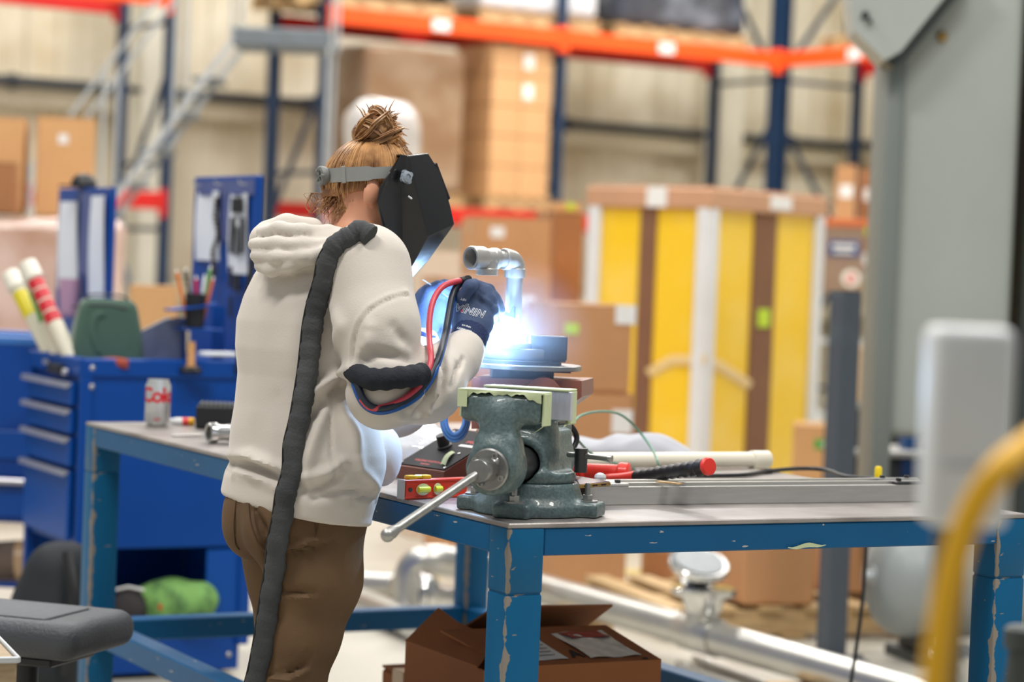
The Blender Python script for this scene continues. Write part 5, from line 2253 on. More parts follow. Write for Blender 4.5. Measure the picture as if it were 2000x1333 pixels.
mb.grid(lambda u, v: slope_pt(.28 - .2 * u + .1 * v, .42 - .32 * u, .004 + .006 * math.sin(u * 3.0) + .003 * math.sin(v * 3)), 8, 5)
tag(build('tape_strip', mb, m_gtape), 'pale green tape piece stuck across the black control panel', 'tape')
# blue tube coil behind the box
t = thing('tubing_coil', 'translucent blue tubing coil hanging between glove and vise', 'tubing', V((P(885, 830, 5.05).x, 5.05, TZ)))
mb = MB()
qc2 = P(889, 818, 5.04)
for k in range(3):
    rr = .026 + .006 * k
    pts = [qc2 + V((rr * .75 * math.cos(a), .006 * k, rr * 1.25 * math.sin(a))) for a in np.linspace(0, 2 * math.pi, 28)]
    mb.tube(pts, .0042, n=8)
build('coil', mb, mat('blue_tubing', (96, 152, 214), .25, var=.1, scale=20, coat=.4), t)
mb = MB()
mb.tube(smooth_path([qc2 + V((.02, .0, .035)), P(915, 792, 5.02), P(926, 800, 5.0), P(932, 805, 4.99)], 5), .0042, n=8)
build('tail', mb, mat('blue_tubing', (96, 152, 214)), t)
# --- spirit level
a, b = PZ(790, 977, TZ), PZ(930, 971, TZ)
dl_ = (b - a).normalized()
dn = V((-dl_.y, dl_.x, 0))
t = thing('spirit_level', 'red-orange torpedo level with yellow vials at the table edge', 'level', a.lerp(b, .5))
LH = .0385
RL = M((dl_, dn, vz)).transposed()
Lv = .165
cen = a + dl_ * Lv / 2 + dn * .011 + vz * (LH / 2 + .0008)
m_lvl = mat('red_orange_enamel', (222, 56, 24), .35, var=.06, scale=12, coat=.3)
mb = MB()
mb.box(cen, (Lv - .008, .018, LH - .006), RL, .001)
build('web', mb, m_lvl, t)
mb = MB()
for sg in (-1, 1):
    mb.box(cen + vz * (sg * (LH / 2 - .0025)), (Lv, .022, .005), RL, .0012)
build('rail', mb, m_lvl, t)
mb = MB()
mb.box(cen - dl_ * (Lv / 2 + .001), (.004, .0225, LH + .001), RL, .001)
build('end_plate', mb, mat('silver_grey_edge', (190, 186, 182), .4, .4, var=.1, scale=20), t)
m_vial = mat('yellow_vial_liquid', (222, 226, 60), .12, var=.1, scale=20, coat=.8)
for s, w in ((.046, .034), (.083, .02)):
    c = a + dl_ * s + dn * .001 + vz * (LH / 2)
    mb = MB()
    x_, y_, _d = dl_, vz, dn
    n = 28
    ring = [c + dl_ * (w / 2 * math.cos(k * 2 * math.pi / n)) + vz * (.0118 * math.sin(k * 2 * math.pi / n)) for k in range(n)]
    mb.prism(ring, -dn * .0015)
    wn = build('window', mb, mat('pale_bezel', (226, 226, 190), .4, var=.05, scale=20), t)
    mb = MB()
    mb.cyl(c - dl_ * (w * .42) - dn * .003, c + dl_ * (w * .42) - dn * .003, .0062, n=14)
    build('vial', mb, m_vial, wn)
mb = MB()
mb.lathe([(.0045, 0), (.0045, .0015), (0, .0015)], a + dl_ * .015 + vz * (LH / 2) + dn * .002, -dn, 14)
build('hang_hole', mb, m_machd, t)
for s in (.022, .058):
    mb = MB()
    mb.box(a + dl_ * s + dn * .011 + vz * (LH + .0045), (.022, .018, .009), RL, .003, seg=2)
    build('vial_mount', mb, mat('yellow_plastic', (240, 186, 20), .4, var=.05, scale=12), t)
mb = MB()
mb.cyl(a + dl_ * .032 + dn * .011 + vz * (LH + .005), a + dl_ * .048 + dn * .011 + vz * (LH + .005), .005, n=12)
build('top_vial', mb, m_vial, t)

# --- linear rail assembly lying along the front
m_alu = mat('milled_aluminium', (196, 194, 190), .35, .6, var=.12, scale=10, stretch=(1, 1, 12))
ra, rb = PZ(1140, 988, TZ), PZ(1850, 980, TZ)
dr = (rb - ra).normalized()
dn2 = V((-dr.y, dr.x, 0))
RRm = M((dr, dn2, vz)).transposed()
Lr = (rb - ra).length
t = thing('linear_rail', 'long aluminium rail assembly lying on the table along its front', 'rail', ra.lerp(rb, .5))
mb = MB()
prof = [(0, 0.0008), (.11, .0008), (.11, .036), (.088, .036), (.088, .031), (.076, .031), (.076, .036), (.034, .036), (.034, .031), (.022, .031), (.022, .036), (0, .036)]
mb.prism([ra + dn2 * p_ + vz * q_ for p_, q_ in prof], dr * Lr)
build('profile', mb, m_alu, t)
for off in (.028, .082):
    mb = MB()
    mb.bar(ra + dr * .02 + dn2 * off + vz * .0375, rb - dr * .02 + dn2 * off + vz * .0375, .011, .012, bev=.0015)
    build('guide_rail', mb, m_stain, t)
for s, w in ((.06, .09), (Lr - .08, .1)):
    mb = MB()
    mb.box(ra + dr * s + dn2 * .055 + vz * .0395, (w, .1, .006), RRm, .001)
    pl_ = build('end_plate', mb, m_dsteel if s > .2 else m_alu, t)
    for ds in (-.32, .32):
        for dn_ in (.025, .085):
            mb = MB()
            mb.lathe([(.006, 0), (.006, .006), (.003, .006), (.003, .003), (0, .003)], ra + dr * (s + ds * w) + dn2 * dn_ + vz * .0425, vz, 12)
            build('bolt', mb, m_dsteel, pl_)
ZRL = TZ + .0435
# --- phone
q = PZ(1138, 948, TZ + .05)
t = thing('phone', 'phone with gold edge lying beside the vise', 'phone', q)
pR = M.Rotation(.55, 3, 'Z') @ M.Rotation(-.06, 3, 'Y')
pc = PZ(1122, 944, TZ + .052) + V((0.0, .03, 0))
mb = MB()
mb.box(pc, (.075, .15, .008), pR, .0025, seg=2)
build('frame', mb, mat('gold_metal', (176, 140, 84), .3, .8, var=.1, scale=30), t)
mb = MB()
mb.box(pc + pR @ V((0, 0, .0043)), (.071, .146, .0008), pR)
build('screen', mb, mat('dark_blue_glass', (26, 36, 72), .12, var=.1, scale=9, coat=.8), t)
for k in (-1, 0, 1):
    mb = MB()
    mb.box(pc + pR @ V((.02 * k, -.0752, 0)), (.011, .001, .003), pR)
    build('port', mb, m_black, t)
mb = MB()
for k in (0, 1):
    q = pc + V((-.01 + .03 * k, .04, 0))
    mb.box(V((q.x, q.y, (TZ + q.z - .006) / 2)), (.018, .06, q.z - .006 - TZ), .5, .001)
tag(build('spacer_block', mb, m_alu), 'small aluminium blocks the phone rests on', 'blocks')
# --- dead-blow hammer
h_end = P(1381, 912, 4.86)
h_a = P(1240, 932, 5.06)
h_b = P(1120, 934, 5.2)
dH = (h_end - h_a).normalized()
t = thing('dead_blow_hammer', 'red dead-blow hammer with black ribbed grip resting on the rail', 'hammer', h_a)
m_hred = mat('red_orange_urethane', (226, 52, 40), .4, var=.06, scale=12, coat=.15)
mb = MB()
prof = []
n = 22
Lg = (h_end - h_a).length
for i in range(n):
    x = i / (n - 1)
    r = .0125 + .0035 * x + .0018 * (1 if i % 2 else -1) + (.001 if x > .9 else 0)
    prof.append((r, x * Lg))
mb.lathe(prof, h_a, dH, 20)
build('grip', mb, m_black, t)
mb = MB()
mb.lathe([(.017, -.004), (.0185, 0), (.0185, .006), (.016, .009), (0, .0095)], h_end, dH, 28)
build('end_cap', mb, m_hred, t)
mb = MB()
hc2 = h_a - dH * .1
mb.tube([h_a + dH * .004, h_a - dH * .05, h_a - dH * .1], [.0125, .012, .015], n=16)
hd_ = V((1, .1, 0)).normalized()
hv = dH.cross(V((0, 0, 1))).normalized()
hcen = P(1175, 926, 5.17)
hax = V((.95, -.25, .02)).normalized()
mb.lathe([(.0, -.062), (.022, -.062), (.026, -.058), (.026, -.04), (.021, -.034), (.021, .034), (.026, .04), (.026, .058), (.022, .062), (0, .062)], hcen, hax, 24)
build('head', mb, m_hred, t)
# --- PVC pipe with coupling
m_pvc = mat('cream_pvc', (232, 226, 208), .4, var=.05, scale=9, coat=.2)
pa_, pb_ = PZ(1090, 900, TZ + .021), PZ(1484, 898, TZ + .021)
t = thing('pvc_pipe', 'cream PVC pipe with end coupling lying across the table', 'pipe', pa_.lerp(pb_, .5))
mb = MB()
mb.cyl(pa_, pb_, .0185, n=28)
build('pipe', mb, m_pvc, t)
mb = MB()
dp_ = (pb_ - pa_).normalized()
mb.lathe([(.019, -.026), (.0218, -.025), (.0218, .022), (.0205, .025), (0, .025)], pb_, dp_, 28)
build('coupling', mb, m_pvc, t)
# --- white cloth bundle
cc_ = PZ(1235, 893, TZ)
cc_ = V((cc_.x, cc_.y + .1, TZ))


def fcl(X):
    d = d_ell(X, (cc_.x + .03, cc_.y, TZ + .0), (.1, .09, .05))
    d = s_min(d, d_ell(X, (cc_.x - .12, cc_.y + .02, TZ), (.13, .08, .03)), .03)
    d = s_min(d, d_ell(X, (cc_.x + .1, cc_.y - .01, TZ), (.06, .07, .03)), .02)
    y = X[..., 0] * 40 + 14 * vnoise(X, 9, 1)
    return np.maximum(d + .010 * np.sin(y) + .016 * np.abs(vnoise(X, 38, 9)) + .003 * vnoise(X, 120, 4), TZ + .0008 - X[..., 2])


o_ = sdf_obj('cloth_bundle', fcl, (cc_.x - .28, cc_.y - .12, TZ - .012), (cc_.x + .2, cc_.y + .12, TZ + .09), .006, mat('white_cotton', (176, 178, 186), .9, var=.06, scale=9, sheen=.3))
tag(o_, 'crumpled white cloth behind the PVC pipe', 'cloth')
# --- wires
m_gwire = mat('green_wire', (104, 150, 130), .5, var=.15, scale=30)
wp = [(1094, 818, 5.02), (1112, 832, 5.15), (1135, 812, 5.35), (1175, 804, 5.5), (1215, 812, 5.6), (1250, 845, 5.65), (1275, 880, 5.6), (1285, 905, 5.5), (1288, 918, 5.42)]
pts = [P(*w_) for w_ in wp]
pts[-1] = PZ(1288, 922, TZ + .003)
mb = MB()
mb.tube(smooth_path(pts, 6), .003, n=7)
t = thing('ground_wire', 'thin green wire looping up behind the vise', 'wire', pts[-1])
build('wire', mb, m_gwire, t)
mb = MB()
pts = [P(1103, 805, 5.02), P(1106, 830, 5.04), P(1130, 862, 5.2), P(1160, 890, 5.35), P(1200, 905, 5.5), PZ(1238, 916, TZ + .003)]
mb.tube(smooth_path(pts, 6), .003, n=7)
build('wire', mb, m_gwire, t)
t = thing('power_cable', 'black cable curving down behind the vise from the positioner', 'cable', PZ(1096, 925, TZ))
pts = [P(1090, 815, 5.0), P(1105, 822, 5.0), P(1122, 842, 5.02), P(1126, 862, 5.02), P(1112, 888, 5.0), P(1098, 905, 4.98), PZ(1080, 925, TZ + .006)]
mb = MB()
mb.tube(smooth_path(pts, 6), .0058, n=10)
build('cable', mb, m_black, t)
mb = MB()
mb.lathe([(.0075, -.004), (.0075, .01), (.006, .014)], pts[0], pts[1] - pts[0], 12)
build('gland', mb, m_black, t)
t = thing('extension_cable', 'black cable snaking over the table towards the right', 'cable', PZ(1500, 925, TZ))
pts = [PZ(1392, 934, TZ + .006), PZ(1440, 929, TZ + .006), PZ(1500, 921, TZ + .006), PZ(1560, 916, TZ + .006), PZ(1610, 918, TZ + .006), PZ(1655, 932, TZ + .006)]
tpe = pts[-1]
mb = MB()
pts[0] = pts[0] + V((-.1, .02, 0))
mb.tube(smooth_path(pts + [tpe + V((.09, -.02, .0))], 6), .0052, n=9)
build('cable', mb, m_black, t)
mb = MB()
mb.lathe([(.007, -.012), (.007, .012)], pts[2], pts[3] - pts[2], 10)
build('sleeve', mb, m_black, t)
# cable dropping behind the table
t = thing('hanging_cable', 'thin black cable hanging down behind the table beside the grey tank', 'cable', PZ(1665, 1333, 0.0))
mb = MB()
pts = [P(1694, 1040, 6.6), P(1690, 1100, 6.6), P(1684, 1180, 6.6), P(1672, 1270, 6.6), P(1660, 1345, 6.6), V((P(1640, 1345, 6.6).x, 6.6, .01)), V((P(1640, 1345, 6.6).x - .4, 6.7, .01))]
mb.tube(smooth_path(pts, 6), .0055, n=9)
build('cable', mb, m_black, t)
mb = MB()
q = pts[0]
mb.cyl(q + V((0, 0, -.03)), q + V((0, 0, .03)), .01, n=12)
mb.bar(q + V((0, 0, .02)), V((q.x - .25, q.y - .0, q.z + .02)), .02, .012)
build('cable_clip', mb, m_black, t)
# --- yellow cap
q = PZ(1729, 936, TZ + .0)
q = PZ(1729, 938, ZRL - .004)
q.z = TZ
q = PZ(1730, 952, TZ) + V((0, .12, 0))
t = thing('end_cap', 'small yellow plastic cap standing behind the rail', 'cap', q)
zt_ = PL(1730, 912, q, V((0, 1, 0))).z
mb = MB()
mb.lathe([(.0, .0), (.0085, 0), (.009, .002), (.0085, zt_ - TZ - .004), (.006, zt_ - TZ), (0, zt_ - TZ + .0005)], q, vz, 18)
build('cap_body', mb, mat('bright_yellow_plastic', (240, 210, 30), .4, var=.05, scale=20), t)
mb = MB()
mb.lathe([(.0105, 0), (.0105, .004), (.009, .005)], q + V((0, 0, .0004)), vz, 18)
build('rim', mb, mat('bright_yellow_plastic', (240, 210, 30)), t)
# --- small things by the rail
mb = MB()
q = PZ(1172, 940, TZ + .047)
mb.ball(q + V((0, 0, .008)), (.012, .012, .009), 8)
tag(build('crumpled_paper', mb, m_wrapw, ang=0), 'tiny crumpled clear film beside the phone', 'film')
mb = MB()
q0, q1 = PZ(1285, 941, ZRL + .002), PZ(1330, 946, ZRL + .002)
mb.bar(q0, q1, .016, .003)
tag(build('wood_shim', mb, m_wood), 'thin wooden shim under the hammer grip', 'shim')
# --- plastic bag between worker and control box
gbc = PZ(812, 930, TZ)
gbc = V((P(800, 880, 5.4).x, 5.42, TZ))
m_clear = mat('clear_plastic_bag', (236, 240, 246), .12, var=.12, scale=10, bump=.5, bscale=30, coat=.6, trans=.25)


def fpb(X):
    d = d_ell(X, (gbc.x, gbc.y, TZ + .02), (.13, .12, .1))
    d = s_min(d, d_ell(X, (gbc.x - .08, gbc.y, TZ + .02), (.1, .1, .06)), .03)
    return np.maximum(d + .011 * vnoise(X, 38, 12) + .006 * np.abs(vnoise(X, 70, 3)), TZ + .0008 - X[..., 2])


o_ = sdf_obj('plastic_bag', fpb, (gbc.x - .24, gbc.y - .16, TZ - .01), (gbc.x + .18, gbc.y + .16, TZ + .16), .007, m_clear)
tag(o_, 'crumpled clear plastic bag on the table in front of the worker', 'bag')

# --- far end of the table: can, black block, fitting, tube
q = PZ(303, 834, TZ)
CR = .0335
cq = V((q.x, q.y + CR, TZ + .0006))
ch = P(303, 742, cq.y).z - TZ
m_can = mat('silver_can', (206, 208, 206), .32, .55, var=.06, scale=12)
t = thing('drink_can', 'silver drink can with red lettering on the table behind the worker', 'can', cq)
mb = MB()
mb.lathe([(.0, .003), (.022, .003), (.025, 0), (.027, .002), (CR, .012), (CR, ch - .016), (.0275, ch - .003), (.028, ch), (.026, ch), (.025, ch - .004), (0, ch - .004)], cq, vz, 40)
cn = build('body', mb, m_can, t)
mb = MB()
mb.box(cq + V((.004, 0, ch - .002)), (.024, .012, .0015), .4, .0005)
build('pull_tab', mb, m_steel, t)
m_cred = mat('red_can_print', (206, 26, 40), .4, var=.05, scale=30)
ca0 = math.atan2(-cq.y, -cq.x)      # direction to the camera


def wrap(x, y, z, zc, r=CR + .0004):
    a = ca0 + x / CR
    return V((cq.x + r * math.cos(a), cq.y + r * math.sin(a), cq.z + zc + y))


build('lettering', text_mb('Coke', .056, lambda x, y, z: wrap(x + .004, y, z, ch * .66), bold=.0018, space=.9, maxlen=.005), m_cred, cn)
build('lettering', text_mb('DIET', .009, lambda x, y, z: wrap(x, y, z, ch * .15), bold=.0002), m_cred, cn)
# black finned block
q0, q1 = PZ(378, 838, TZ), PZ(470, 838, TZ)
t = thing('finned_block', 'black finned block on the table beside the can', 'block', (q0 + q1) / 2)
zt_ = P(420, 795, q0.y).z
mb = MB()
mb.box(V(((q0.x + q1.x) / 2, q0.y + .07, (TZ + zt_) / 2)), (q1.x - q0.x, .12, zt_ - TZ - .002), .06, .003)
build('body', mb, m_black, t)
for i in range(9):
    mb = MB()
    mb.box(V((q0.x + .01 + (q1.x - q0.x - .02) * i / 8, q0.y + .07, zt_ + .003)), (.006, .11, .008), .06, .001)
    build('fin', mb, m_machd, t)
# pipe fitting
q = PZ(418, 868, TZ)
t = thing('pipe_fitting', 'short threaded pipe fitting lying near the worker\'s back', 'pipe fitting', q)
fa = V((q.x, q.y + .03, TZ + .026))
fd = V((.82, .5, 0)).normalized()
mb = MB()
mb.lathe([(.02, 0), (.024, 0), (.0255, .004), (.0255, .02), (.02, .024), (.02, .1), (.025, .104), (.025, .13), (0, .13)], fa - fd * .02, fd, 28, caps=False)
mb.lathe([(.02, 0), (.017, .001), (.017, .03), (0, .03)], fa - fd * .02, fd, 28, caps=False)
build('nipple', mb, m_polish, t)
mb = MB()
for i in range(5):
    mb.lathe([(.0198, i * .006), (.0215, i * .006 + .003), (.0198, i * .006 + .006)], fa + fd * .03, fd, 24, caps=False)
build('thread', mb, m_steel, t)
q = PZ(352, 832, TZ)
t = thing('glue_tube', 'small white tube with red and yellow band beside the can', 'tube', q)
g0, g1 = V((q.x - .03, q.y, TZ + .011)), V((q.x + .035, q.y + .02, TZ + .011))
mb = MB()
mb.tube([g0, g0.lerp(g1, .3), g1], [.006, .0105, .0105], n=12)
build('tube', mb, m_label, t)
mb = MB()
mb.tube([g0.lerp(g1, .5), g0.lerp(g1, .75)], .0108, n=12)
build('red_band', mb, mat('red_band', (222, 60, 60), .5, var=.05, scale=20), t)
mb = MB()
mb.tube([g0.lerp(g1, .75), g0.lerp(g1, 1.0)], .0109, n=12)
build('yellow_band', mb, mat('yellow_band', (240, 180, 40), .5, var=.05, scale=20), t)
mb = MB()
mb.cyl(PZ(335, 852, TZ + .003), PZ(392, 850, TZ + .003), .0025, n=8)
tag(build('welding_rod', mb, m_stain), 'thin bright rod lying in front of the white tube', 'rod')

# ================================================================== open carton under the table
zbx = .525
c0_ = PZ(945, 1311, zbx)
c0_ = V((c0_.x, c0_.y, 0))
WB, DBx = .44, .38
t = thing('open_carton', 'brown open carton with document pouch under the near table corner', 'cardboard box', c0_ + UX * WB / 2 + UN * DBx / 2, TH)
m_cbox = mat('brown_carton_board', (158, 98, 58), .85, var=.1, scale=5, bump=.05, bscale=60)
th = .006
mb = MB()
for sx in (-1, 1):
    mb.box((sx * (WB / 2 - th / 2), 0, zbx / 2), (th, DBx, zbx))
for sy in (-1, 1):
    mb.box((0, sy * (DBx / 2 - th / 2), zbx / 2), (WB - 2 * th, th, zbx))
mb.box((0, 0, th / 2), (WB, DBx, th))
build('walls', mb, m_cbox, t, world=False)
# front flap folded over, rear flap raised, left flap half open
mb = MB()
mb.prism([(-WB / 2 + .06, -DBx / 2, zbx), (WB / 2, -DBx / 2, zbx), (WB / 2 - .02, 0.02, zbx + .045), (-WB / 2, .02, zbx + .05)], (0, .0, .005))
ff = build('flap', mb, m_cbox, t, world=False)
mb = MB()
mb.prism([(-WB / 2 + .1, DBx / 2, zbx), (WB / 2, DBx / 2, zbx), (WB / 2 + .02, .06, zbx + .085), (-WB / 2 + .16, .07, zbx + .09)], (0, .001, .005))
build('flap', mb, m_cbox, t, world=False)
mb = MB()
mb.prism([(-WB / 2, -DBx / 2 + .03, zbx), (-WB / 2, DBx / 2, zbx), (-WB / 2 + .07, DBx / 2 - .02, zbx + .075), (-WB / 2 + .06, DBx / 2 - .14, zbx + .06), (-WB / 2 + .1, -DBx / 2 + .13, zbx + .035)], (-.001, 0, .005))
build('flap', mb, m_cbox, t, world=False)


def flp(u, v, off):
    """point on the front flap, u across 0..1, v inward 0..1"""
    return V((-WB / 2 + .06 + (WB - .06) * u, -DBx / 2 + (DBx / 2 + .02) * v, zbx + .0055 + .0455 * v + off))


def quad_sheet(name, u0, u1, v0, v1, m, parent, skew=-.05, off=.0005, amp=.001, thick=.0008):
    mb = MB()
    mb.grid(lambda a, b: flp(u0 + (u1 - u0) * a + skew * b, v0 + (v1 - v0) * b, off + amp * (math.sin(a * 9 + b * 5) + 1)), 8, 8)
    n = len(mb.v)
    mb.v += [(x, y, z - thick) for x, y, z in mb.v]
    mb.f += [tuple(reversed([i + n for i in f])) for f in mb.f]
    mb.m = [0] * len(mb.f)
    return build(name, mb, m, parent, world=False)


lb = quad_sheet('paper_label', .06, .42, .12, .85, m_paper, ff)
mb = MB()
for i in range(6):
    p0_, p1_ = flp(.1, .22 + .09 * i, .0035), flp(.36, .22 + .09 * i, .0035)
    mb.bar(p0_, p1_, .004, .0006)
build('printed_lines', mb, mat('grey_print', (120, 122, 128), .7, var=.05, scale=30), lb, world=False)
quad_sheet('document_pouch', .56, .9, .1, .8, mat('clear_pouch_film', (214, 214, 214), .2, var=.1, scale=12, coat=.7, bump=.3, bscale=40), ff, amp=.002)
pq = quad_sheet('pouch_print', .6, .86, .62, .78, mat('red_pouch_print', (176, 56, 44), .5, var=.2, scale=20), ff, off=.0035, amp=.001)
bx_ = build('lettering', text_mb('A', .05, lambda x, y, z: flp(.5 + x / WB, .24 + y / DBx * 2, .001 + z), bold=.002), m_ink, ff, world=False)
bx_ = build('lettering', text_mb('-', .06, lambda x, y, z: flp(.9 + x / WB, .06 + y / DBx * 2, .001 + z), bold=.001), m_ink, ff, world=False)
mb = MB()
mb.box((-WB / 2 - .0005, -DBx / 2 + .15, zbx - .09), (.002, .08, .03), None, .0)
build('hand_hole', mb, m_ink, t, world=False)
# paper and small carton beside it
mb = MB()
q = P(838, 1270, 5.75)
mb.grid(lambda u, v: V((P(822, 1270, 5.78).x + .045 * u, 5.78 + .05 * u + .01 * math.sin(v * 4), P(838, 1242, 5.78).z - .16 * v)), 5, 7)
n = len(mb.v)
mb.v += [(x, y + .0015, z) for x, y, z in mb.v]
mb.f += [tuple(reversed([i + n for i in f])) for f in mb.f]
mb.m = [0] * len(mb.f)
tag(build('paper_sheet', mb, m_paper), 'white paper sheet standing beside the open carton', 'paper')
q = P(830, 1310, 5.86)
cardbox(q, .14, .2, q.z, TH, 0.0, 'small brown carton left of the open carton', m_cbox)
# ================================================================== the welder
m_hood = mat('oatmeal_cotton_fleece', (208, 200, 190), .9, var=.05, scale=5, bump=.08, bscale=260, sheen=.25)
m_trou = mat('brown_twill', (112, 86, 58), .85, col2=(86, 64, 42), thr=(.3, .75), scale=6, bump=.1, bscale=240)
m_skin = mat('fair_skin', (216, 154, 122), .5, var=.08, scale=10)
m_glove = mat('navy_knit_glove', (64, 82, 118), .75, var=.15, scale=30, bump=.15, bscale=260)
m_glove2 = mat('dark_navy_cuff', (20, 40, 84), .8, var=.15, scale=40, bump=.3, bscale=160)
m_hair = mat('auburn_blond_hair', (124, 84, 52), .45, col2=(204, 156, 104), thr=(.35, .68), scale=26, detail=3)
m_hairb = mat('brown_hair_base', (122, 82, 50), .55, col2=(176, 124, 76), thr=(.35, .7), scale=30)
m_sleeve = mat('charcoal_canvas_sleeve', (74, 76, 78), .85, col2=(50, 52, 54), thr=(.35, .7), scale=12, bump=.2, bscale=200)
m_hosek = mat('navy_black_hose', (34, 42, 56), .45, var=.1, scale=20)
m_hoser = mat('red_hose', (206, 70, 84), .4, var=.08, scale=20)

PY = 4.85
wk = thing('person', 'welder in oatmeal hoodie and brown trousers leaning over the table', 'person', V((P(560, 1300, 4.85).x, 4.85, 0)))

# ---- torso levels: image row, left edge, right edge, depth
LEV = [(1022, 436, 722, 4.83), (1000, 433, 724, 4.83), (970, 434, 733, 4.83), (930, 441, 744, 4.835), (906, 452, 750, 4.835), (880, 448, 750, 4.84), (838, 452, 740, 4.845),
       (790, 460, 724, 4.85), (733, 466, 718, 4.855), (681, 461, 716, 4.86), (629, 464, 720, 4.87), (585, 478, 728, 4.875), (540, 499, 738, 4.88), (505, 524, 738, 4.885), (480, 560, 728, 4.89), (462, 610, 715, 4.895), (448, 640, 705, 4.90)]
LEV.reverse()          # bottom up needs ascending z -> rows descending
LEV = sorted(LEV, key=lambda l: -l[0])
lz, lcx, lcy, lA = [], [], [], []
FW = V((math.cos(.76), math.sin(.76), 0))     # where the body faces
RG = V((FW.y, -FW.x, 0))
for row, xl_, xr_, Y_ in LEV:
    pl_, pr_ = P(xl_, row, Y_), P(xr_, row, Y_)
    lz.append((pl_.z + pr_.z) / 2)
    lcx.append((pl_.x + pr_.x) / 2)
    lcy.append(Y_)
    e = (pr_.x - pl_.x) / 2
    # half extents: A sideways, 0.72 A front to back
    lA.append(e / math.sqrt(RG.x ** 2 + (.74 * FW.x) ** 2))
lz, lcx, lcy, lA = map(np.array, (lz, lcx, lcy, lA))


def d_torso(X):
    z = X[..., 2]
    cx, cy, A = np.interp(z, lz, lcx), np.interp(z, lz, lcy), np.interp(z, lz, lA)
    dx, dy = X[..., 0] - cx, X[..., 1] - cy
    a = (dx * RG.x + dy * RG.y) / A
    b = (dx * FW.x + dy * FW.y) / (A * .74)
    r = (np.abs(a) ** 2.3 + np.abs(b) ** 2.3) ** (1 / 2.3)
    d = (r - 1) * A * .74
    return np.maximum(np.maximum(d, z - lz[-1]), lz[0] - .06 - z)


SH = P(716, 524, 4.76)
EL = P(748, 766, 4.68)
FM = P(832, 752, 4.74)
WR = P(893, 700, 4.83)
WR2 = P(908, 682, 4.845)
SL = P(640, 520, 5.06)
ELL = P(772, 785, 5.06)
WRL = P(818, 672, 5.08)
HEM0 = P(433, 968, 4.83)
HEM1 = P(720, 1023, 4.83)
HK = (HEM1.z - HEM0.z) / (HEM1.x - HEM0.x)


def d_arm_r(X):
    d = d_cone(X, SH, P(738, 640, 4.71), .088, .078)
    d = s_min(d, d_cone(X, P(738, 640, 4.71), EL, .078, .07), .03)
    d2 = d_cone(X, EL, FM, .068, .07)
    d2 = s_min(d2, d_cone(X, FM, WR, .07, .046), .03)
    d2 = s_min(d2, d_cone(X, WR, WR2, .046, .040), .015)
    return s_min(d, d2, .018)


def d_arm_l(X):
    d = d_cone(X, SL, ELL, .085, .07)
    return s_min(d, d_cone(X, ELL, WRL, .07, .045), .03)


def d_core(X):
    d = s_min(d_torso(X), d_arm_r(X), .028)
    d = s_min(d, d_arm_l(X), .03)
    # belly of the hoodie hanging forward
    d = s_min(d, d_ell(X, P(748, 892, 4.92), (.04, .06, .062)), .02)
    return d


def on_core(px, py, out=0.0, y0=4.4, y1=5.2):
    p = hit(d_core, px, py, y0, y1)
    return p + grad(d_core, p) * out


# hood rolls resting on the upper back
ROLLS = [
    ([(512, 455, 4.80), (545, 447, 4.78), (590, 452, 4.76), (640, 455, 4.80), (684, 462, 4.84)], .0145),
    ([(497, 478, 4.79), (540, 476, 4.76), (590, 479, 4.745), (640, 480, 4.75), (676, 478, 4.78)], .0145),
    ([(500, 500, 4.78), (540, 503, 4.75), (590, 502, 4.735), (636, 494, 4.73), (664, 486, 4.75)], .0135),
    ([(508, 520, 4.78), (530, 527, 4.76), (570, 518, 4.745), (612, 504, 4.735), (640, 496, 4.74)], .013),
    ([(520, 452, 4.84), (560, 440, 4.84), (610, 446, 4.86)], .022),
    ([(520, 470, 4.835), (560, 478, 4.81), (610, 480, 4.79), (655, 478, 4.81)], .036),
    ([(528, 505, 4.82), (570, 505, 4.79), (610, 498, 4.775)], .03),
]


def d_hood(X):
    d = None
    for pts, r in ROLLS:
        q = [P(*p) for p in pts]
        for a, b in zip(q[:-1], q[1:]):
            e = d_cone(X, a, b, r, r)
            dd = e if a is q[0] else s_min(dd, e, .012)
        d = dd if d is None else s_min(d, dd, .0025)
    # neckline front
    f = d_cone(X, P(690, 462, 4.86), P(742, 486, 4.90), .026, .02)
    return s_min(d, f, .02)


def f_hoodie(X):
    d = s_min(d_core(X), d_hood(X), .004)
    # opening for the neck and the slanted hem
    d = s_max(d, -d_cone(X, P(706, 452, 4.91), P(716, 400, 4.93), .05, .05), .006)
    hem = (HEM0.z + HK * (X[..., 0] - HEM0.x)) - X[..., 2]
    return s_max(d, hem, .006)


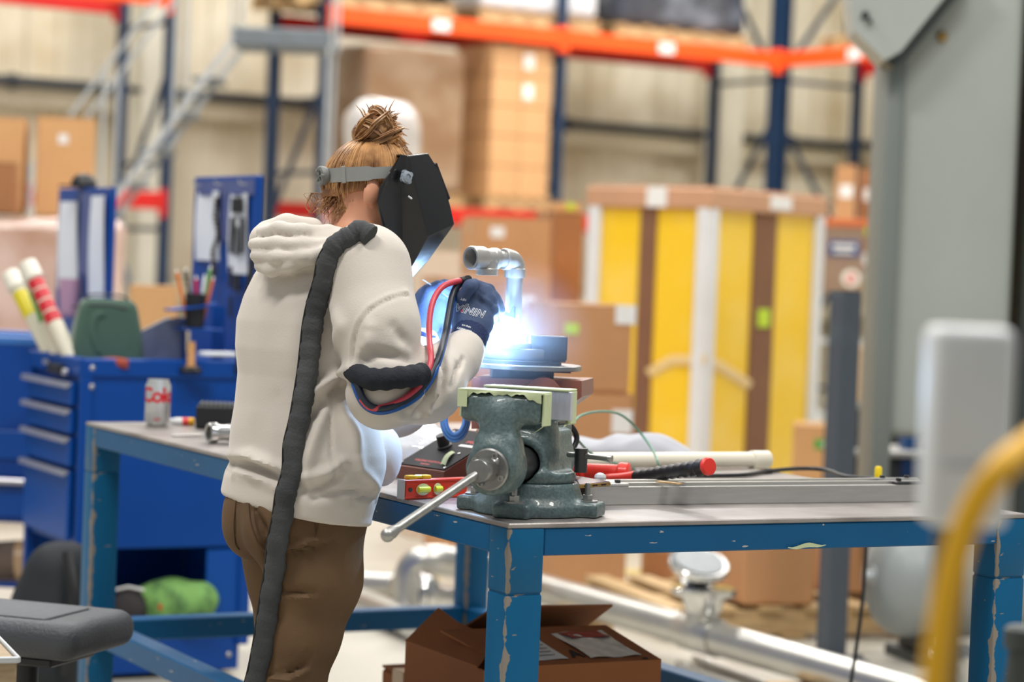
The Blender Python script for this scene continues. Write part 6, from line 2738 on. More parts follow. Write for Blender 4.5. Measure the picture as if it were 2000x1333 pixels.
FOLDS = [   # rows of photo points, height, width
    ([(796, 575), (760, 585), (725, 605), (702, 635), (692, 670), (690, 712)], -.004, .004),
    ([(796, 570), (756, 580), (719, 600), (695, 632), (685, 668), (683, 712)], .003, .005),
    ([(690, 720), (655, 738), (622, 762), (600, 785)], .012, .013),
    ([(700, 742), (665, 752), (636, 775), (612, 810)], -.012, .011),
    ([(640, 775), (625, 830), (606, 890), (595, 940)], .008, .013),
    ([(648, 770), (645, 830), (648, 890), (655, 930)], -.004, .004),
    ([(668, 800), (690, 850), (700, 900)], .007, .016),
    ([(452, 904), (480, 908), (520, 922), (560, 940), (590, 948)], -.011, .009),
    ([(450, 890), (490, 890), (530, 905), (565, 922)], .009, .011),
    ([(458, 925), (500, 935), (545, 955)], .006, .01),
    ([(592, 958), (630, 950), (655, 935), (672, 915)], -.009, .008),
    ([(610, 975), (650, 962), (690, 958), (730, 962)], -.006, .007),
    ([(605, 935), (640, 925), (670, 905)], .007, .012),
    ([(690, 975), (715, 972), (735, 975)], -.005, .005),
    ([(705, 920), (725, 940), (738, 955)], .006, .012),
    ([(441, 920), (470, 932), (520, 948), (600, 968), (690, 985), (735, 985)], -.0035, .005),
    ([(848, 790), (866, 760), (872, 725), (862, 695)], -.011, .008),
    ([(832, 800), (850, 770), (856, 735), (848, 705)], .009, .008),
    ([(815, 800), (835, 770), (840, 740), (836, 715)], -.010, .007),
    ([(800, 800), (818, 775), (824, 750), (822, 730)], .007, .007),
    ([(882, 755), (893, 730), (895, 710)], -.006, .007),
    ([(905, 700), (900, 716), (892, 724)], -.007, .005),
    ([(780, 815), (815, 812), (850, 795)], .006, .01),
    ([(770, 640), (785, 660), (800, 672)], -.005, .012),
    ([(705, 690), (718, 670), (722, 640)], .006, .014),
    ([(716, 700), (735, 690), (765, 695), (795, 702)], -.008, .01),
    ([(560, 560), (575, 640), (570, 720)], .003, .03),
    ([(520, 600), (505, 700), (500, 800)], .003, .03),
    ([(650, 600), (665, 640), (660, 690)], .005, .018),
    ([(540, 780), (550, 840), (545, 890)], -.004, .02),
]


def displacer(fn, folds, y0=4.4, y1=5.0, fine=0.0):
    segs = [([np.array(tuple(hit(fn, x, y, y0, y1)), np.float32) for x, y in pts], a, w) for pts, a, w in folds]

    def post(vs):
        e = .004
        g = np.stack([fn(vs + e * np.eye(3, dtype=np.float32)[i]) - fn(vs - e * np.eye(3, dtype=np.float32)[i]) for i in range(3)], 1)
        g /= np.linalg.norm(g, axis=1, keepdims=True) + 1e-9
        h = np.zeros(len(vs), np.float32)
        for pts, a, w in segs:
            dm = np.full(len(vs), 9.0, np.float32)
            tb = np.zeros(len(vs), np.float32)
            n = len(pts) - 1
            for k, (p, q) in enumerate(zip(pts[:-1], pts[1:])):
                ba = q - p
                t = np.clip(((vs - p) @ ba) / max(float(ba @ ba), 1e-9), 0, 1)
                d = np.linalg.norm(vs - p - t[:, None] * ba, axis=1)
                better = d < dm
                dm = np.where(better, d, dm)
                tb = np.where(better, (k + t) / n, tb)
            fade = np.sin(np.pi * np.clip(tb, .12, .88)) ** .6 if abs(a) > .0045 else 1.0
            h += (a * (2.1 if a > 0 else 1.7) if abs(a) > .0045 else a) * np.exp(-(dm / w) ** 2) * fade
        if fine:
            h += fine * vnoise(vs, 30, 21) + fine * .6 * vnoise(vs, 65, 22)
        return vs + g * h[:, None]
    return post


hoodie = sdf_obj('hoodie', f_hoodie, (-.68, 4.48, .84), (-.05, 5.26, 1.48), .005, m_hood, wk, displacer(f_hoodie, FOLDS, fine=.0016))

# ---- trousers
def f_trou(X):
    z = X[..., 2]
    d = d_cone(X, P(612, 1035, 4.79), P(612, 1130, 4.785), .105, .092)
    d = s_min(d, d_cone(X, P(612, 1130, 4.785), P(586, 1240, 4.78), .092, .080), .03)
    d = s_min(d, d_cone(X, P(586, 1240, 4.78), P(562, 1345, 4.77), .080, .067), .02)
    kn = P(562, 1345, 4.77)
    d = s_min(d, d_cone(X, kn, (kn.x - .05, kn.y - .02, .09), .067, .056), .03)
    # left leg, further from the camera
    dl = d_cone(X, P(545, 1030, 4.93), P(562, 1120, 4.95), .092, .082)
    kl = P(566, 1345, 4.99)
    dl = s_min(dl, d_cone(X, P(562, 1120, 4.95), kl, .078, .062), .03)
    dl = s_min(dl, d_cone(X, kl, (kl.x - .02, kl.y + .03, .09), .062, .056), .03)
    d = s_min(d, dl, .012)
    # seat
    d = s_min(d, d_ell(X, P(498, 1022, 4.86), (.066, .09, .075)), .022)
    d = s_min(d, d_ell(X, P(556, 1030, 4.76), (.085, .07, .088)), .025)
    d = s_min(d, d_ell(X, P(585, 985, 4.84), (.145, .115, .075)), .03)
    return np.maximum(np.maximum(d, .06 - z), z - .98)


TFOLD = [
    ([(548, 1082), (580, 1078), (615, 1068), (650, 1058)], -.006, .006),
    ([(550, 1072), (590, 1066), (640, 1050)], .005, .009),
    ([(545, 1152), (580, 1158), (612, 1158)], -.006, .006),
    ([(545, 1162), (580, 1168), (605, 1166)], .004, .006),
    ([(525, 1318), (560, 1318), (590, 1302), (605, 1280)], -.006, .006),
    ([(530, 1326), (570, 1326), (600, 1310)], .005, .007),
    ([(675, 1020), (672, 1080), (650, 1180), (625, 1260), (600, 1320)], .0016, .004),
    ([(520, 1068), (510, 1030), (492, 995)], -.012, .011),
    ([(520, 1068), (530, 1110)], -.009, .01),
    ([(463, 985), (460, 1030), (463, 1070)], -.003, .004),
]
trou = sdf_obj('trousers', f_trou, (-.66, 4.6, .05), (-.2, 5.15, .99), .0075, m_trou, wk, displacer(f_trou, TFOLD, fine=.0012))
m_seam = mat('brown_stitching', (84, 62, 42), .9, var=.1, scale=60)
for pts in ([(486, 985), (490, 1020), (505, 1062), (520, 1080)], [(612, 1008), (616, 1040), (608, 1064), (585, 1072), (562, 1076)], [(622, 1008), (618, 1042), (604, 1068)],
            [(462, 978), (458, 1020), (460, 1060), (468, 1074)], [(496, 990), (500, 1025), (512, 1056)]):
    pp = [hit(f_trou, x, y, 4.4, 5.1) for x, y in pts]
    mb = MB()
    mb.tube(smooth_path([p + grad(f_trou, p) * .001 for p in pp], 5), .0013, n=5)
    build('pocket_seam', mb, m_seam, trou)
m_shoe = mat('dark_brown_boot', (58, 46, 38), .6, var=.2, scale=10)
for kx, ky, lb_ in ((P(562, 1345, 4.77).x - .05, 4.75, 'r'), (P(566, 1345, 4.99).x - .02, 5.02, 'l')):
    def f_shoe(X, kx=kx, ky=ky):
        a = np.array((kx, ky, .05))
        d = d_cone(X, a, a + np.array((FW.x * .15, FW.y * .15, -.012)), .05, .04)
        d = s_min(d, d_cone(X, a, a + np.array((0, 0, .09)), .052, .055), .03)
        return np.maximum(d, .004 - X[..., 2])
    sdf_obj('boot', f_shoe, (kx - .1, ky - .1, -.01), (kx + .22, ky + .22, .22), .01, m_shoe, wk)

# ---- body (head, neck, trunk, limbs as one surface)
HC = P(727, 374, 4.93)
HF = V((math.cos(.42), math.sin(.42), 0))
HRt = V((HF.y, -HF.x, 0))
Hf = (M.Rotation(-.28, 3, HRt) @ HF)     # chin down
if Hf.z > 0:
    Hf = M.Rotation(.28, 3, HRt) @ HF
Hu = HRt.cross(Hf)
if Hu.z < 0:
    Hu = -Hu
HR3 = np.array(M((HRt, Hf, Hu)).transposed())


def hl(r, f, u):
    return HC + HRt * r + Hf * f + Hu * u


def d_head(X):
    d = d_ell(X, tuple(HC), (.076, .092, .098), HR3)
    d = s_min(d, d_ell(X, tuple(hl(0, .03, -.05)), (.058, .062, .066), HR3), .03)      # jaw
    d = s_min(d, d_cone(X, hl(0, .094, .0), hl(0, .112, -.03), .009, .013), .012)       # nose
    d = s_min(d, d_cone(X, hl(-.02, .09, -.062), hl(.02, .09, -.062), .008, .008), .01)  # lips
    d = s_min(d, d_ell(X, tuple(hl(0, .08, -.098)), (.02, .018, .016), HR3), .015)      # chin
    for sg in (-1, 1):
        d = s_max(d, -d_ell(X, tuple(hl(sg * .032, .098, .006)), (.015, .012, .01), HR3), .01)   # eye sockets
        d = s_min(d, d_ell(X, tuple(hl(sg * .032, .082, .006)), (.012, .012, .012), HR3), .003)
    # neck
    d = s_min(d, d_cone(X, P(700, 462, 4.90), P(716, 395, 4.925), .062, .052), .025)
    return d


def f_body(X):
    d = d_head(X)
    for sg in (-1, 1):
        d = s_min(d, d_ell(X, tuple(hl(sg * .08, -.028, -.012)), (.010, .019, .032), HR3), .004)
    d = s_min(d, np.maximum(d_core(X) + .03, .96 - X[..., 2]), .02)
    d = s_min(d, f_trou(X) + .03, .02)
    for a, b in ((WR, P(925, 615, 4.895)), (WRL, P(842, 615, 5.1))):
        d = s_min(d, d_cone(X, a, b, .028, .016), .01)
    return np.maximum(d, .07 - X[..., 2])


body = sdf_obj('body', f_body, (-.68, 4.55, .06), (.0, 5.25, 1.66), .0085, m_skin, wk)

# ---- hair
BUN = P(736, 257, 4.925)
BASE = P(730, 288, 4.93)


def f_haircap(X):
    d = d_ell(X, tuple(HC), (.083, .099, .105), HR3)
    q = (X - np.array(tuple(HC), np.float32)) @ HR3.astype(np.float32)
    # nape
    d = s_min(d, d_ell(X, tuple(hl(0, -.052, -.062)), (.05, .045, .05), HR3), .03)
    d = np.maximum(d, (q[..., 1] - .055) + .25 * (-q[..., 2]))           # front hairline
    low = np.where(q[..., 1] > -.02, .0, -(-.02 - q[..., 1]) * .62)
    d = np.maximum(d, low - q[..., 2])
    return d


hair = sdf_obj('hair', f_haircap, tuple(HC - V((.15, .15, .17))), tuple(HC + V((.15, .15, .15))), .0065, m_hairb, wk)
mb = MB()
rr = random.Random(5)


def capdir(r, f, u):
    v = V((r, f, u)).normalized()
    return v


bl = np.array(tuple(BASE - HC)) @ HR3
bdir = V(bl).normalized()
for i in range(760):
    # roots along sides, back and forehead
    a = rr.uniform(-2.9, 2.9) - math.pi / 2
    if -.6 < math.sin(a) and math.cos(a) ** 2 < .2 and math.sin(a) > .5:
        continue
    back = -math.sin(a)
    u0 = rr.uniform(-.04 - .62 * max(0, min(1, (back - .45) / .5)), .35)
    s = V((math.cos(a), math.sin(a), u0)).normalized()
    pts = []
    off = rr.uniform(.002, .008)
    n = 9
    for k in range(n):
        t_ = k / (n - 1)
        v = s.slerp(bdir, t_) if s.angle(bdir) > .05 else bdir
        w_ = V((v.x * .084, v.y * .1, v.z * .106))
        if v.z < -.2 and v.y < 0:
            w_ = w_ + V((0, .012, 0)) * min(1, (-.2 - v.z) * 2)
        p = HC + HRt * w_.x + Hf * w_.y + Hu * w_.z
        pts.append(p + (p - HC).normalized() * (off * math.sin(math.pi * (.15 + .8 * t_))))
    mb.tube(pts, [.0012] + [.0019] * (n - 2) + [.0013], n=4)
build('swept_strands', mb, m_hair, hair, ang=80)
mb = MB()
mb.ball(BUN, (.039, .037, .031), 18)
for i in range(64):        # clumps of strands wound into loops
    ax = V((rr.gauss(0, .7), rr.gauss(0, .7), 1)).normalized()
    x, y, d = frame_of(ax)
    R_ = rr.uniform(.03, .05)
    h_ = rr.uniform(-.03, .036)
    R_ *= math.sqrt(max(.2, 1 - (h_ / .05) ** 2))
    a0_ = rr.uniform(0, 6.28)
    arc = rr.uniform(1.3, 3.2)
    n = 10
    for j in range(7):
        ox, oz = rr.gauss(0, .0026), rr.gauss(0, .0026)
        pts = []
        for k in range(n):
            t_ = k / (n - 1)
            a = a0_ + arc * t_ + j * .03
            lift = .006 * math.sin(math.pi * t_) + ox
            pts.append(BUN + d * (h_ + oz + .01 * (t_ - .5) * math.sin(i)) + (x * math.cos(a) + y * math.sin(a)) * (R_ + lift - .006))
        mb.tube(pts, [.0006] + [.0017] * (n - 2) + [.0005], n=4)
for i in range(70):        # loose ends sticking out of the bun, mostly on the right
    a = rr.gauss(.3, .9)
    o = V((math.cos(a), rr.uniform(-.5, .4), math.sin(a) * .8)).normalized()
    st = BUN + o * .034
    tip = st + o * rr.uniform(.012, .032) + V((0, 0, rr.uniform(-.03, .012)))
    mb.tube([st, st.lerp(tip, .5) + V((0, 0, .004)), tip], [.0018, .0014, .0004], n=4)
for i in range(40):        # lock falling towards the helmet
    st = BUN + V((rr.uniform(.015, .03), rr.uniform(-.02, .01), rr.uniform(-.03, -.01)))
    tip = P(rr.uniform(778, 800), rr.uniform(282, 298), 4.90)
    mb.tube([st, st.lerp(tip, .5) + V((.004, 0, .010)), tip], [.0018, .0016, .0004], n=4)
for i in range(60):        # coil under the bun
    a0_ = rr.uniform(0, 6.28)
    n = 8
    R_ = rr.uniform(.022, .036)
    pts = [BASE + V((0, 0, rr.uniform(-.004, .012))) + V((math.cos(a0_ + t_ * .35) * R_, math.sin(a0_ + t_ * .35) * R_, .002 * math.sin(t_))) for t_ in range(n)]
    mb.tube(pts, .002, n=4)
build('bun', mb, m_hair, hair, ang=80)
mb = MB()
for i in range(150):       # wisps at the nape
    x0 = rr.uniform(636, 735)
    y0 = rr.uniform(372, 402) - (x0 - 640) * .05
    p0 = P(x0, y0, 4.88 + rr.uniform(-.03, .03) + max(0, (690 - x0)) * .0006)
    lx = rr.uniform(-32, 4) if x0 < 690 else rr.uniform(-14, 12)
    ly = rr.uniform(12, 48)
    p1 = P(x0 + lx * .6 + rr.uniform(-6, 6), y0 + ly * .55, 4.86)
    p2 = P(x0 + lx + rr.uniform(-8, 8), y0 + ly, 4.86)
    mb.tube(smooth_path([p0, p1, p2], 4), [.0009] * 6 + [.0006] * 3, n=3)
for i in range(26):
    x0 = rr.uniform(600, 640)
    p = [P(x0 + rr.uniform(-6, 14) * k, 372 + 16 * k + rr.uniform(-8, 8), 4.9) for k in range(4)]
    p = [P(650, 378, 4.9)] + [P(x0 + 8 * math.sin(k * 1.7 + i), 378 + 13 * k, 4.9) for k in range(4)]
    mb.tube(smooth_path(p, 4), .0006, n=3)
build('nape_wisps', mb, m_hair, hair, ang=80)

# ---- gloves
def chain(X, pts, rs, k=.006):
    d = None
    for i in range(len(pts) - 1):
        e = d_cone(X, pts[i], pts[i + 1], rs[i], rs[i + 1])
        d = e if d is None else s_min(d, e, k)
    return d


def G(px, py, Y):
    return P(px, py, Y - .045)     # the right hand is held on the near side of the arc


RP = [G(918, 648, 4.925), G(930, 588, 4.945)]
pal_ax = (RP[1] - RP[0]).normalized()
pal_n = V((-.12, -1, .1))
pal_n = (pal_n - pal_ax * pal_n.dot(pal_ax)).normalized()
pal_s = pal_ax.cross(pal_n).normalized()
PR3 = np.array(M((pal_s, pal_ax, pal_n)).transposed())
RFING = [
    [G(932, 560, 4.952), G(955, 566, 4.990), G(972, 592, 5.000), G(978, 606, 4.992)],
    [G(948, 568, 4.952), G(966, 584, 4.992), G(960, 606, 5.008), G(945, 612, 4.996)],
    [G(959, 586, 4.950), G(970, 606, 4.985), G(956, 622, 5.000), G(942, 624, 4.99)],
    [G(963, 606, 4.945), G(966, 626, 4.975), G(952, 636, 4.988), G(940, 634, 4.98)],
]
RTHUMB = [G(898, 612, 4.94), G(903, 582, 4.925), G(918, 560, 4.915), G(926, 556, 4.925)]


def f_glr(X):
    d = d_box(X, tuple(G(927, 603, 4.945)), (.037, .044, .019), .018, PR3)
    d = s_min(d, d_ell(X, tuple(G(925, 630, 4.935)), (.037, .03, .024), PR3), .02)
    for fg, r in zip(RFING, (.0115, .0118, .0112, .010)):
        d = s_min(d, chain(X, fg, (r + .002, r, r - .001, r - .0015), .004), .006)
    d = s_min(d, chain(X, RTHUMB, (.016, .0135, .0135, .0125), .006), .006)
    d = s_min(d, d_cone(X, G(912, 672, 4.90), G(921, 640, 4.925), .036, .036, (tuple(pal_n), .8)), .02)
    return d


GF = [([(905, 650), (930, 655), (958, 660)], -.003, .003), ([(940, 580), (955, 590), (966, 600)], .003, .005), ([(936, 590), (950, 600), (962, 612)], -.002, .004), ([(925, 585), (945, 575)], -.002, .004)]
glr = sdf_obj('glove', f_glr, tuple(G(925, 630, 4.94) - V((.09, .1, .11))), tuple(G(925, 630, 4.94) + V((.09, .1, .11))), .0032, m_glove, wk, displacer(f_glr, GF, 4.65, 5.1))
glr['label'] = 'right glove with printed word'


def f_cuff(X):
    c = d_cone(X, G(903, 694, 4.88), G(921, 650, 4.918), .0385, .0385, (tuple(pal_n), .85))
    ax = (G(921, 650, 4.918) - G(903, 694, 4.88)).normalized()
    u = (X - np.array(tuple(G(903, 694, 4.88)), np.float32)) @ np.array(tuple(ax), np.float32)
    L = (G(921, 650, 4.918) - G(903, 694, 4.88)).length
    return np.maximum(np.maximum(c, -u - .012), u - L - .006)


cuf = sdf_obj('knit_cuff', f_cuff, tuple(G(912, 672, 4.9) - V((.08, .08, .08))), tuple(G(912, 672, 4.9) + V((.08, .08, .08))), .004, m_glove2, glr)
m_print = mat('glove_white_print', (232, 236, 240), .7, var=.05, scale=40)


def on_glove(fn, cx, cy, ang, out):
    ca, sa = math.cos(ang), math.sin(ang)

    def f(x, y, z):
        # text plane in metres -> photo pixels at that distance
        k = FPX / 4.93
        px = cx + (x * ca - y * sa) * k
        py = cy - (x * sa + y * ca) * k
        p = hit(fn, px, py, 4.76, 5.02, 60)
        return p + V((0, -1, 0)) * out
    return f


an = math.pi - .26
build('lettering', text_mb('NINJA', .021, on_glove(f_glr, 920, 607, an, .0012), bold=.0008, shear=.25, space=1.1, maxlen=.005), m_print, glr)
build('lettering', text_mb('NINJA', .021, on_glove(f_glr, 920, 607, an, .0018), bold=-.0002, shear=.25, space=1.1, maxlen=.005), m_glove2, glr)
build('lettering', text_mb('HPT', .0065, on_glove(f_glr, 905, 585, an, .0012), bold=.0002), m_print, glr)
build('lettering', text_mb('MCR SAFETY', .0055, on_glove(f_cuff, 907, 641 + 3, an - .02, .0015), bold=.0002), m_print, cuf)
build('lettering', text_mb('NINJA ICE', .0042, on_glove(f_cuff, 911, 634 + 3, an - .02, .0015), bold=.0001), m_print, cuf)
mb = MB()
for (cx, cy, r) in ((902, 608, .004), (901, 650, .0045)):
    fn_ = f_glr if cy < 630 else f_cuff
    c = hit(fn_, cx, cy, 4.74, 5.0)
    star = []
    for k in range(10):
        a = k * math.pi / 5
        rr_ = r if k % 2 == 0 else r * .45
        star.append(c + V((rr_ * math.cos(a), -.0022, rr_ * math.sin(a))))
    mb.prism(star, (0, .0015, 0))
build('red_emblem', mb, mat('glove_red_print', (214, 70, 90), .7, var=.05, scale=40), glr)

LFING = [
    [P(850, 562, 5.09), P(868, 556, 5.105), P(884, 570, 5.11), P(884, 590, 5.10)],
    [P(856, 578, 5.085), P(876, 580, 5.10), P(886, 602, 5.10), P(876, 616, 5.095)],
    [P(856, 598, 5.08), P(876, 610, 5.09), P(880, 630, 5.09), P(866, 640, 5.088)],
    [P(850, 618, 5.075), P(868, 634, 5.082), P(868, 652, 5.08), P(854, 656, 5.08)],
]
LTH = [P(824, 600, 5.07), P(836, 568, 5.06), P(856, 560, 5.06), P(870, 572, 5.075)]


def f_gll(X):
    d = d_cone(X, P(822, 648, 5.075), P(842, 590, 5.085), .032, .03, ((.4, -.9, .1), .7))
    d = s_min(d, d_ell(X, tuple(P(838, 600, 5.08)), (.034, .022, .045)), .02)
    for fg, r in zip(LFING, (.0112, .0115, .011, .010)):
        d = s_min(d, chain(X, fg, (r + .002, r, r - .0005, r - .001), .004), .006)
    d = s_min(d, chain(X, LTH, (.016, .0135, .0125, .011), .006), .007)
    return d


gll = sdf_obj('glove', f_gll, tuple(P(845, 610, 5.085) - V((.09, .09, .11))), tuple(P(845, 610, 5.085) + V((.09, .09, .1))), .0034, m_glove, wk)
gll['label'] = 'left glove holding the filler rod'


def f_cuff2(X):
    a, b = P(812, 684, 5.075), P(824, 650, 5.075)
    c = d_cone(X, a, b, .037, .036)
    ax = (b - a).normalized()
    u = (X - np.array(tuple(a), np.float32)) @ np.array(tuple(ax), np.float32)
    return np.maximum(np.maximum(c, -u - .01), u - (b - a).length - .004)


sdf_obj('knit_cuff', f_cuff2, tuple(P(816, 668, 5.075) - V((.07, .07, .08))), tuple(P(816, 668, 5.075) + V((.07, .07, .07))), .0045, m_glove2, gll)

# ---- filler rod
t = thing('filler_rod', 'thin bright filler rod held in the left glove', 'welding rod', P(870, 580, 5.07))
mb = MB()
mb.tube([P(826, 546, 5.045), P(872, 578, 5.062), P(930, 618, 5.045), AP + V((-.006, 0, .004))], .0014, n=7)
build('rod', mb, mat('bright_filler_wire', (226, 228, 230), .25, .8, var=.05, scale=30), t)

# ---- torch in the right hand
t = thing('tig_torch', 'black TIG torch held in the right glove above the weld', 'torch', P(940, 580, 4.97))
th0, th1 = P(903, 551, 4.90), P(984, 616, 4.99)
mb = MB()
mb.tube([th0, th0.lerp(th1, .2), th0.lerp(th1, .8), th1], [.0085, .0095, .0092, .008], n=14)
build('handle', mb, m_black, t)
tip = P(991, 640, 4.992)
tb = P(999, 620, 4.992)
mb = MB()
mb.tube([th1, tb], [.008, .0085], n=14)
mb.tube([P(1004, 599, 4.99), P(1002, 610, 4.991), tb], [.0035, .0055, .0085], n=14)
build('head_cap', mb, m_hosek, t)
mb = MB()
mb.tube([tb, tb.lerp(tip, .5), tip], [.0085, .0075, .0058], n=16)
build('ceramic_cup', mb, mat('rose_ceramic', (150, 110, 110), .4, var=.1, scale=30), t)
mb = MB()
mb.cyl(tip, tip + (tip - tb).normalized() * .009, .0012, .0004, n=8)
build('tungsten', mb, m_dsteel, t)

# ---- torch hoses
def hose(name, label, pts, r, m, extra=None):
    t = thing(name, label, 'hose', pts[0])
    mb = MB()
    pts_ = []
    for p in smooth_path(pts, 7):
        d_ = p - CAMP
        # keep the hose on the near side of the sleeve
        for _k in range(30):
            if float(f_hoodie(np.array([tuple(p)], np.float32))[0]) < r + .001:
                p = CAMP + (p - CAMP) * (1 - .0012)
            else:
                break
        pts_.append(p)
    for _k in range(4):
        pts_ = [pts_[0]] + [(pts_[i - 1] + pts_[i] * 2 + pts_[i + 1]) / 4 for i in range(1, len(pts_) - 1)] + [pts_[-1]]
    mb.tube(pts_, r, n=12)
    build('hose', mb, m, t)
    mb = MB()
    d = (pts[0] - pts[1]).normalized()
    mb.lathe([(r + .0015, -.012), (r + .002, -.006), (r + .002, .004), (r + .0005, .008)], pts[0], d, 14)
    build('hose_end', mb, m_black, t)
    return t


hr = [(908, 548, 4.89), (886, 551, 4.87), (862, 562, 4.845), (845, 590, 4.82), (838, 630, 4.78), (839, 672, 4.74), (842, 706, 4.70), (832, 736, 4.655), (812, 762, 4.632), (782, 784, 4.622), (745, 797, 4.62), (722, 797, 4.628), (706, 780, 4.64)]
hose('red_gas_hose', 'red hose looping from the torch around the right arm', [P(*q) for q in hr], .0062, m_hoser)
hk = [(912, 547, 4.90), (897, 553, 4.885), (884, 575, 4.87), (876, 615, 4.83), (868, 660, 4.79), (856, 702, 4.73), (838, 740, 4.668), (812, 770, 4.632), (775, 791, 4.615), (738, 799, 4.612), (712, 784, 4.62), (698, 752, 4.64), (690, 722, 4.665)]
hose('black_power_hose', 'navy-black hose looping from the torch under the right elbow', [P(*q) for q in hk], .0068, m_hosek)
hb_ = [(908, 550, 4.91), (893, 562, 4.895), (884, 590, 4.87), (877, 628, 4.845), (869, 668, 4.80), (858, 706, 4.742), (843, 742, 4.685), (818, 774, 4.64), (778, 798, 4.625), (738, 806, 4.62), (710, 792, 4.628), (694, 760, 4.65), (686, 728, 4.67)]
hose('blue_water_hose', 'blue hose running beside the navy-black torch hose', [P(*q) for q in hb_], .0055, mat('blue_hose', (24, 84, 160), .4, var=.08, scale=20))
# cloth sleeve over the arm
t = thing('hose_sleeve', 'short black fabric hose sleeve wrapped over the right elbow', 'hose sleeve', P(760, 738, 4.6))
mb = MB()
spts = [(686, 722, 4.665), (700, 733, 4.63), (725, 741, 4.60), (752, 741, 4.588), (780, 738, 4.592), (805, 735, 4.61), (824, 731, 4.635)]
sp = smooth_path([P(*q) for q in spts], 6)
rs = [.017 + .0045 * min(1, i / 5) + .0012 * math.sin(i * 1.1) for i in range(len(sp))]
mb.tube(sp, rs, n=18)
build('sleeve', mb, mat('black_canvas', (22, 28, 38), .85, var=.15, scale=20, bump=.3, bscale=120), t)
mb = MB()
mb.cyl(sp[-1], sp[-1] + V((.004, 0, .012)), .006, n=12)
mb.ball(P(823, 716, 4.63), .006, 10)
build('blue_connector', mb, mat('blue_fitting', (20, 110, 190), .4, var=.05, scale=20), t)

# ---- long canvas hose cover over shoulder and back
def f_wear(X):
    return np.minimum(f_hoodie(X), f_trou(X))


cpx = [(724, 468), (706, 458), (684, 462), (664, 482), (648, 510), (632, 550), (620, 590), (611, 635), (606, 680), (601, 725), (593, 775), (585, 820), (578, 870), (571, 920), (563, 965), (552, 1010), (544, 1060), (537, 1110), (528, 1165), (520, 1220), (510, 1280), (502, 1345)]
cw = []
for x, y in cpx:
    p = hit(f_wear, x, y, 4.4, 5.1)
    g = grad(f_wear, p)
    cw.append(p + g * .010)
# relax depth so the cover hangs smoothly
for it in range(3):
    for i in range(2, len(cw) - 1):
        yy = min(cw[i].y, (cw[i - 1].y + cw[i + 1].y) / 2)
        if yy < cw[i].y:
            d = ray(*cpx[i])
            cw[i] = CAMP + d * (yy / d.y)
last = cw[-1]
cw += [V((last.x - .02, last.y - .02, .5)), V((last.x - .06, last.y - .03, .25)), V((last.x - .1, last.y - .08, .03)), V((last.x - .25, last.y - .3, .022)), V((last.x - .5, last.y - .6, .022))]
path = smooth_path(cw, 8)
rs = []
for i in range(len(path)):
    rs.append(.0205 + .0012 * math.sin(i * .8) + .0008 * math.sin(i * 2.1))
t = thing('hose_cover', 'long charcoal canvas hose cover hanging over the shoulder and back', 'hose cover', V((last.x - .1, last.y - .08, 0)))
mb = MB()
mb.tube(path, rs, n=18, flat=.72, flatdir=lambda p: (0, -1, 0.02))
build('cover', mb, m_sleeve, t)
mb = MB()
zp = [p + V((-.0195, -.004, 0)) for p in path[24:-30]]
mb.tube(zp, .0022, n=6)
build('zipper', mb, m_black, t)

# ---- welding helmet
def PS(px, py, s):
    return PL(px, py, HC + HRt * s, HRt)


def mir(p):
    return p - HRt * (2 * (p - HC).dot(HRt))


m_helm = mat('gloss_black_shell', (10, 11, 16), .36, var=.2, scale=8, spec=.7, coat=.15)
m_lens = mat('dark_welding_glass', (8, 10, 14), .05, var=.1, scale=8, coat=1.0)
m_band = mat('grey_headgear_plastic', (148, 150, 148), .5, var=.05, scale=20)
hv = {
    1: PS(784, 302, .092), 2: PS(760, 340, .112), 3: PS(742, 368, .118), 4: PS(740, 397, .119), 5: PS(752, 460, .114), 6: PS(788, 548, .062),
    7: PS(836, 462, .093), 8: PS(797, 304, .094), 9: PS(836, 299, .048), 10: PS(862, 340, .052), 11: PS(879, 400, .054), 12: PS(888, 438, .066),
    13: PS(836, 511, .055), 14: PS(792, 558, .040)}
vs = []
idx = {}
for k, p in hv.items():
    idx[k] = len(vs)
    vs.append(p)
    idx[-k] = len(vs)
    vs.append(mir(p))
faces = [(1, 2, 3, 4, 5, 6, 7, 8), (8, 7, 12, 11, 10, 9), (7, 13, 12), (7, 6, 14, 13)]
fs = []
for f in faces:
    fs.append(tuple(idx[i] for i in reversed(f)))
    fs.append(tuple(idx[-i] for i in f))
fs += [tuple(idx[i] for i in f) for f in ((9, 10, -10, -9), (10, 11, -11, -10), (11, 12, -12, -11), (12, 13, -13, -12), (13, 14, -14, -13), (1, 8, -8, -1), (8, 9, -9, -8))]
cen = sum(vs, V((0, 0, 0))) / len(vs)
t = thing('welding_helmet', 'glossy black faceted welding helmet worn by the welder', 'helmet', cen)
bm = bmesh.new()
bv = [bm.verts.new(p) for p in vs]
for f in fs:
    bm.faces.new([bv[i] for i in f])
bmesh.ops.triangulate(bm, faces=[f for f in bm.faces if len(f.verts) > 6])
bmesh.ops.recalc_face_normals(bm, faces=list(bm.faces))
tst = bm.faces[:]
s_ = sum((f.calc_center_median() - cen).dot(f.normal) for f in tst)
if s_ < 0:
    bmesh.ops.reverse_faces(bm, faces=tst)
bmesh.ops.bevel(bm, geom=[e for e in bm.edges if len(e.link_faces) == 2 and e.calc_face_angle(0) > .2], offset=.0022, segments=2, affect='EDGES', profile=.5)
bmesh.ops.recalc_face_normals(bm, faces=list(bm.faces))
outer = [v.co.copy() for v in bm.verts]
bm.verts.index_update()
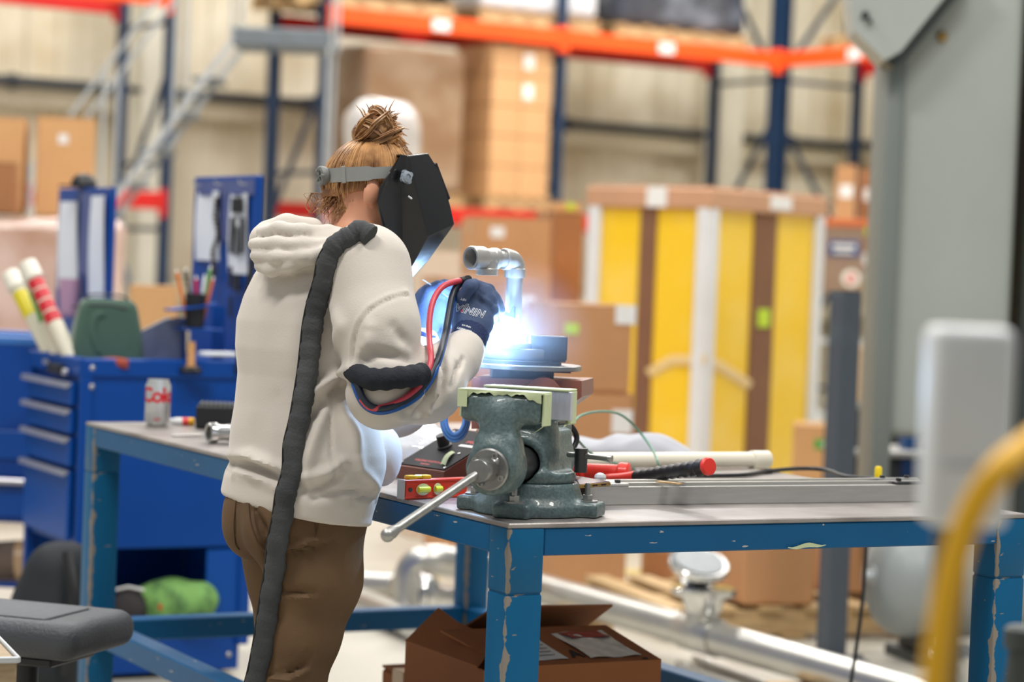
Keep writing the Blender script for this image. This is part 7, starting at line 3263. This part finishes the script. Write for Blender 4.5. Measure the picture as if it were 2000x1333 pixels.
# thickness: inner copy moved inwards
bm.normal_update()
of = [[v.index for v in f.verts] for f in bm.faces]
inner = [v.co - v.normal * .003 for v in bm.verts]
bed = [(e.verts[0].index, e.verts[1].index) for e in bm.edges if len(e.link_faces) == 1]
mb = MB()
n = len(outer)
mb.add(outer + inner, of + [[i + n for i in reversed(f)] for f in of] + [(a, b, b + n, a + n) for a, b in bed])
bm.free()
build('shell', mb, m_helm, t, ang=12)
fwdn = (hv[10] - cen) - HRt * (hv[10] - cen).dot(HRt)
fwdn.normalize()
mb = MB()
q = [hv[9].lerp(hv[10], .55), hv[10].lerp(hv[11], .85), mir(hv[10].lerp(hv[11], .85)), mir(hv[9].lerp(hv[10], .55))]
mb.prism([p + fwdn * .001 for p in q], fwdn * .004)
build('lens_frame', mb, m_lens, t)
# pivot knob on the near side
side_n = (hv[7] - hv[8]).cross(hv[3] - hv[8]).normalized()
if side_n.dot(HRt) < 0:
    side_n = -side_n
kp = PL(792, 346, hv[8] + side_n * .001, side_n)
mb = MB()
mb.lathe([(.0125, 0), (.013, .003), (.011, .008), (.006, .010), (.006, .008), (0, .008)], kp, side_n, 20)
x_, y_, _d = frame_of(side_n)
for k in range(4):
    a = k * math.pi / 2 + .5
    mb.cyl(kp + (x_ * math.cos(a) + y_ * math.sin(a)) * .010, kp + (x_ * math.cos(a) + y_ * math.sin(a)) * .010 + side_n * .007, .0055, n=10)
build('pivot_knob', mb, mat('smoky_clear_plastic', (150, 160, 172), .2, var=.1, scale=20, coat=.5), t)
mb = MB()
q = PL(801, 386, hv[8] + side_n * .0012, side_n)
mb.box(q, (.010, .003, .004), M.Rotation(.6, 3, 'Y'), .001)
build('small_white_mark', mb, m_label, t)  # small white mark on the helmet's near side
# headband around the head
mb = MB()
bandpts = []
Bf = (HF + V((0, 0, .10))).normalized()       # the band runs nearly level around the head
Bu = HRt.cross(Bf)
if Bu.z < 0:
    Bu = -Bu
BC = PL(735, 338, HC, HRt)
for k in range(41):
    a = -math.pi / 2 - 1.6 + 3.2 * k / 40
    p = BC + HRt * (.094 * math.cos(a)) + Bf * (.111 * math.sin(a))
    bandpts.append(p)
HW = .0145
vs, fs = [], []
for i, p in enumerate(bandpts):
    out = (p - BC).normalized()
    w = HW * (.8 if abs(i - 20) > 14 else 1.0)
    for dz, do in ((-w, 0), (w, 0), (w, .0025), (-w, .0025)):
        vs.append(p + Bu * dz + out * do)
for i in range(40):
    for j in range(4):
        j2 = (j + 1) % 4
        fs.append((i * 4 + j, i * 4 + j2, (i + 1) * 4 + j2, (i + 1) * 4 + j))
mb.add(vs, fs)
for k in (28,):
    p = bandpts[k]
    out = (p - BC).normalized()
    mb.box(p + out * .003, (.008, .006, .034), M((out.cross(Bu), out, Bu)).transposed(), .001)
build('headband', mb, m_band, t)
kb_ = BC - Bf * .116 + HRt * .012
mb = MB()
mb.lathe([(.014, -.01), (.019, 0), (.02, .004), (.02, .010), (.016, .013), (.012, .010), (0, .010)], kb_, -Bf, 24)
for k in range(5):
    a = k * 2 * math.pi / 5
    mb.ball(kb_ - Bf * .009 + (HRt * math.cos(a) + Bu * math.sin(a)) * .0155, .0055, 8)
    mb.bar(kb_ - Bf * .011, kb_ - Bf * .011 + (HRt * math.cos(a) + Bu * math.sin(a)) * .015, .003, .004, up=-Bf)
build('ratchet_knob', mb, mat('dark_grey_plastic', (112, 114, 112), .5, var=.05, scale=20), t)
# ================================================================== thin fume ball, added to give the arc its bloom
fm = bpy.data.materials.new('glow_fume_volume')
fm.use_nodes = True
nt = fm.node_tree
for n_ in list(nt.nodes):
    if n_.type == 'BSDF_PRINCIPLED':
        nt.nodes.remove(n_)
vo = nt.nodes.new('ShaderNodeVolumeScatter')
vo.inputs['Color'].default_value = (.75, .85, 1, 1)
vo.inputs['Anisotropy'].default_value = 0.2
tcn = nt.nodes.new('ShaderNodeTexCoord')
ln = nt.nodes.new('ShaderNodeVectorMath')
ln.operation = 'LENGTH'
nt.links.new(tcn.outputs['Object'], ln.inputs[0])
mr = nt.nodes.new('ShaderNodeMapRange')
mr.inputs['From Min'].default_value = .0
mr.inputs['From Max'].default_value = .19
mr.inputs['To Min'].default_value = 1.0
mr.inputs['To Max'].default_value = 0.0
nt.links.new(ln.outputs['Value'], mr.inputs['Value'])
nt.links.new(mr.outputs['Result'], vo.inputs['Density'])
nt.links.new(vo.outputs['Volume'], nt.nodes['Material Output'].inputs['Volume'])
mb = MB()
mb.ball((0, 0, 0), .19, 24)
me = bpy.data.meshes.new('arc_glow_fume')
me.from_pydata(mb.v, [], mb.f)
me.materials.append(fm)
fo = bpy.data.objects.new('arc_glow_fume', me)
COL.objects.link(fo)
fo.location = AP
tag(fo, 'faint blue fume ball standing in for the bloom around the arc', 'fume', kind='stuff')
